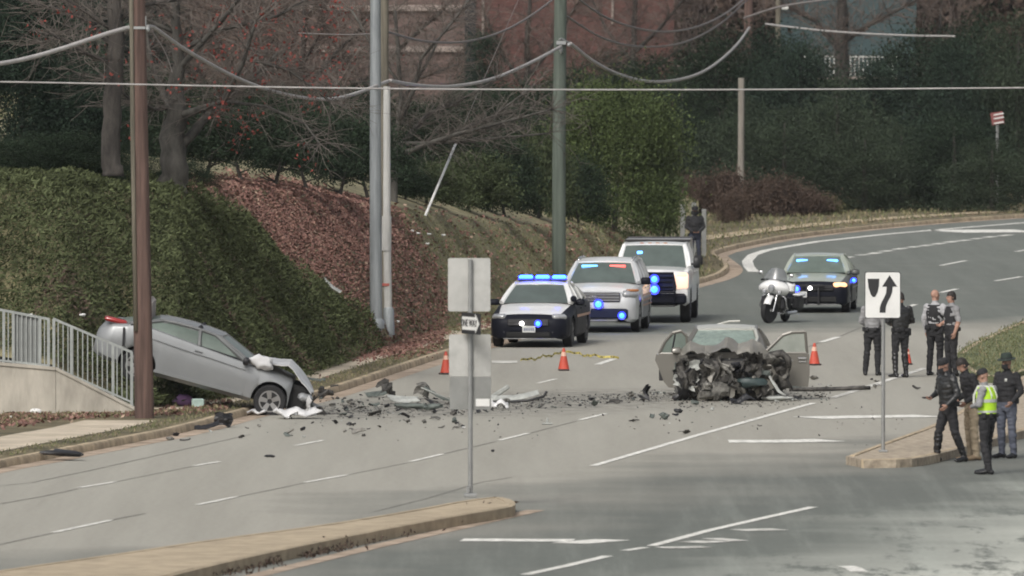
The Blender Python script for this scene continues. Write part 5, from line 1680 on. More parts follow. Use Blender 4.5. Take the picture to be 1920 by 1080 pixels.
# --- police pickup truck
a = R(-3.5)
c = Car("police_pickup", "white police pickup truck with black grille guard and glowing left headlamp", "police truck", TRUCKP, front_loc(1219, 606, 2.9, a), (0, 0, a))
c.body(W_white, fascia=W_white, fy=-2.8)
c.hood(-2.85, -1.2, W_white)
c.cabin(W_white, M_glass)
c.wheels(M_rimd)
for sd in (-1, 1):
    c.door(-1.1, .0, sd, W_white); c.door(.02, .95, sd, W_white)
    lens((sd * .80, -2.92, 1.08), (.34, .14, .42), M_lamp if sd < 0 else E_headw, c.root, sd * R(8))
    lens((sd * .80, -2.93, 1.22), (.30, .13, .12), M_amber if sd < 0 else E_head, c.root, sd * R(8), "turn_signal")
c.mirror(-.95, 1.50, M_trim, (.17, .14, .28), 1.10)
mb = MB(); mb.rbox((0, -2.97, 1.03), (1.24, .1, .44), .05); mb.build("grille", W_navy, c.root)
mb = MB(); mb.rbox((0, -3.03, 1.05), (1.16, .04, .05), .015); mb.rbox((0, -3.03, 1.16), (1.16, .04, .04), .015); mb.rbox((0, -3.03, .92), (1.16, .04, .04), .015); mb.rbox((-.3, -3.045, 1.05), (.2, .03, .09), .03); mb.build("grille_bar", W_black, c.root)
mb = MB(); mb.rbox((0, -3.0, .62), (1.86, .24, .28), .06); mb.build("bumper", W_black, c.root)
mb = MB(); mb.tube([(-.62, -3.16, .5), (-.66, -3.2, .95), (-.6, -3.16, 1.28), (.6, -3.16, 1.28), (.66, -3.2, .95), (.62, -3.16, .5)], .03, 8); mb.tube([(-.66, -3.2, .8), (.66, -3.2, .8)], .03, 8); mb.build("grille_guard", W_black, c.root, smooth=40)
mb = MB(); mb.rbox((0, -2.96, .44), (1.3, .12, .05), .02); mb.build("skid_plate", M_rim, c.root)
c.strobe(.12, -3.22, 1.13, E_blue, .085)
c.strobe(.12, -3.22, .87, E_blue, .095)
mb = MB(); mb.rbox((-.36, -.93, 1.75), (.14, .04, .08), .015); mb.build("visor_light", E_bluev, c.root)
mb = MB()
for k in range(4): mb.rbox((-.32 + k * .2, -.56, 1.985), (.1, .07, .03), .01)
mb.build("cab_marker", M_amber, c.root)
mb = MB(); mb.box((0, 2.0, 1.72), (1.75, 1.7, .66), taper=.94); mb.build("bed_cap", mat("truck_cap", (.3, .3, .31), .35, coat=.4), c.root)
mb = MB(); mb.tube([(-.85, 1.15, 2.02), (.85, 1.15, 2.02)], .03, 6); mb.tube([(-.85, 2.7, 2.06), (.85, 2.7, 2.06)], .03, 6); mb.build("ladder_rack", M_trim, c.root)

# --- grey trooper car
a = R(-5)
c = Car("trooper_car", "sage grey trooper car behind the motorcycle with one warm headlamp", "police car", CHARP, front_loc(1524, 587, 2.48, a), (0, 0, a))
c.body(W_grey, fascia=W_black, fy=-2.28)
c.hood(-2.34, -.98, W_sage)
c.cabin(W_sage, M_glassl)
c.wheels(M_rim)
for sd in (-1, 1):
    c.door(-.92, .12, sd, W_grey); c.door(.14, 1.05, sd, W_grey)
    lens((sd * .70, -2.38, .735), (.36, .2, .13), M_lamp if sd < 0 else E_head, c.root, sd * R(24))
    lens((sd * .74, -2.44, .48), (.12, .08, .09), M_trim if sd < 0 else E_white, c.root, sd * R(20), "fog_lamp")
    stripe(c, sd, -.9, 2.0, .62, .66, M_rim)
c.mirror(-.78, 1.04, W_grey, (.22, .12, .15))
mb = MB(); mb.rbox((0, -2.53, .66), (1.1, .06, .17), .03); mb.rbox((0, -2.56, .66), (.03, .03, .17), .01); mb.rbox((0, -2.56, .66), (1.1, .03, .03), .01); mb.build("grille", M_trim, c.root)
mb = MB(); mb.rbox((0, -2.52, .36), (1.25, .06, .16), .03); mb.build("lower_intake", M_under, c.root)
mb = MB(); mb.rbox((0, -2.55, .225), (1.3, .05, .03), .01); mb.build("chrome_lip", M_rim, c.root)
for x in (-.16, .16):
    mb = MB(); mb.rbox((x, -2.62, .5), (.05, .06, .55), .02); mb.build("push_bar_upright", M_trim, c.root)
mb = MB(); mb.rbox((0, -2.64, .72), (.6, .06, .07), .02); mb.build("push_bar", M_trim, c.root)
c.plate(-2.66, .49, -.3)
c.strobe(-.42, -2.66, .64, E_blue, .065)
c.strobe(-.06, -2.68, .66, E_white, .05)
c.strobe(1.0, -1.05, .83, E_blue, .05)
for x in (-.40, .40):
    mb = MB(); mb.rbox((x, -.52, 1.33), (.30, .05, .07), .02); mb.build("visor_light", E_bluev, c.root)
mb = MB(); mb.rbox((-.44, -1.5, 1.0), (.13, .1, .012), .005); mb.build("hood_emblem", M_trim, c.root)

# --- silver coupe thrown nose down over the kerb, front smashed
COUPE = dict(W=1.78, sill=.24, axles=(-1.36, 1.36), wr=.325, arch=.385, spokes=5, tw=.21,
    keys=[(-2.24, .62, .30, .55, .58, .45), (-2.16, .74, .24, .62, .66, .55), (-2.0, .82, .22, .70, .75, .64), (-1.7, .87, .22, .80, .86, .70), (-1.2, .89, .22, .90, .96, .74), (-.75, .89, .22, .945, .98, .77), (0, .89, .22, 1.01, 1.03, .79), (.8, .89, .22, 1.08, 1.10, .79), (1.3, .89, .22, 1.13, 1.15, .78), (1.7, .88, .26, 1.10, 1.12, .74), (2.0, .86, .28, 1.03, 1.07, .70), (2.2, .78, .34, .92, .97, .64), (2.28, .68, .38, .80, .84, .58)],
    cabin=(-.80, .955, -.08, 1.28, 1.12, 1.30, 1.78, 1.10, .79, .60), pillars=[(.26, .32)], cpil=.42)
W_coupe = paint("silver_paint", (0.245, 0.255, 0.26), .42, .3, coat=.25)
W_couped = mat("silver_frame", (0.13, 0.135, 0.135), .5, vary=.1)
W_coupep = paint("pale_torn_paint", (0.52, 0.52, 0.52), .45)
M_scrap = mat("torn_dark_metal", (0.028, 0.027, 0.025), .65, .3, vary=.5, vscale=6, color2=(0.07, 0.066, 0.06))
M_scrapb = mat("grimy_engine_metal", (0.075, 0.072, 0.065), .6, .35, vary=.5, vscale=7, color2=(0.15, 0.145, 0.13))
M_scrapw = mat("pale_broken_plastic", (0.33, 0.34, 0.32), .6, vary=.2, vscale=6)
M_scrapg = mat("grey_green_plastic", (0.085, 0.10, 0.09), .6, vary=.3, vscale=6)
def shard(seed, size, thick=.012, bend=.35, n=4):
    """torn, bent sheet"""
    q = random.Random(seed)
    sx_, sy_ = size
    ph = q.uniform(0, 6)
    rows = []
    for i in range(n + 1):
        r_ = []
        for j in range(n + 1):
            x, y = (i / n - .5) * sx_, (j / n - .5) * sy_
            ed = (i in (0, n)) or (j in (0, n))
            k = .16 if ed else .05
            x += q.uniform(-k, k) * sx_ * .6
            y += q.uniform(-k, k) * sy_ * .6
            z = bend * min(sx_, sy_) * (math.sin(i * 1.3 + ph) * .5 + math.sin(j * 1.7 + ph * 2) * .4) + q.uniform(-.05, .05) * min(sx_, sy_)
            r_.append(Vector((x, y, z)))
        rows.append(r_)
    mb = MB(); mb.grid(rows, thick=(0, 0, -thick))
    return mb
def jag(seed, size):
    """mangled machine part: a few crushed boxes, ribs and stubs"""
    q = random.Random(seed)
    mb = MB()
    for i in range(q.randint(2, 4)):
        c_ = [q.uniform(-.25, .25) * d for d in size]
        mb.rbox(c_, [d * q.uniform(.35, .8) for d in size], .02, rot=Matrix.Rotation(q.uniform(-.7, .7), 3, q.choice('XYZ')))
    for i in range(q.randint(1, 3)):
        a_ = Vector([q.uniform(-.4, .4) * d for d in size])
        mb.tube([a_, a_ + Vector([q.uniform(-.6, .6) * d for d in size])], min(size) * q.uniform(.08, .2), 7)
    o = q.uniform(0, 40)
    mb.v = [tuple(Vector(p) + noise.noise_vector(Vector(p) * (1.6 / max(size)) + Vector((o, 0, 0))) * max(size) * .2) for p in mb.v]
    return mb
def chunk(seed, size, n=7, m=5, k=.35):
    """broken lump: cast part, crushed housing"""
    q = random.Random(seed)
    mb = MB()
    mb.ball((0, 0, 0), tuple(d / 2 for d in size), n, m)
    o = q.uniform(0, 50)
    mb.v = [tuple(Vector(p) * (1 + k * noise.noise(Vector(p) * (2.2 / max(size)) * 1.6 + Vector((o, o * .7, 0))) * 1.6) for p in [v])[0] for v in mb.v]
    return mb
cW = thing  # readability
c = Car("wrecked_coupe", "silver two door coupe with crushed front tipped nose down over the kerb", "crashed car", COUPE, (0, 0, 0), (0, 0, 0))
def crush(p):
    w = max(0, min(1, (-1.62 - p.y) / .5))
    q = p.copy()
    if w > 0:
        n1 = noise.noise_vector(p * 3.1 + Vector((3, 1, 7)))
        q += Vector((n1.x * .16, n1.y * .12, n1.z * .14)) * w
        q.y += .22 * w
        q.z += (.05 if p.z > .5 else .06) * w
        q.x *= 1 - .1 * w
    return q
c.body(W_coupe, a=-1.76, warp=crush)
mb = MB(); mb.rbox((0, -1.82, .50), (1.36, .46, .5), .06); mb.build('engine_bay', M_under, c.root)
c.cabin(W_coupe, M_glassl, W_couped)
ws = c.wheels(M_rim)
for w in ws: w.rotation_euler[0] = .3
c.door(-.80, .42, -1, W_coupe); c.door(-.80, .42, 1, W_coupe)
mb = MB(); mb.prism([(-.895, -.8, .30), (-.895, 1.0, .30), (-.895, 1.0, .355), (-.895, -.8, .355)], (-.012, 0, 0)); mb.build("sill_strip", W_coupe, c.root)
mb = MB(); mb.tube([(-.893, -.75, .80), (-.9, -.1, .845), (-.9, .6, .88), (-.885, 1.3, .93)], .012, 5); mb.build("crease_line", W_coupe, c.root)
# buckled hood folded up in the middle, its edge pointing down at the nose
rows = []
for j in range(12):
    t = j / 11
    y = -.84 - 1.27 * t
    zc = float(np.interp(y, [-2.11, -1.95, -1.75, -1.55, -1.35, -.84], [.66, .80, .99, 1.11, 1.07, .985]))
    r_ = []
    for i in range(11):
        x = -1 + .2 * i
        r_.append(Vector((x * (.82 - .10 * t), y + .06 * noise.noise(Vector((x * 2, y * 3, 2))) * t, zc + .05 * (1 - x * x) + .05 * noise.noise(Vector((x * 2.5, y * 3.5, 6))) - (.10 * x if x > 0 else 0) * t)))
    rows.append(r_)
mb = MB(); mb.grid(rows, thick=(0, 0, -.02)); mb.build("hood", W_coupep, c.root, smooth=22)
mb = MB(); mb.rbox((0, 1.42, 1.40), (1.15, .15, .46), .06, rot=Matrix.Rotation(R(-12), 3, 'X')); mb.build("boot_lid", mat("inner_boot_lid", (.30, .27, .25), .6), c.root)
for sd in (-1,):
    lens((sd * .66, 1.98, 1.07), (.30, .46, .10), M_redl, c.root, sd * R(-10), "tail_lamp")
mb = MB(); mb.prism([(-.9, 1.76, 1.0), (-.9, 1.80, 1.0), (-.905, 1.72, .62), (-.905, 1.68, .66)], (-.01, 0, 0)); mb.build("body_tear", M_trim, c.root)
mb = chunk(5, (.26, .46, .26), 14, 9, .5); o = mb.build("burst_airbag", mat("airbag_cloth", (.60, .60, .60), .8, vary=.06), c.root, smooth=True); o.location = (-.86, -1.02, 1.02)
mb = MB(); mb.rbox((-.98, -.72, .98), (.2, .12, .15), .03); mb.build("mirror", M_trim, c.root, smooth=45)
q = random.Random(12)
for k in range(20):
    nm, m_ = q.choice([("torn_panel", M_scrap), ("torn_panel", W_coupe), ("engine_piece", M_scrapb), ("engine_piece", M_scrap), ("broken_housing", M_trim), ("torn_panel", M_scrapg)])
    mb = shard(k + 100, (q.uniform(.12, .32), q.uniform(.12, .3)), .015, .5) if nm == "torn_panel" else jag(k + 100, (q.uniform(.1, .26), q.uniform(.1, .26), q.uniform(.08, .2)))
    o = mb.build(nm, m_, c.root, smooth=None)
    o.location = (q.uniform(-.75, .7), q.uniform(-2.2, -1.72), q.uniform(.16, .56))
    o.rotation_euler = (q.uniform(0, 6), q.uniform(0, 6), q.uniform(0, 6))
mb = shard(300, (.34, .26), .02, .2, 4); o = mb.build("hanging_fender", W_coupep, c.root); o.location = (-.78, -2.12, .44); o.rotation_euler = (R(80), R(75), R(10))
mb = jag(301, (.5, .5, .26)); o = mb.build("crushed_bumper", M_scrap, c.root); o.location = (-.3, -2.36, .26)
lens((-.62, -2.0, .56), (.2, .3, .18), M_lamp, c.root, R(30))
# place it so its near wheels stand where the photograph has them
wf, wr_ = D(506, 752, 209.8), D(253, 684, 209.9)
loc_f, loc_r = Vector((-.76, -1.36, .325)), Vector((-.76, 1.36, .325))
dv = (wr_ - wf)
pit = math.asin(dv.z / dv.length)
yaw = math.atan2(dv.y, dv.x)              # local +y (rear) must point along dv
c.root.rotation_euler = (pit, R(-2), yaw - math.pi / 2)
Rm = c.root.rotation_euler.to_matrix()
c.root.location = wf - Rm @ loc_f

# --- brown sedan, whole front torn off, doors sprung open
WRECK = dict(W=1.84, sill=.22, axles=(-1.5, 1.32), wr=.33, arch=.385, spokes=5,
    keys=[(-1.9, .74, .3, .66, .70, .6), (-1.5, .88, .24, .82, .88, .72), (-.95, .92, .22, .93, .99, .78), (0, .92, .22, .96, .99, .80), (1.3, .92, .22, 1.0, 1.04, .79), (1.8, .90, .24, 1.0, 1.05, .75), (2.3, .84, .30, .98, 1.02, .7), (2.42, .72, .36, .82, .86, .6)],
    cabin=(-.98, .99, -.02, 1.39, .80, 1.40, 1.66, 1.06, .79, .62), crown=.07, pillars=[(.12, .18), (.98, .88)], cpil=.3)
W_brown = paint("taupe_paint", (0.155, 0.147, 0.128), .38, .3)
W_brownd = paint("scorched_taupe_paint", (0.235, 0.224, 0.197), .42, .3, .2)
W_pale = paint("pale_roof_paint", (0.42, 0.42, 0.38), .35)
a = R(-4)
c = Car("wrecked_sedan", "taupe sedan with its whole front crushed and front doors sprung open", "crashed car", WRECK, front_loc(1352, 752, 1.8, a), (0, 0, a))
c.body(W_brown, a=-1.05)
c.cabin(W_pale, mat("cracked_windshield", (0.20, 0.25, 0.22), .25, vary=.2, vscale=5, spec=.8), W_brown)
c.wheels(M_rim, which=(2, 3))
for sd in (-1, 1): c.door(.14, 1.05, sd, W_brown)
# dislodged roof edge trim
mb = MB(); mb.tube([(.52, .1, 1.44), (.62, -.12, 1.40), (.68, -.5, 1.25), (.64, -.8, 1.08)], .035, 6); mb.tube([(-.2, .5, 1.49), (.05, .45, 1.56), (.28, .4, 1.57)], .022, 6); mb.build("peeled_trim", W_pale, c.root, smooth=40)
# crumpled hood: a folded sheet pushed up against the glass, sharp creases running fore and aft
XK = [-.92, -.68, -.36, -.12, .07, .32, .58, .78, .92]
ZB = [.98, 1.0, 1.02, 1.03, 1.04, 1.03, 1.03, 1.01, .97]
ZR = [.96, 1.20, 1.10, 1.14, 1.27, 1.15, 1.26, 1.16, .98]
ZF = [.78, 1.01, .93, .99, 1.10, .95, 1.0, .92, .80]
YF = [-1.2, -1.42, -1.30, -1.40, -1.52, -1.34, -1.44, -1.30, -1.2]
rows = []
for j in range(12):
    t = j / 11
    r_ = []
    for i in range(37):
        x = -.92 + 1.84 * i / 36
        zb, zr, zf, yf = (float(np.interp(x, XK, q_)) for q_ in (ZB, ZR, ZF, YF))
        z = zb + (zr - zb) * t / .45 if t < .45 else zr + (zf - zr) * (t - .45) / .55
        n_ = noise.noise(Vector((x * 3.2, t * 2.2, 4)))
        z += (.05 * n_ + .04 * (.3 - abs(noise.noise(Vector((x * 5 + t * 2, t * 3 - x, 9)))))) * min(1, 3 * t)
        y = -.80 + (yf + .80) * t + .04 * noise.noise(Vector((x * 5, t * 3, 1)))
        if j == 11: z += .05 * noise.noise(Vector((x * 11, 3, 3)))
        r_.append(Vector((x + .02 * n_, y, z)))
    rows.append(r_)
mb = MB(); mb.grid(rows, thick=(0, .01, -.018)); mb.build("crumpled_hood", W_brownd, c.root, smooth=24)
# left fender skin hanging straight down beside the bare wheel
rows = []
for j in range(7):
    t = j / 6
    rows.append([Vector((-.93 + .26 * f + .03 * math.sin(7 * t + 4 * f), -1.25 - .42 * f - .05 * math.sin(5 * t), .92 - .62 * t + .05 * noise.noise(Vector((f * 3, t * 3, 8))))) for f in (0, .25, .5, .75, 1)])
mb = MB(); mb.grid(rows, thick=(0, .015, 0)); mb.build("torn_fender", W_brown, c.root, smooth=24)
# bent left and right fender stumps
for sd, s_ in ((-1, 401), (1, 402)):
    for k in range(1 if sd < 0 else 4):
        mb = shard(s_ + k * 7, (.5, .55), .02, .55, 5); o = mb.build("torn_fender", W_brownd if k % 2 else W_brown, c.root)
        o.location = (sd * (.70 + .03 * k), -1.05 - .2 * k, .66 - .07 * k); o.rotation_euler = (R(70 + 12 * k), R(20 * sd * k), R(sd * (60 - 18 * k)))
mb = MB(); mb.rbox((.1, -1.3, .60), (1.5, .5, .5), .1); mb.build('engine_bay', M_under, c.root)
q = random.Random(33)
for k in range(78):
    nm, m_ = q.choice([("torn_panel", M_scrap), ("torn_panel", W_brownd), ("engine_piece", M_scrapb), ("engine_piece", M_scrapb), ("engine_piece", M_scrap), ("engine_piece", M_trim), ("torn_panel", M_scrap), ("torn_panel", M_scrapg), ("engine_piece", M_trim), ("broken_housing", M_scrapw if k % 9 == 0 else M_scrapb)])
    big = q.uniform(.7, 1.25)
    mb = shard(k + 500, (q.uniform(.2, .55) * big, q.uniform(.15, .45) * big), .018, .5, 5) if nm == "torn_panel" else jag(k + 500, (q.uniform(.14, .4), q.uniform(.14, .4), q.uniform(.12, .34)))
    o = mb.build(nm, m_, c.root, smooth=None)
    x = q.uniform(-.82, .98)
    o.location = (x, q.uniform(-1.85, -1.1), q.uniform(.10, .86 - .22 * abs(x)))
    o.rotation_euler = (q.uniform(0, 6), q.uniform(0, 6), q.uniform(0, 6))
mb = MB(); mb.rbox((.05, -1.35, .5), (1.5, .6, .62), .12); mb.build("engine_block", M_scrap, c.root)
for k in range(14):
    p = Vector((q.uniform(-.8, .8), q.uniform(-1.9, -1.5), q.uniform(.25, .85)))
    pts = [p]
    for j in range(4): pts.append(pts[-1] + Vector((q.uniform(-.2, .2), q.uniform(-.08, .08), q.uniform(-.16, .12))))
    mb = MB(); mb.tube(pts, q.uniform(.012, .03), 6); mb.build("bent_pipe", q.choice([M_scrap, M_scrapb, M_trim]), c.root, smooth=True)
mb = chunk(801, (.5, .34, .34), 9, 6, .55); o = mb.build("crushed_bumper", M_scrapb, c.root, smooth=25); o.location = (-.16, -1.98, .20)
mb = chunk(802, (.22, .18, .2), 10, 7, .35); o = mb.build("broken_housing", M_scrapb, c.root, smooth=40); o.location = (-.28, -2.14, .32)
mb = shard(803, (.46, .36), .02, .3, 5); o = mb.build("torn_panel", M_scrapw, c.root); o.location = (-.72, -1.72, .44); o.rotation_euler = (R(80), R(15), 0)
mb = shard(804, (.36, .2), .02, .3, 5); o = mb.build("torn_panel", M_scrapw, c.root); o.location = (-.62, -1.75, .70); o.rotation_euler = (R(75), R(-10), 0)
mb = MB(); mb.tube([(.92, -1.6, .6), (1.05, -1.75, .40), (1.18, -1.8, .2), (1.32, -1.84, .12)], [.03, .045, .05, .03], 6, flat=.5); mb.build("hanging_strip", M_scrapw, c.root, smooth=True)
mb = chunk(806, (.62, .3, .1), 12, 6, .3); o = mb.build("broken_housing", M_scrapw, c.root, smooth=40); o.location = (1.15, -1.75, .06)
mb = chunk(807, (.6, .26, .2), 12, 6, .5); o = mb.build("plastic_duct", mat("blue_green_plastic", (.028, .045, .045), .5), c.root, smooth=40); o.location = (.62, -1.9, .40)
w = link("wheel", WRECK['wm'], c.root); w.location = (-.84, -1.45, .33); w.rotation_euler = (0, R(8), R(8) + math.pi); link("rim", WRECK['rm'], w); link("spokes", WRECK['sm'], w)
w = link("wheel", WRECK['wm'], c.root); w.location = (.78, -1.22, .40); w.rotation_euler = (0, R(24), R(62)); link("rim", WRECK['rm'], w); link("spokes", WRECK['sm'], w)
# sprung front doors, hinged at the front edge; outline in (along door, height)
def sprung_door(sd, ang, outline, win, pane_split, hinge, mirror=None, handle=None, lab=None):
    """outline/window in door plane: s = distance from hinge, z"""
    d = bpy.data.objects.new("door", None)
    def P3(s_, z, o=0.0):
        return Vector((s_, o, z))
    # frame = skin with a window hole: built as lower skin + frame bars
    low = [p for p in outline if p[1] <= .93]
    mb = MB()
    belt = .92
    mb.prism([P3(*p, o=-.03) for p in outline if p[1] <= belt + .001], (0, .06, 0))
    n = len(win)
    top = [p for p in outline if p[1] >= belt - .001]
    for a_, b_ in zip(win, win[1:] + win[:1]):
        mb.tube([P3(*a_), P3(*b_)], .034, 6)
    mb.v = [tuple(p) for p in mb.v]
    skin = mb.build("door", W_brown, c.root, smooth=40, label=lab)
    skin.location = hinge
    skin.rotation_euler = (0, 0, ang)
    mb = MB(); mb.prism([P3(*p, o=-.008) for p in win], (0, .016, 0)); mb.build("window", M_glassl if sd < 0 else mat("door_glass_pale", (.26, .28, .25), .2, vary=.1, spec=.6), skin)
    if pane_split:
        mb = MB(); mb.tube([P3(*pane_split[0]), P3(*pane_split[1])], .02, 6); mb.build("window_divider", M_trim, skin)
    if mirror:
        mb = MB(); mb.rbox((mirror[0], -.12 , mirror[1]), (.19, .16, .14), .03); mb.build("mirror", W_brown, skin, smooth=45)
    if handle:
        mb = MB(); mb.rbox((handle[0], -.045, handle[1]), (.18, .03, .05), .012); mb.rbox((handle[0], -.04, handle[1] - .07), (.16, .02, .04), .01); mb.build("handle", M_chrome, skin)
    mb = MB(); mb.rbox((sum(p[0] for p in outline) / len(outline), .045 * sd, .58), (.42, .03, .4), .02); mb.build("door_lining", M_trim, skin)
    return skin
# viewer's right door (driver side): s grows to +x
sprung_door(1, R(4), [(.0, .28), (.92, .24), (.955, .5), (.94, .92), (.0, .90)], [(.02, .93), (.40, 1.30), (.58, 1.36), (.86, 1.37), (.90, .93)], None, (.82, -.98, .02), None, (.80, .83), "door sprung open to the right with pale window")
# viewer's left door: mirrored, s grows to -x
dl = sprung_door(-1, math.pi + R(-5), [(0, .22), (.42, .24), (.52, .36), (.62, .62), (.70, .80), (.68, .92), (0, .92)], [(.03, .93), (.05, 1.30), (.16, 1.40), (.34, 1.36), (.50, 1.18), (.62, .93)], ((.36, .94), (.28, 1.38)), (-.70, -.90, .0), None, None, "door sprung open to the left with its rear corner cut away")
mb = MB(); mb.rbox((.24, .12, 1.0), (.19, .16, .14), .03); mb.build("mirror", W_brown, dl, smooth=45)
# buckled arch piece standing by the right door
mb = MB(); mb.tube([(.86, -1.35, .75), (1.0, -1.42, .92), (1.22, -1.46, .97), (1.34, -1.48, .86), (1.36, -1.48, .66)], [.07, .09, .08, .07, .05], 8); mb.build("bent_arch", M_scrap, c.root, smooth=True)
mb = shard(900, (.55, .6), .02, .5, 6); o = mb.build("torn_panel", M_scrapb, c.root); o.location = (1.08, -1.42, .62); o.rotation_euler = (R(78), R(14), R(10))
mb = shard(901, (.4, .5), .02, .5, 6); o = mb.build("torn_panel", M_scrap, c.root); o.location = (1.18, -1.36, .42); o.rotation_euler = (R(82), R(-20), R(-10))

# --- police motorcycle
mp_ = G(1441, 606)
mt = thing("police_motorcycle", "white and black police touring motorcycle parked before the trooper car", "motorcycle", mp_, R(-17))
mt.rotation_euler = (0, R(6), R(-17))
mt.scale = (.9, .95, 1.0)
W_bike = paint("motorcycle_white", (.74, .74, .73))
for yy, r_ in ((-.05, .33), (1.60, .32)):
    mb = MB(); mb.lathe([(r_ * .62, -.06), (r_ * .9, -.075), (r_, -.03), (r_, .03), (r_ * .9, .075), (r_ * .62, .06)], 26, 'X')
    w = mb.build("wheel", M_tyre, mt, smooth=40); w.location = (0, yy, r_)
    if yy < 0: w.rotation_euler = (0, 0, R(-22))
    mb = MB(); mb.lathe([(r_ * .64, -.05), (r_ * .64, .05), (r_ * .56, .05), (r_ * .56, -.05), (r_ * .64, -.05)], 26, 'X')
    for k in range(9):
        M = Matrix.Rotation(2 * math.pi * k / 9, 4, 'X'); mb.box((0, 0, r_ * .3), (.02, .022, r_ * .56), M=M)
    mb.lathe([(.0001, -.07), (.05, -.06), (.05, .06), (.0001, .07)], 12, 'X')
    mb.build("rim", M_chrome, w, smooth=40)
def mpart(name, mb, m, sm=40): return mb.build(name, m, mt, smooth=sm)
rows = []
for k in range(9):
    t = R(28 + 15 * k)
    rows.append([Vector((x, -.05 - .38 * math.cos(t), .33 + .38 * math.sin(t))) for x in (-.10, -.06, 0, .06, .10)])
    for p, dz in zip(rows[-1], (-.05, -.01, 0, -.01, -.05)):
        v_ = Vector((0, p.y + .05, p.z - .33)); p.y += v_.normalized().y * dz; p.z += v_.normalized().z * dz
mb = MB(); mb.grid(rows, thick=(0, 0, .012)); mpart("front_fender", mb, W_bike)
for sd in (-1, 1):
    mb = MB(); mb.tube([(sd * .11, -.07, .30), (sd * .12, .10, .62), (sd * .12, .22, .92)], .032, 10); mpart("fork", mb, M_chrome)
# batwing fairing
rows = []
for j in range(7):
    t = j / 6
    z = .78 + .36 * t
    w = .40 * math.sin(math.pi * (.22 + .62 * t)) ** .8
    rows.append([Vector((x * w * 1.12, .05 + .22 * x * x - .16 * math.sin(math.pi * t) + .12 * t, z - .06 * x * x)) for x in (-1, -.85, -.6, -.3, 0, .3, .6, .85, 1)])
mb = MB(); mb.grid(rows, thick=(0, .05, 0)); mpart("fairing", mb, W_bike)
rows = []
for j in range(5):
    t = j / 4
    w = .34 * (1 - .45 * t * t)
    rows.append([Vector((x * w, .08 + .16 * x * x + .14 * t, 1.13 + .28 * t - .03 * x * x)) for x in (-1, -.5, 0, .5, 1)])
mb = MB(); mb.grid(rows, thick=(0, .008, 0)); mpart("windscreen", mb, mat("smoked_screen", (.16, .17, .17), .15, spec=.8))
mb = MB(); mb.lathe([(.0001, -.16), (.07, -.15), (.095, -.12), (.095, -.05)], 16, 'Y', (0, .02, .90)); mpart("headlight", mb, M_lamp)
for sd in (-1, 1):
    mb = MB(); mb.lathe([(.0001, -.12), (.05, -.11), (.06, -.05)], 12, 'Y', (sd * .22, .08, .80)); mpart("spot_lamp", mb, M_lamp)
    mb = MB(); mb.tube([(sd * .12, .28, 1.06), (sd * .32, .36, 1.10), (sd * .46, .46, 1.06)], .018, 8); mb.tube([(sd * .38, .40, 1.08), (sd * .47, .46, 1.06)], .028, 8); mpart("handlebar", mb, M_trim)
    mb = MB(); mb.tube([(sd * .36, .32, 1.1), (sd * .42, .28, 1.22)], .01, 5); mb.ball((sd * .45, .26, 1.25), (.075, .025, .05)); mpart("mirror", mb, M_chrome)
    mb = MB(); mb.rbox((sd * .36, 1.55, .52), (.20, .58, .38), .07); mpart("saddlebag", mb, M_trim); mb = MB(); mb.rbox((sd * .36, 1.55, .725), (.21, .6, .06), .025); mpart("saddlebag_lid", mb, W_bike)
    mb = MB(); mb.rbox((sd * .28, .30, .52), (.14, .14, .34), .05); mpart("leg_shield", mb, M_trim)
    mb = MB(); mb.tube([(sd * .1, .3, .78), (sd * .34, .28, .66), (sd * .40, .30, .42), (sd * .3, .36, .26), (sd * .1, .4, .26)], .02, 8); mpart("crash_bar", mb, M_chrome)
    mb = MB(); mb.tube([(sd * .16, .7, .30), (sd * .2, 1.1, .24), (sd * .22, 1.9, .26)], .045, 8); mpart("exhaust", mb, M_chrome)
mb = MB(); mb.ball((0, .55, .86), (.17, .34, .16), 14, 8); mpart("fuel_tank", mb, W_bike, True)
mb = MB(); mb.ball((0, 1.05, .76), (.19, .34, .09), 14, 8); mpart("seat", mb, M_trim, True)
mb = MB(); mb.rbox((0, .68, .48), (.34, .5, .4), .08); mb.tube([(.05, .55, .5), (.08, .5, .82)], .1, 10); mb.tube([(.05, .8, .5), (.08, .86, .8)], .1, 10); mpart("engine", mb, M_scrapb)
mb = MB(); mb.rbox((0, 1.72, .86), (.34, .34, .26), .06); mpart("radio_box", mb, W_bike)
mb = MB(); mb.tube([(-.18, .75, .3), (-.34, .62, .02)], .018, 6); mpart("kickstand", mb, M_trim)
# ================================================================ PEOPLE
M_skin = mat("skin_light", (0.36, 0.21, 0.155), .6, vary=.08, vscale=8)
M_skind = mat("skin_brown", (0.20, 0.105, 0.07), .6, vary=.08, vscale=8)
M_blk = mat("black_cloth", (0.016, 0.016, 0.018), .85, vary=.25, vscale=5, bump=.4, bscale=14)
M_leather = mat("black_leather", (0.020, 0.021, 0.022), .42, vary=.25, vscale=6, bump=.5, bscale=12)
M_boot = mat("polished_boot", (0.016, 0.016, 0.017), .25, vary=.2)
M_navyc = mat("dark_blue_denim", (0.028, 0.034, 0.055), .85, vary=.25, vscale=5, bump=.4, bscale=16)
M_slate = mat("slate_blue_trousers", (0.085, 0.095, 0.125), .8, vary=.18, vscale=5, bump=.4, bscale=14)
M_khaki = mat("khaki_cloth", (0.30, 0.245, 0.17), .85, vary=.15, vscale=5, bump=.4, bscale=14)
M_greyc = mat("grey_shirt", (0.24, 0.24, 0.245), .85, vary=.15, vscale=5, bump=.4, bscale=14)
M_palec = mat("pale_grey_shirt", (0.36, 0.36, 0.37), .85, vary=.15, vscale=5, bump=.4, bscale=14)
M_hair = mat("dark_hair", (0.018, 0.014, 0.012), .7, vary=.3, vscale=20)
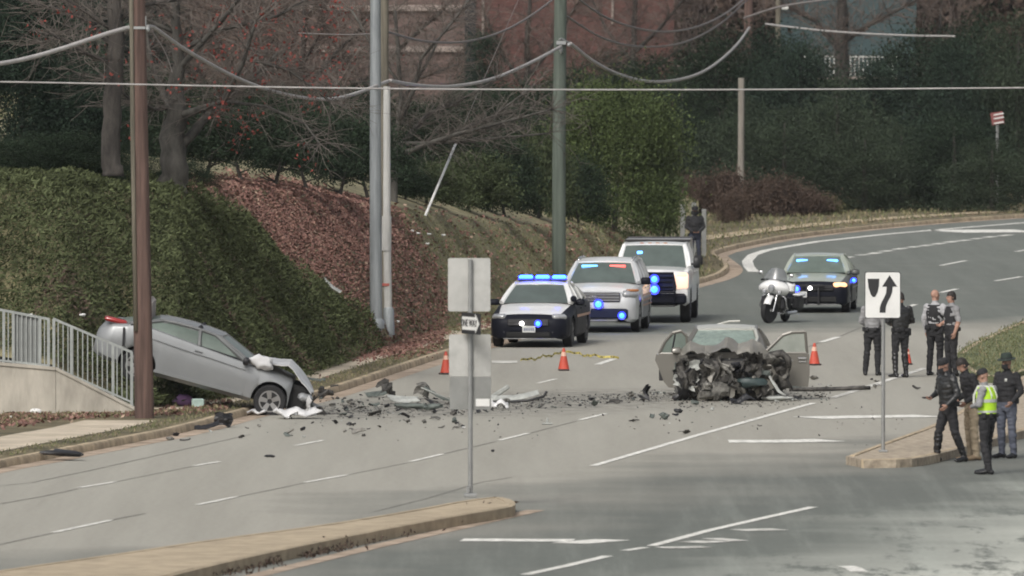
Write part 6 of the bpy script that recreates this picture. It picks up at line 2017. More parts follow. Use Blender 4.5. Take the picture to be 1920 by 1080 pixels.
M_hivis = mat("hi_vis_yellow", (0.48, 0.78, 0.035), .7, vary=.1, vscale=5, bump=.3, bscale=12)
M_refl = mat("reflective_tape", (0.50, 0.51, 0.48), .4, vary=.08)
M_badge = mat("gold_badge", (0.42, 0.32, 0.10), .35, .5)
M_eye = mat("eye_dark", (0.02, 0.015, 0.012), .3)
M_dgreen = mat("dark_green_hat", (0.02, 0.032, 0.026), .8, vary=.2)

def ering(c, rx, ry, n=16, tilt=0.0, yaw=0.0):
    out = []
    for k in range(n):
        t = 2 * math.pi * k / n
        p = Vector((rx * math.cos(t), ry * math.sin(t), 0))
        p = Matrix.Rotation(tilt, 3, 'X') @ p
        p = Matrix.Rotation(yaw, 3, 'Z') @ p
        out.append(Vector(c) + p)
    return out
def loft(mb, rings, mi=0):
    n = len(rings[0])
    vs = [p for r_ in rings for p in r_]
    fs = [(i * n + k, i * n + (k + 1) % n, (i + 1) * n + (k + 1) % n, (i + 1) * n + k) for i in range(len(rings) - 1) for k in range(n)]
    fs += [tuple(range(n - 1, -1, -1)), tuple(range((len(rings) - 1) * n, len(rings) * n))]
    mb.add(vs, fs, mi)
def human(label, base, rotz, H, cl, pose, name="person"):
    """cl: top, sleeve, legs, shoe, skin materials. pose: joint overrides; faces local -y"""
    s = H / 1.80
    J = dict(pel=(0, 0, .96), waist=(0, .0, 1.10), chest=(0, .0, 1.32), sh=(0, .01, 1.46), neck=(0, .0, 1.545), head=(0, -.015, 1.685),
             shL=(.195, .01, 1.455), shR=(-.195, .01, 1.455), elL=(.25, .03, 1.17), elR=(-.25, .03, 1.17), wrL=(.25, -.06, .93), wrR=(-.25, -.06, .93),
             hpL=(.095, 0, .95), hpR=(-.095, 0, .95), knL=(.115, -.02, .52), knR=(-.115, -.02, .52), anL=(.125, .03, .09), anR=(-.125, .03, .09), ftL=(.15, -.16, .03), ftR=(-.15, -.16, .03), bulk=1.0, leg=1.0, hyaw=0.0, htilt=0.0)
    J.update(pose)
    V = {k: Vector(v) for k, v in J.items() if isinstance(v, tuple)}
    bk, lg = J['bulk'], J['leg']
    bk, lg = bk * 1.05, lg * 1.10
    mb = MB()
    segs = []                                   # (a, b, ra, rb, region)
    def limb(a, b, ra, rb, reg, mid=None):
        pts = [a, a.lerp(b, .33), a.lerp(b, .66), b]
        m = mid or (ra + rb) / 2
        mb.tube(pts, [ra, ra * .35 + m * .65, rb * .45 + m * .55, rb], 12)
        mb.ball(a, ra, 10, 6)
        mb.ball(b, rb, 10, 6)
        segs.append((a, b, ra, rb, reg))
    yaw = J.get('tyaw', 0.0)
    st_ = [(V['pel'] + Vector((0, 0, -.13)), .135, .115), (V['pel'], .172, .13), (V['waist'], .155 * bk, .12 * bk), (V['waist'].lerp(V['chest'], .5), .168 * bk, .128 * bk), (V['chest'], .188 * bk, .135 * bk), (V['sh'], .178 * bk, .105 * bk), (V['sh'].lerp(V['neck'], .55), .10, .075), (V['neck'], .062, .064)]
    loft(mb, [ering(c, a, b, 18, 0, yaw) for c, a, b in st_])
    segs.append((V['pel'] + Vector((0, 0, -.13)), V['pel'] + Vector((0, 0, .03)), .14, .15, 2))
    segs.append((V['waist'], V['sh'], .14 * bk, .12 * bk, 0))
    segs.append((V['sh'] + Vector((0, 0, .05)), V['neck'], .07, .05, 0))
    for sd in 'LR':
        limb(V['sh' + sd], V['el' + sd], .064 * bk, .05 * bk, 1)
        limb(V['el' + sd], V['wr' + sd], .05 * bk, .036, J.get('fore', 1))
        limb(V['hp' + sd] + Vector((0, 0, -.02)), V['kn' + sd], .096 * lg, .066 * lg, 2, .085 * lg)
        limb(V['kn' + sd], V['an' + sd], .066 * lg, J.get('cuff', .058), J.get('shin', 2), .068 * lg)
        a, f = V['an' + sd], V['ft' + sd]
        d = (f - a); d.z = 0; d.normalize()
        heel = Vector((a.x, a.y, f.z + .012)) - d * .05
        toe = Vector((f.x, f.y, f.z + .004)) + d * .055
        mb.tube([heel, heel.lerp(toe, .3) + Vector((0, 0, .018)), heel.lerp(toe, .62), toe], [.045, .052, .052, .032], 12, flat=.85)
        mb.ball(heel, .045, 10, 6); mb.ball(toe, (.034, .034, .026), 10, 6)
        mb.tube([a + Vector((0, 0, .02)), heel.lerp(toe, .22) + Vector((0, 0, .03))], [.052, .05], 12)
        segs.append((heel, toe, .05, .04, 3)); segs.append((a + Vector((0, 0, -.02)), heel.lerp(toe, .25), .05, .05, 3))
    # head: skull, jaw, nose, ears on a neck
    Mh = Matrix.Translation(V['head']) @ Matrix.Rotation(J['hyaw'], 4, 'Z') @ Matrix.Rotation(J['htilt'], 4, 'X')
    mb.ball((0, .012, .03), (.077, .096, .098), 18, 12, 0, Mh)
    mb.ball((0, -.022, -.055), (.056, .066, .072), 14, 10, 0, Mh)
    mb.tube([(0, -.088, .015), (0, -.106, -.018), (0, -.09, -.03)], [.010, .016, .011], 8, M=Mh)
    for e in (-1, 1): mb.ball((e * .078, .012, -.01), (.012, .024, .034), 8, 6, 0, Mh)
    mb.tube([V['neck'] + Vector((0, .005, -.05)), Mh @ Vector((0, .02, -.04))], [.062, .056], 14)
    segs.append((Mh @ Vector((0, .01, .03)), Mh @ Vector((0, -.02, -.07)), .09, .06, 4))
    segs.append((V['neck'] + Vector((0, 0, .015)), Mh @ Vector((0, .02, -.05)), .058, .055, 4))
    # palms
    fingers = MB()
    for sd in 'LR':
        w, e = V['wr' + sd], V['el' + sd]
        d = (w - e).normalized()
        if 'hand' + sd in J: d = Vector(J['hand' + sd]).normalized()
        side = d.cross(Vector((0, -1, 0)))
        side = side.normalized() if side.length > .2 else d.cross(Vector((1, 0, 0))).normalized()
        nrm = d.cross(side).normalized()
        # wide axis of the palm runs front to back when the arm hangs
        wide, thin = (nrm, side)
        inw = Vector((-1 if sd == 'L' else 1, 0, 0))
        if thin.dot(inw) < 0: thin = -thin
        fr = wide if wide.dot(Vector((0, -1, 0))) > 0 else -wide
        for k in range(4):
            o = fr * (.030 - .020 * k)
            mb.tube([w + o * .55, w + d * .045 + o, w + d * .088 + o], [.019, .0165, .013], 8)
            L = (.066, .076, .071, .055)[k]
            b0 = w + d * .082 + o
            fingers.tube([b0, b0 + d * L * .45 + thin * .008, b0 + d * L * .75 + thin * .026, b0 + d * L * .9 + thin * .044], [.0098, .0092, .0085, .0065], 7, 4)
        t0 = w + d * .028 + fr * .030
        fingers.tube([t0, t0 + d * .028 + fr * .024 + thin * .012, t0 + d * .058 + fr * .028 + thin * .024], [.0125, .0108, .008], 7, 4)
        segs.append((w + d * .015, w + d * .11, .03, .03, 4))
    me0 = mb.mesh("body_source", M_blk)
    tmp = bpy.data.objects.new("body_source", me0)
    COL.objects.link(tmp)
    md = tmp.modifiers.new("r", 'REMESH'); md.mode = 'VOXEL'; md.voxel_size = .0125; md.use_smooth_shade = True
    ms = tmp.modifiers.new("s", 'SMOOTH'); ms.factor = .5; ms.iterations = 4
    dg = bpy.context.evaluated_depsgraph_get()
    me1 = bpy.data.meshes.new_from_object(tmp.evaluated_get(dg))
    bpy.data.objects.remove(tmp)
    nv = len(me1.vertices)
    co = np.zeros(nv * 3); me1.vertices.foreach_get("co", co); co = co.reshape(-1, 3)
    # cloth folds: gentle ripples at elbows, knees, waist
    polys = [tuple(p.vertices) for p in me1.polygons]
    cen = np.array([co[list(p)].mean(0) for p in polys])
    best = np.full(len(cen), 1e9); reg = np.zeros(len(cen), int)
    for a, b, ra, rb, rg in segs:
        a_, b_ = np.array(a), np.array(b)
        ab = b_ - a_
        t = np.clip(((cen - a_) @ ab) / (ab @ ab + 1e-9), 0, 1)
        dist = np.linalg.norm(cen - (a_ + t[:, None] * ab), axis=1) - (ra + (rb - ra) * t)
        m_ = dist < best
        best[m_] = dist[m_]; reg[m_] = rg
    fold = np.array([noise.noise(Vector((p[0] * 9, p[1] * 9, p[2] * 22))) for p in co])
    nrm_ = np.zeros(nv * 3); me1.vertices.foreach_get("normal", nrm_); nrm_ = nrm_.reshape(-1, 3)
    headz = V['neck'].z
    wgt = np.where(co[:, 2] < headz - .02, .015, 0.0) * np.where(co[:, 2] > .12, 1, 0)
    for sd in 'LR':
        w = np.array(V['wr' + sd]); wgt *= np.where(np.linalg.norm(co - w, axis=1) < .13, 0, 1)
    co = co + nrm_ * (fold * wgt)[:, None]
    V2 = [tuple(p) for p in co] + list(fingers.v)
    F2 = polys + [tuple(i + nv for i in f) for f in fingers.f]
    bpy.data.meshes.remove(me1)
    me = bpy.data.meshes.new("body")
    me.from_pydata(V2, [], F2)
    for m_ in (cl['top'], cl['sleeve'], cl['legs'], cl['shoe'], cl['skin'], cl.get('shin', cl['legs']), cl.get('fore', cl['sleeve'])): me.materials.append(m_)
    me.polygons.foreach_set("material_index", list(reg) + fingers.m)
    me.polygons.foreach_set("use_smooth", [True] * len(me.polygons))
    me.update()
    t = thing(name, label, "person", base, rotz)
    t.scale = (s, s, s)
    link("body", me, t)
    mb = MB()
    for e in (-1, 1): mb.ball((e * .031, -.084, .012), (.013, .007, .007), 8, 5, 0, Mh)
    mb.box((0, -.091, -.062), (.042, .006, .007), M=Mh)
    mb.build("eyes_and_mouth", M_eye, t)
    return t, Mh, V
def cap(t, Mh, m, brim=True):
    mb = MB()
    mb.lathe([(.094, .03), (.100, .055), (.096, .095), (.07, .128), (.0001, .14)], 18, 'Z', (0, .012, 0), M=Mh)
    if brim: mb.grid([[Vector((x * .075, -.075 - .085 * (1 - x * x) * f, .045 - .012 * f)) for x in (-1, -.6, 0, .6, 1)] for f in (0, .5, 1)], thick=(0, 0, .008), M=Mh)
    mb.build("cap", m, t, smooth=50)
def hat(t, Mh, m):
    mb = MB()
    mb.lathe([(.17, .055), (.172, .062), (.105, .075), (.10, .13), (.082, .165), (.05, .158), (.0001, .165)], 22, 'Z', (0, .012, 0), M=Mh)
    h = mb.build("campaign_hat", m, t, smooth=50)
    mb = MB(); mb.lathe([(.108, .074), (.108, .092), (.102, .092), (.102, .074), (.108, .074)], 22, 'Z', (0, .012, 0), M=Mh); mb.build("hat_band", M_blk, h)
def hair(t, Mh, m, low=-.02, back=True):
    mb = MB()
    vs, fs = [], []
    rows = []
    for i in range(8):
        ph = math.pi * .5 * i / 7
        rows.append([Vector((.084 * math.cos(ph) * math.cos(a), .012 + .103 * math.cos(ph) * math.sin(a), .035 + .104 * math.sin(ph))) for a in np.linspace(0, 2 * math.pi, 18)])
    mb.grid(rows, M=Mh)
    mb.grid([[Vector((.085 * math.cos(a), .012 + .104 * math.sin(a), z)) for a in np.linspace(-.25, math.pi + .25, 12)] for z in (low - .03, .036)], M=Mh)
    mb.build("hair", m, t, smooth=True)
def mask(t, Mh, m):
    mb = MB(); mb.grid([[Vector((x * .066, -.058 - .050 * (1 - x * x) - (.012 if r_ == 1 else 0), z)) for x in (-1, -.6, -.2, .2, .6, 1)] for r_, z in enumerate((-.105, -.055, -.012))], thick=(0, .004, 0), M=Mh)
    mb.tube([Mh @ Vector((-.066, -.05, -.03)), Mh @ Vector((-.082, .01, -.005))], .004, 4); mb.tube([Mh @ Vector((.066, -.05, -.03)), Mh @ Vector((.082, .01, -.005))], .004, 4)
    mb.build("face_mask", m, t, smooth=40)
def belt(t, V, m, gear=True, bk=1.0):
    mb = MB()
    c = V['pel'] + Vector((0, 0, .06))
    n = 20
    A, B = ering(c + Vector((0, 0, -.025)), .180 * bk, .140 * bk, n), ering(c + Vector((0, 0, .025)), .180 * bk, .140 * bk, n)
    mb.add(A + B, [(k, (k + 1) % n, n + (k + 1) % n, n + k) for k in range(n)])
    b = mb.build("belt", m, t)
    if gear:
        for x, y, sz in ((-.20, .02, (.05, .12, .16)), (.19, .03, (.05, .09, .10)), (.10, .13, (.08, .05, .09)), (-.09, .135, (.08, .05, .08))):
            mb = MB(); mb.rbox((c.x + x, c.y + y, c.z - (.05 if sz[2] > .12 else .01)), sz, .015); mb.build("pouch", m, b)
def vest(t, V, m, bands, bk=1.08, z0=None, pockets=False, name="vest"):
    rings = []
    w, c, sh = V['waist'], V['chest'], V['sh']
    lo = w + Vector((0, 0, -.06))
    for p, rx, ry in ((lo, .178, .142), (w, .172, .136), (w.lerp(c, .5), .186, .146), (c, .205, .152), (c.lerp(sh, .6), .19, .14), (sh + Vector((0, 0, .035)), .155, .105)):
        rings.append(ering(p, rx * bk / 1.0, ry * bk / 1.0, 20))
    mb = MB()
    n = 20
    vs = [p for r_ in rings for p in r_]
    mb.add(vs, [(i * n + k, i * n + (k + 1) % n, (i + 1) * n + (k + 1) % n, (i + 1) * n + k) for i in range(len(rings) - 1) for k in range(n)])
    mb.add(rings[-1], [tuple(range(n))])
    o = mb.build(name, m, t, smooth=45)
    for (ia, fa), (ib, fb) in (((0, .35), (0, .95)), ((2, .25), (2, .75))) if bands else ():
        A = [rings[ia][k].lerp(rings[ia + 1][k], fa) for k in range(n)]
        B = [rings[ib][k].lerp(rings[ib + 1][k], fb) for k in range(n)]
        def out(P):
            c_ = sum(P, Vector()) / n
            return [p + (p - c_).normalized() * .006 for p in P]
        mb = MB(); mb.add(out(A) + out(B), [(k, (k + 1) % n, n + (k + 1) % n, n + k) for k in range(n)]); mb.build("reflective_band", M_refl, o)
    if bands:
        for x in (-.09, .09):
            mb = MB(); mb.tube([Vector((sh.x + x, sh.y + .13 * bk, sh.z - .25)), Vector((sh.x + x, sh.y + .15 * bk, sh.z - .1)), Vector((sh.x + x * .9, sh.y + .1, sh.z + .045)), Vector((sh.x + x * .9, sh.y - .1, sh.z + .045)), Vector((sh.x + x, sh.y - .155 * bk, sh.z - .1)), Vector((sh.x + x, sh.y - .16 * bk, sh.z - .25))], .024, 5, flat=.35); mb.build("reflective_band", M_refl, o)
    return o
def patch(t, p, size, m, name="shoulder_patch"):
    mb = MB(); mb.rbox(p, size, min(size) * .3); mb.build(name, m, t, smooth=50)
def radio(t, V, sd=1):
    mb = MB(); mb.rbox(V['chest'] + Vector((sd * .1, -.15, .06)), (.05, .03, .09), .01); mb.tube([V['chest'] + Vector((sd * .1, -.155, .1)), V['sh'] + Vector((sd * .13, -.08, .05))], .006, 5); mb.build("radio_mic", M_trim, t)

K = dict(top=M_blk, sleeve=M_blk, legs=M_blk, shoe=M_boot, skin=M_skin)
# far man in black on the verge, bag at his feet
b = G(1303, 498, KH)
t, Mh, V = human("person in black hooded coat standing on the verge behind the pickup", b, R(8), 1.80, dict(K, legs=M_navyc, skin=M_skind), dict(bulk=1.16, elL=(.27, -.02, 1.18), elR=(-.27, -.02, 1.18), wrL=(.10, -.2, 1.03), wrR=(-.10, -.2, 1.03), handL=(-1, -.2, -.3), handR=(1, -.2, -.3), htilt=R(12)))
cap(t, Mh, M_blk); mask(t, Mh, M_blk)
mb = MB(); mb.lathe([(.10, -.13), (.12, -.08), (.11, -.02), (.085, .0)], 16, 'Z', V['head'] + Vector((0, .035, .0))); mb.build("hood", M_blk, t, smooth=True)
g = G(1309, 502, KH)
bg_ = thing("shoulder_bag", "black bag standing by the feet of the man on the verge", "bag", g, R(10))
mb = MB(); mb.rbox((0, 0, .19), (.27, .18, .38), .05); mb.build("bag_body", M_blk, bg_, smooth=45)
mb = MB(); mb.tube([(-.09, 0, .37), (-.07, 0, .47), (.07, 0, .47), (.09, 0, .37)], .012, 6); mb.build("strap", M_trim, bg_)
# two behind the keep right sign
b = G(1636, 704)
t, Mh, V = human("person in grey shirt, upper half hidden behind the keep right sign", b, R(165), 1.80, dict(K, top=M_greyc, sleeve=M_greyc), dict(knL=(.12, -.0, .52), anL=(.15, .05, .09), ftL=(.19, -.13, .03), wrL=(.1, -.22, 1.05), wrR=(-.1, -.22, 1.05)))
belt(t, V, M_trim); hair(t, Mh, M_hair)
b = G(1688, 708)
t, Mh, V = human("person in black leather jacket, back turned, right behind the keep right sign", b, R(205), 1.84, dict(K, top=M_leather, sleeve=M_leather, shin=M_boot), dict(shin=5, cuff=.05, bulk=1.14, elL=(.30, -.02, 1.2), elR=(-.30, -.02, 1.2), wrL=(.12, -.24, 1.12), wrR=(-.12, -.24, 1.12), htilt=R(15), anL=(.14, .06, .09), ftL=(.16, -.13, .03)))
belt(t, V, M_trim, True, 1.06); hair(t, Mh, M_hair)
# pair in the lane
b = G(1753, 704)
t, Mh, V = human("bald person in pale grey shirt and dark vest standing in the lane", b, R(150), 1.86, dict(K, top=M_palec, sleeve=M_palec, skin=M_skin), dict(bulk=1.05, elR=(-.30, .04, 1.2), wrR=(-.17, -.16, 1.08), hyaw=R(-25)))
vest(t, V, M_blk, False, 1.0, name="stab_vest"); belt(t, V, M_trim)
b = G(1784, 706)
t, Mh, V = human("person in dark vest and grey short sleeves beside the bald one", b, R(-62), 1.84, dict(K, top=M_greyc, sleeve=M_greyc, fore=M_skin), dict(fore=4, bulk=1.04, elL=(.26, .02, 1.18), wrL=(.23, -.05, .94), elR=(-.24, .02, 1.18), wrR=(-.1, -.22, 1.1), hyaw=R(-10)))
vest(t, V, M_blk, False, 1.0, name="stab_vest"); belt(t, V, M_trim); hair(t, Mh, M_hair)
patch(t, V['shL'] + Vector((.055, 0, -.12)), (.012, .08, .09), M_refl)
# motor officer
b = G(1778, 866)
t, Mh, V = human("person striding in black leather jacket, dark cap and knee boots", b, R(-62), 1.83, dict(K, top=M_leather, sleeve=M_leather, shin=M_boot), dict(shin=5, cuff=.052, bulk=1.18, leg=1.04, chest=(0, -.02, 1.32), sh=(0, -.035, 1.46), neck=(0, -.06, 1.54), head=(0, -.10, 1.67), shL=(.2, -.03, 1.455), shR=(-.2, -.03, 1.455),
    htilt=R(22), elL=(.29, .02, 1.18), wrL=(.24, -.16, 1.0), elR=(-.27, -.06, 1.2), wrR=(-.12, -.28, 1.12), knL=(.14, .05, .52), anL=(.17, .22, .10), ftL=(.24, .05, .03), knR=(-.12, -.12, .52), anR=(-.15, -.14, .09), ftR=(-.2, -.34, .03)))
cap(t, Mh, M_blk, False); mask(t, Mh, M_blk); belt(t, V, M_trim, True, 1.1)
mb = MB(); mb.rbox((-.1, -.38, 1.12), (.1, .14, .03), .01); mb.build("notebook", M_trim, t)
# man in black jacket and khakis
b = G(1823, 863)
t, Mh, V = human("person in black jacket and khaki trousers with bowed head, behind the yellow vest", b, R(-70), 1.86, dict(K, legs=M_khaki, shoe=mat("tan_shoe", (.22, .16, .1), .6)), dict(bulk=1.14, chest=(0, -.05, 1.31), sh=(0, -.09, 1.44), neck=(0, -.13, 1.51), head=(0, -.19, 1.63), shL=(.2, -.08, 1.43), shR=(-.2, -.08, 1.43), htilt=R(32), elL=(.26, .0, 1.16), wrL=(.16, -.18, 1.0), elR=(-.26, .0, 1.16), wrR=(-.1, -.22, 1.03)))
hair(t, Mh, M_hair)
# yellow vest
b = G(1851, 889)
t, Mh, V = human("person in bright yellow safety vest and dark cap", b, R(-120), 1.80, dict(K, top=M_greyc, sleeve=M_greyc), dict(bulk=1.08, chest=(0, -.02, 1.32), sh=(0, -.04, 1.46), neck=(0, -.06, 1.54), head=(0, -.09, 1.68), htilt=R(20), hyaw=R(8), elL=(.29, -.02, 1.2), wrL=(.12, -.24, 1.16), elR=(-.29, -.02, 1.2), wrR=(-.1, -.26, 1.14), handL=(-1, -.3, .1), handR=(1, -.3, .1), knL=(.12, .0, .52), anL=(.16, .12, .09), ftL=(.2, -.06, .03), knR=(-.12, -.05, .52), anR=(-.14, -.06, .09), ftR=(-.18, -.26, .03)))
vest(t, V, M_hivis, True, 1.09, name="safety_vest"); belt(t, V, M_trim, True); cap(t, Mh, M_blk)
# trooper with the hat
b = G(1888, 859)
t, Mh, V = human("person with broad campaign hat, black mask and slate trousers", b, R(-38), 1.82, dict(K, legs=M_slate), dict(bulk=1.1, elL=(.29, .02, 1.18), wrL=(.2, -.12, 1.0), elR=(-.27, .0, 1.18), wrR=(-.16, -.2, 1.05), htilt=R(10), knL=(.12, -.02, .52), leg=1.02))
hat(t, Mh, M_dgreen); mask(t, Mh, M_blk); belt(t, V, M_trim, True, 1.02)
patch(t, V['shL'] + Vector((.068, 0, -.11)), (.012, .085, .10), M_badge)
patch(t, V['shR'] + Vector((-.068, 0, -.11)), (.012, .085, .10), M_badge)
patch(t, V['chest'] + Vector((.08, -.148, .06)), (.05, .012, .055), M_refl, "badge")
mb = MB()
for sd, k in ((1, 'L'), (-1, 'R')):
    mb.tube([V['hp' + k] + Vector((sd * .092, 0, 0)), V['kn' + k] + Vector((sd * .066, 0, 0)), V['an' + k] + Vector((sd * .06, 0, .02))], .012, 4)
mb.build("trouser_stripe", M_blk, t)
# ================================================================ CONES, TAPE, WRECKAGE ON THE ROAD
M_cone = mat("cone_orange", (0.50, 0.07, 0.04), .6, vary=.1)
M_conew = mat("cone_collar", (0.66, 0.42, 0.32), .5, vary=.08)
def cone(label, u, v, h=.5):
    g = G(u, v)
    t = thing("traffic_cone", label, "traffic cone", g, rnd.uniform(0, 1), "orange traffic cones round the crash")
    mb = MB(); mb.rbox((0, 0, .02), (.36 * h / .72, .36 * h / .72, .04), .02); mb.build("base", mat("cone_base", (.05, .04, .04), .8), t)
    mb = MB(); mb.lathe([(.15 * h / .6, .04), (.14 * h / .6, .07), (.03, h - .02), (.022, h)], 18); mb.build("body", M_cone, t, smooth=50)
    r1, r2 = [.14 * h / .6 + (.03 - .14 * h / .6) * f for f in (.62, .84)]
    mb = MB(); mb.lathe([(r1 + .004, .07 + (h - .09) * .62), (r2 + .004, .07 + (h - .09) * .84)], 18); mb.build("collar", M_conew, t, smooth=50)
cone("orange traffic cone half hidden by the left side of the blank sign back", 836, 702)
cone("orange traffic cone between the black and white police sedan and the taupe wreck", 1057, 695)
cone("orange traffic cone just right of the wreck's open right door", 1527, 685)
cone("small orange traffic cone behind the booted legs of the man at the keep right sign", 1702, 684, .36)
# caution tape lying in a slack line
M_tape = mat("caution_tape_yellow", (0.50, 0.42, 0.10), .5, vary=.25, vscale=8)
def tape(label, px, sag):
    pts = []
    P = chaikin([G(u, v, .03) for u, v in px], 2)
    P = resample(P, .12)
    mb = MB(); rows = []
    for i, p in enumerate(P):
        z = .03 + .02 * math.sin(i * .35) + .015 * math.sin(i * .9)
        rows.append([Vector((p.x, p.y, z)), Vector((p.x + .01 * math.sin(i), p.y + .05 * math.cos(i * .7), z + .05))])
    mb.grid(rows)
    t = tag(mb.build("caution_tape", M_tape, None), label, "caution tape", "caution tape round the cone")
    mb = MB()
    for i in range(2, len(rows) - 2, 3):
        a, b_ = rows[i], rows[i + 1]
        mb.add([a[0].lerp(a[1], .25) + Vector((0, -.004, 0)), b_[0].lerp(b_[1], .25) + Vector((0, -.004, 0)), b_[0].lerp(b_[1], .75) + Vector((0, -.004, 0)), a[0].lerp(a[1], .75) + Vector((0, -.004, 0))], [(0, 1, 2, 3)])
    mb.build("lettering", M_black, t)
tape("slack yellow caution tape reaching left from the middle cone", [(976, 678), (1000, 675), (1030, 668), (1055, 664)], 0)
tape("slack yellow caution tape trailing right from the middle cone", [(1060, 663), (1085, 665), (1120, 671), (1160, 671)], 0)

DEB = {"black plastic": M_trim, "dark metal": M_scrap, "grimy metal": M_scrapb, "grey green plastic": M_scrapg, "pale plastic": M_scrapw, "silver paint": W_coupep, "taupe paint": W_brownd}
def debris(name, label, u, v, mb, m, rot=(0, 0, 0), z=0.0, smooth=None, group=None, cat="wreckage"):
    """stand the piece on the ground: lowest point at z"""
    o = mb.build(name, m, None, smooth=smooth)
    M = Matrix(); 
    from mathutils import Euler
    rm = Euler(rot).to_matrix()
    lo = min((rm @ p.co).z for p in o.data.vertices)
    g = G(u, v, z)
    o.location = (g.x, g.y, z - lo + .004)
    o.rotation_euler = rot
    return tag(o, label, cat, group)
# long white door skin / bumper cover lying beyond the sign post
def bowed(L, w, h, bow, n=16, m=5, curl=.6, seed=1):
    q = random.Random(seed)
    rows = []
    for i in range(n + 1):
        x = (i / n - .5) * L
        t = i / n
        r_ = []
        for j in range(m + 1):
            a = (j / m - .5) * 2 * curl
            r_.append(Vector((x + q.uniform(-.01, .01), w * math.sin(a) / max(.1, math.sin(curl)) * .5 + bow * (2 * t - 1) ** 2, h * math.cos(a) - h * math.cos(curl) + .08 * bow * math.sin(7 * t) + q.uniform(-.008, .008))))
        rows.append(r_)
    mb = MB(); mb.grid(rows, thick=(0, 0, -.012))
    return mb
debris("bumper_cover", "long white bumper cover with dark edge lying just right of the blank sign backs", 956, 752, bowed(1.2, .2, .09, .12, seed=3), M_scrapw, (R(28), R(-5), R(4)))
debris("door_seal", "black rubber strip curving under the long white bumper cover", 962, 757, (lambda mb: mb.tube([(-.7, 0, 0), (-.2, .06, .0), (.3, .05, .03), (.62, -.02, .12), (.68, -.05, .22)], .03, 6))(MB()), M_trim, (0, 0, 0), 0, True)
debris("torn_panel", "white broken bar leaning on the long white bumper cover", 938, 748, (lambda mb: mb.rbox((0, 0, 0), (.42, .05, .10), .02))(MB()), M_scrapw, (0, R(-32), R(12)))
debris("bumper_beam", "dark bumper beam with pale edge pointing up left of the blank sign backs", 822, 754, bowed(.66, .16, .1, .1, seed=5), M_scrapg, (R(20), R(24), R(3)))
debris("trim_strip", "pale edging strip on the dark beam left of the blank sign backs", 819, 752, (lambda mb: mb.tube([(-.32, 0, .16), (0, 0, .02), (.3, 0, -.1)], .016, 6))(MB()), M_scrapw, (0, 0, 0), .06, True)
debris("wheel_liner", "dark curled wheel liner left of the pale panel in the debris field", 712, 745, bowed(.55, .3, .16, .1, seed=6), M_scrapg, (R(15), R(-14), R(10)))
debris("torn_panel", "dark torn panel beside the curled wheel liner", 728, 753, shard(70, (.4, .3), .015, .6, 5), M_scrap, (R(40), R(20), R(40)))
debris("headlight_shell", "pale crushed panel in the middle of the debris field", 758, 757, shard(71, (.6, .26), .02, .14, 5), M_scrapw, (R(22), R(5), R(-4)))
debris("crushed_duct", "grey green crushed duct left of the blank sign backs' foot", 772, 768, chunk(72, (.6, .16, .10), 14, 7, .6), M_scrapg, (0, R(3), R(5)), 0, 40)
debris("crushed_duct", "grey green crushed duct nearest the blank sign backs' left foot", 810, 770, chunk(73, (.5, .16, .11), 14, 7, .6), M_scrapg, (0, R(-4), R(-8)), 0, 40)
debris("bracket", "dark bent bracket standing in the debris field left of the sign", 795, 748, shard(74, (.3, .26), .02, .8, 4), M_scrapb, (R(70), R(20), R(10)))
debris("white_cloth", "crumpled white airbag cloth right of the sign post's lower panel", 936, 767, shard(75, (.34, .36), .03, .3, 7), mat("airbag_cloth", (.6, .6, .6), .8), (0, 0, 0), 0, True, cat="cloth")
debris("white_cloth", "flat crumpled white cloth lying right of the coupe's front wheel", 556, 785, shard(76, (.8, .62), .03, .16, 9), mat("airbag_cloth", (.6, .6, .6), .8), (0, 0, R(8)), 0, True, cat="cloth")
debris("white_cloth", "small white cloth scrap directly below the coupe's front wheel", 479, 779, shard(77, (.36, .3), .02, .2, 7), mat("airbag_cloth", (.6, .6, .6), .8), (0, 0, R(-10)), 0, True, cat="cloth")
debris("bumper_cover", "black torn bumper piece lying against the kerb below the coupe", 378, 806, bowed(.72, .16, .1, .1, seed=8), M_trim, (R(25), R(-6), R(12)))
debris("bumper_corner", "boxy black bumper corner at the right end of the torn black bumper piece", 421, 802, shard(78, (.34, .26), .05, .3, 5), M_trim, (R(75), R(6), R(10)))
debris("wheel_liner", "flat black plastic liner draped over the kerb at lower left", 119, 857, chunk(79, (.78, .5, .12), 14, 7, .5), M_trim, (0, R(4), R(12)), .06, 40)
debris("bent_pipe", "long dark pipe lying on the road right of the taupe wreck", 1556, 734, (lambda mb: mb.tube([(-.85, 0, .03), (-.2, .04, .03), (.4, .02, .045), (.85, -.03, .06)], .042, 8))(MB()), M_scrap, (0, 0, R(3)), 0, True)
debris("trim_strip", "pale strip at the tip of the long dark pipe", 1606, 727, (lambda mb: mb.rbox((0, 0, 0), (.36, .1, .03), .01))(MB()), M_scrapb, (0, R(-4), R(5)))
debris("dark_sheet", "dark plastic sheet lying in front of the taupe wreck", 1392, 758, shard(81, (.42, .3), .012, .3, 5), M_trim, (R(6), R(-8), R(10)))
debris("bumper_piece", "silver bumper scrap lying beyond the coupe's nose on the footpath edge", 592, 716, bowed(.42, .2, .14, .08, seed=11), M_scrapg, (R(10), R(4), R(6)), KH)
debris("crushed_core", "crushed dark radiator heap at the coupe's nose", 607, 748, jag(82, (.42, .36, .2)), M_scrap, (0, 0, R(10)), 0, None)
debris("dark_scrap", "small flat dark scrap alone on the near lane left of the sign post", 506, 858, chunk(83, (.2, .14, .05), 10, 5, .3), M_trim, (0, 0, R(10)))
debris("dark_scrap", "dark bottle shaped scrap alone on the road below the taupe wreck", 1271, 775, chunk(84, (.18, .12, .09), 10, 6, .4), M_trim, (0, 0, R(-10)))
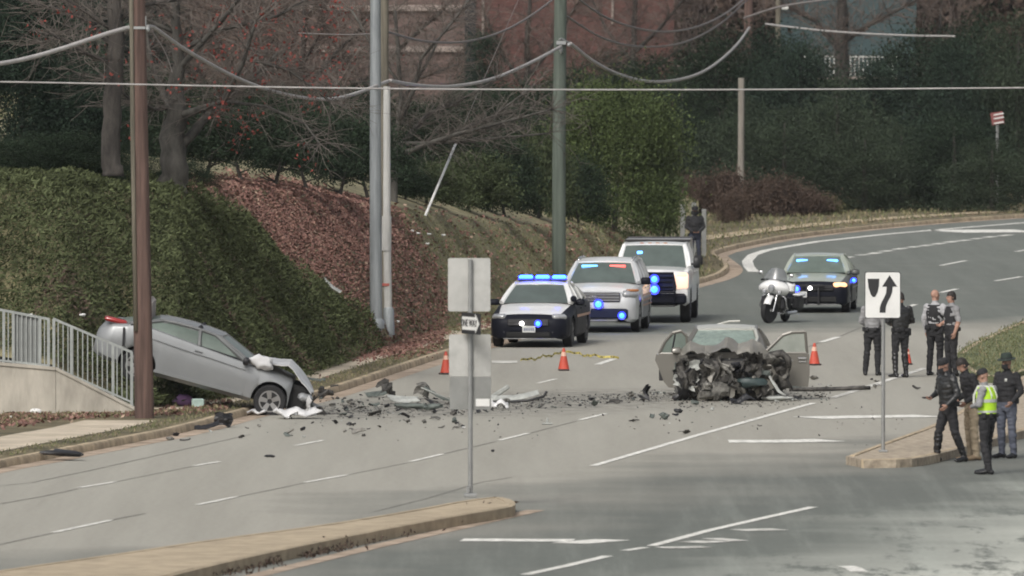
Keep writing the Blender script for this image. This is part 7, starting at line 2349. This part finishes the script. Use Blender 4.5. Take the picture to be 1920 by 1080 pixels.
debris("pale_cup", "pale scrap standing on a dark one in the middle of the road", 1026, 796, (lambda mb: (mb.lathe([(.025, .03), (.02, .10), (.01, .13)], 10), mb.rbox((0, 0, .015), (.2, .14, .03), .01))[0])(MB()), M_scrapw, (0, 0, 0))
debris("dark_scrap", "single dark pebble of wreckage right of the sign post", 924, 848, chunk(85, (.06, .06, .05), 8, 5, .3), M_trim)
debris("dark_scrap", "thin curved dark scrap on the lane below the black bumper piece", 347, 827, (lambda mb: mb.tube([(-.1, 0, .02), (0, .01, .015), (.08, 0, .03), (.1, 0, .05)], .014, 5))(MB()), M_trim)
debris("pale_scrap", "small pale brown scrap beside the thin curved dark one", 318, 826, chunk(86, (.14, .1, .07), 9, 6, .4), M_scrapb)
debris("purple_bag", "crumpled purple bag lying under the coupe", 345, 762, chunk(87, (.42, .3, .22), 12, 8, .35), mat("purple_cloth", (.30, .17, .36), .8, vary=.15), (0, 0, 0), KH, True, cat="bag")
t = debris("cooler_box", "small pale green box beside the purple bag under the coupe", 371, 765, (lambda mb: mb.rbox((0, 0, .09), (.24, .2, .18), .02))(MB()), mat("pale_green_box", (.34, .44, .40), .6), (0, 0, R(6)), KH, cat="box")
debris("paper_scrap", "white crumpled paper in the leaves at the wall foot", 66, 777, chunk(88, (.2, .12, .10), 10, 6, .5), M_white, (0, 0, 0), KH, cat="litter")
debris("paper_scrap", "tiny white scrap left of the crumpled paper at the wall foot", 20, 785, chunk(89, (.06, .06, .05), 8, 5, .4), M_white, (0, 0, 0), KH, cat="litter")
for u, v, lab in ((157, 603, "white scrap caught in the juniper above the sloping railing"), (57, 604, "white scrap caught in the juniper behind the level railing")):
    h = bank_at(u, v)
    o = chunk(90 + u, (.13, .09, .06), 9, 5, .5).build("paper_scrap", M_white, None); o.location = h + Vector((0, -.35, .15)); tag(o, lab, "litter")
h = bank_at(622, 560)
o = bowed(.5, .16, .06, .05, seed=15).build("pale_pipe_scrap", M_scrapw, None); o.location = h + Vector((0, -.2, .3)); o.rotation_euler = (R(20), R(38), 0); tag(o, "pale bent strip lying on the juniper's right edge", "litter")
for k, (u, v) in enumerate(((772, 437), (782, 442), (804, 443), (801, 462), (745, 608), (830, 445))):
    h = bank_at(u, v)
    o = chunk(190 + k, (.13, .09, .05), 8, 5, .5).build("paper_scrap", M_white, None); o.location = h + Vector((0, 0, .06))
    tag(o, ["white litter scrap, leftmost of three on the upper grass slope", "white litter scrap, middle of three on the upper grass slope", "white litter scrap, rightmost of three on the upper grass slope", "larger white litter scrap on the grass slope beside the red leaves", "pale litter scrap at the foot of the conduit pole", "faint white litter scrap on the slope left of the blank sign back"][k], "litter")
debris("spark_plug_scrap", "dark upright scrap left of the taupe wreck's wheel", 1212, 752, shard(91, (.16, .3), .02, .9, 4), M_trim, (R(80), R(10), R(30)))
# smaller pieces one can count, strewn over the road
q = random.Random(77)
kinds = ["black plastic", "dark metal", "grimy metal", "grey green plastic", "pale plastic", "silver paint", "taupe paint"]
spots = []
def field(n, u0, u1, vf, sp):
    for k in range(n):
        u = q.uniform(u0, u1)
        spots.append((u, vf(u) + q.gauss(0, sp)))
field(36, 630, 850, lambda u: 768 - (u - 630) * .03, 8)
field(22, 850, 1010, lambda u: 768 - (u - 850) * .07, 6)
field(26, 1000, 1270, lambda u: 757 - (u - 1000) * .045, 6)
field(26, 1260, 1500, lambda u: 752 - (u - 1260) * .05, 9)
field(12, 1480, 1720, lambda u: 738 - (u - 1480) * .10, 12)
field(26, 560, 900, lambda u: 797, 12)
field(10, 900, 1500, lambda u: 790 - (u - 900) * .02, 14)
field(8, 300, 640, lambda u: 812 - (u - 300) * .05, 14)
field(10, 590, 680, lambda u: 757, 9)
spots.sort()
NUM = {}
for i, (u, v) in enumerate(spots):
    kd = q.choice(kinds[:4] * 3 + kinds[:3] * 2 + kinds)
    s_ = q.choice([.05, .06, .07, .08, .10, .14]) * q.uniform(.7, 1.3)
    if q.random() < .55:
        mb = shard(1000 + i, (s_ * 1.7, s_), .012, .35, 3); nm = "wreck_shard"
    else:
        mb = chunk(1000 + i, (s_ * 1.2, s_, s_ * q.uniform(.4, .8)), 7, 5, .5); nm = "wreck_chunk"
    size = "tiny" if s_ < .07 else "small" if s_ < .12 else "larger"
    where = ("near the coupe's nose" if u < 680 else "left of the sign post" if u < 850 else "right behind the sign post" if u < 1000 else "between sign post and wreck" if u < 1260 else "in front of the taupe wreck" if u < 1500 else "right of the taupe wreck")
    lab = "%s %s %s %s lying %s" % (size, "flat" if nm == "wreck_shard" else "lumpy", kd, "shard" if nm == "wreck_shard" else "lump", where)
    NUM.setdefault(lab, []).append(debris(nm, lab, u, v, mb, DEB[kd], (q.uniform(-.35, .35), q.uniform(-.35, .35), q.uniform(0, 6)), 0, None, "pieces of wreckage strewn over the road"))
ORD = ["leftmost", "second from left", "third from left", "fourth from left", "fifth from left", "sixth from left", "seventh from left", "eighth from left", "ninth from left", "tenth from left", "eleventh from left", "twelfth from left"]
for lab, os_ in NUM.items():
    if len(os_) > 1:
        for k, o in enumerate(os_):
            o["label"] = lab + ", " + ("rightmost such" if k == len(os_) - 1 else ORD[min(k, 11)] + " such" if k == 0 else ORD[min(k, 11)])
# uncountable crumbs of glass and plastic
rs = np.random.RandomState(5)
P = []
def crumbs(n, u0, u1, vf, sp):
    for k in range(n):
        u = rs.uniform(u0, u1)
        g = G(u, vf(u) + rs.normal(0, sp))
        P.append((g.x, g.y, .02))
crumbs(1100, 600, 1010, lambda u: 770 - (u - 630) * .03, 9)
crumbs(650, 1000, 1290, lambda u: 755 - (u - 1000) * .045, 5)
crumbs(600, 1270, 1560, lambda u: 754 - (u - 1260) * .05, 9)
crumbs(260, 420, 1700, lambda u: 780, 22)
P = np.array(P)
link("debris_crumbs", quads("debris_crumbs", flat_quads(P, .05, rs, .35), [M_trim, M_scrap, M_scrapb, M_scrapw, M_scrapg], rs.choice(5, len(P), p=[.33, .3, .2, .05, .12])), None, kind='stuff', label="crumbs of glass and plastic strewn across the road", cat="debris")

# ================================================================ thin winter haze
hz = mat  # the air itself: one closed box round everything
mb = MB(); mb.box((0, 345, 16), (420, 710, 40))
hm = bpy.data.materials.new("winter_air")
hm.use_nodes = True
hm.node_tree.nodes.remove(hm.node_tree.nodes["Principled BSDF"])
pv = hm.node_tree.nodes.new("ShaderNodeVolumePrincipled")
pv.inputs["Color"].default_value = (.86, .9, .95, 1)
pv.inputs["Density"].default_value = HAZE
pv.inputs["Anisotropy"].default_value = 0.2
hm.node_tree.links.new(pv.outputs[0], hm.node_tree.nodes["Material Output"].inputs["Volume"])
hm.cycles.homogeneous_volume = True
mb.build("haze", hm, None, kind="stuff", label="thin pale winter haze over the whole street", cat="haze")
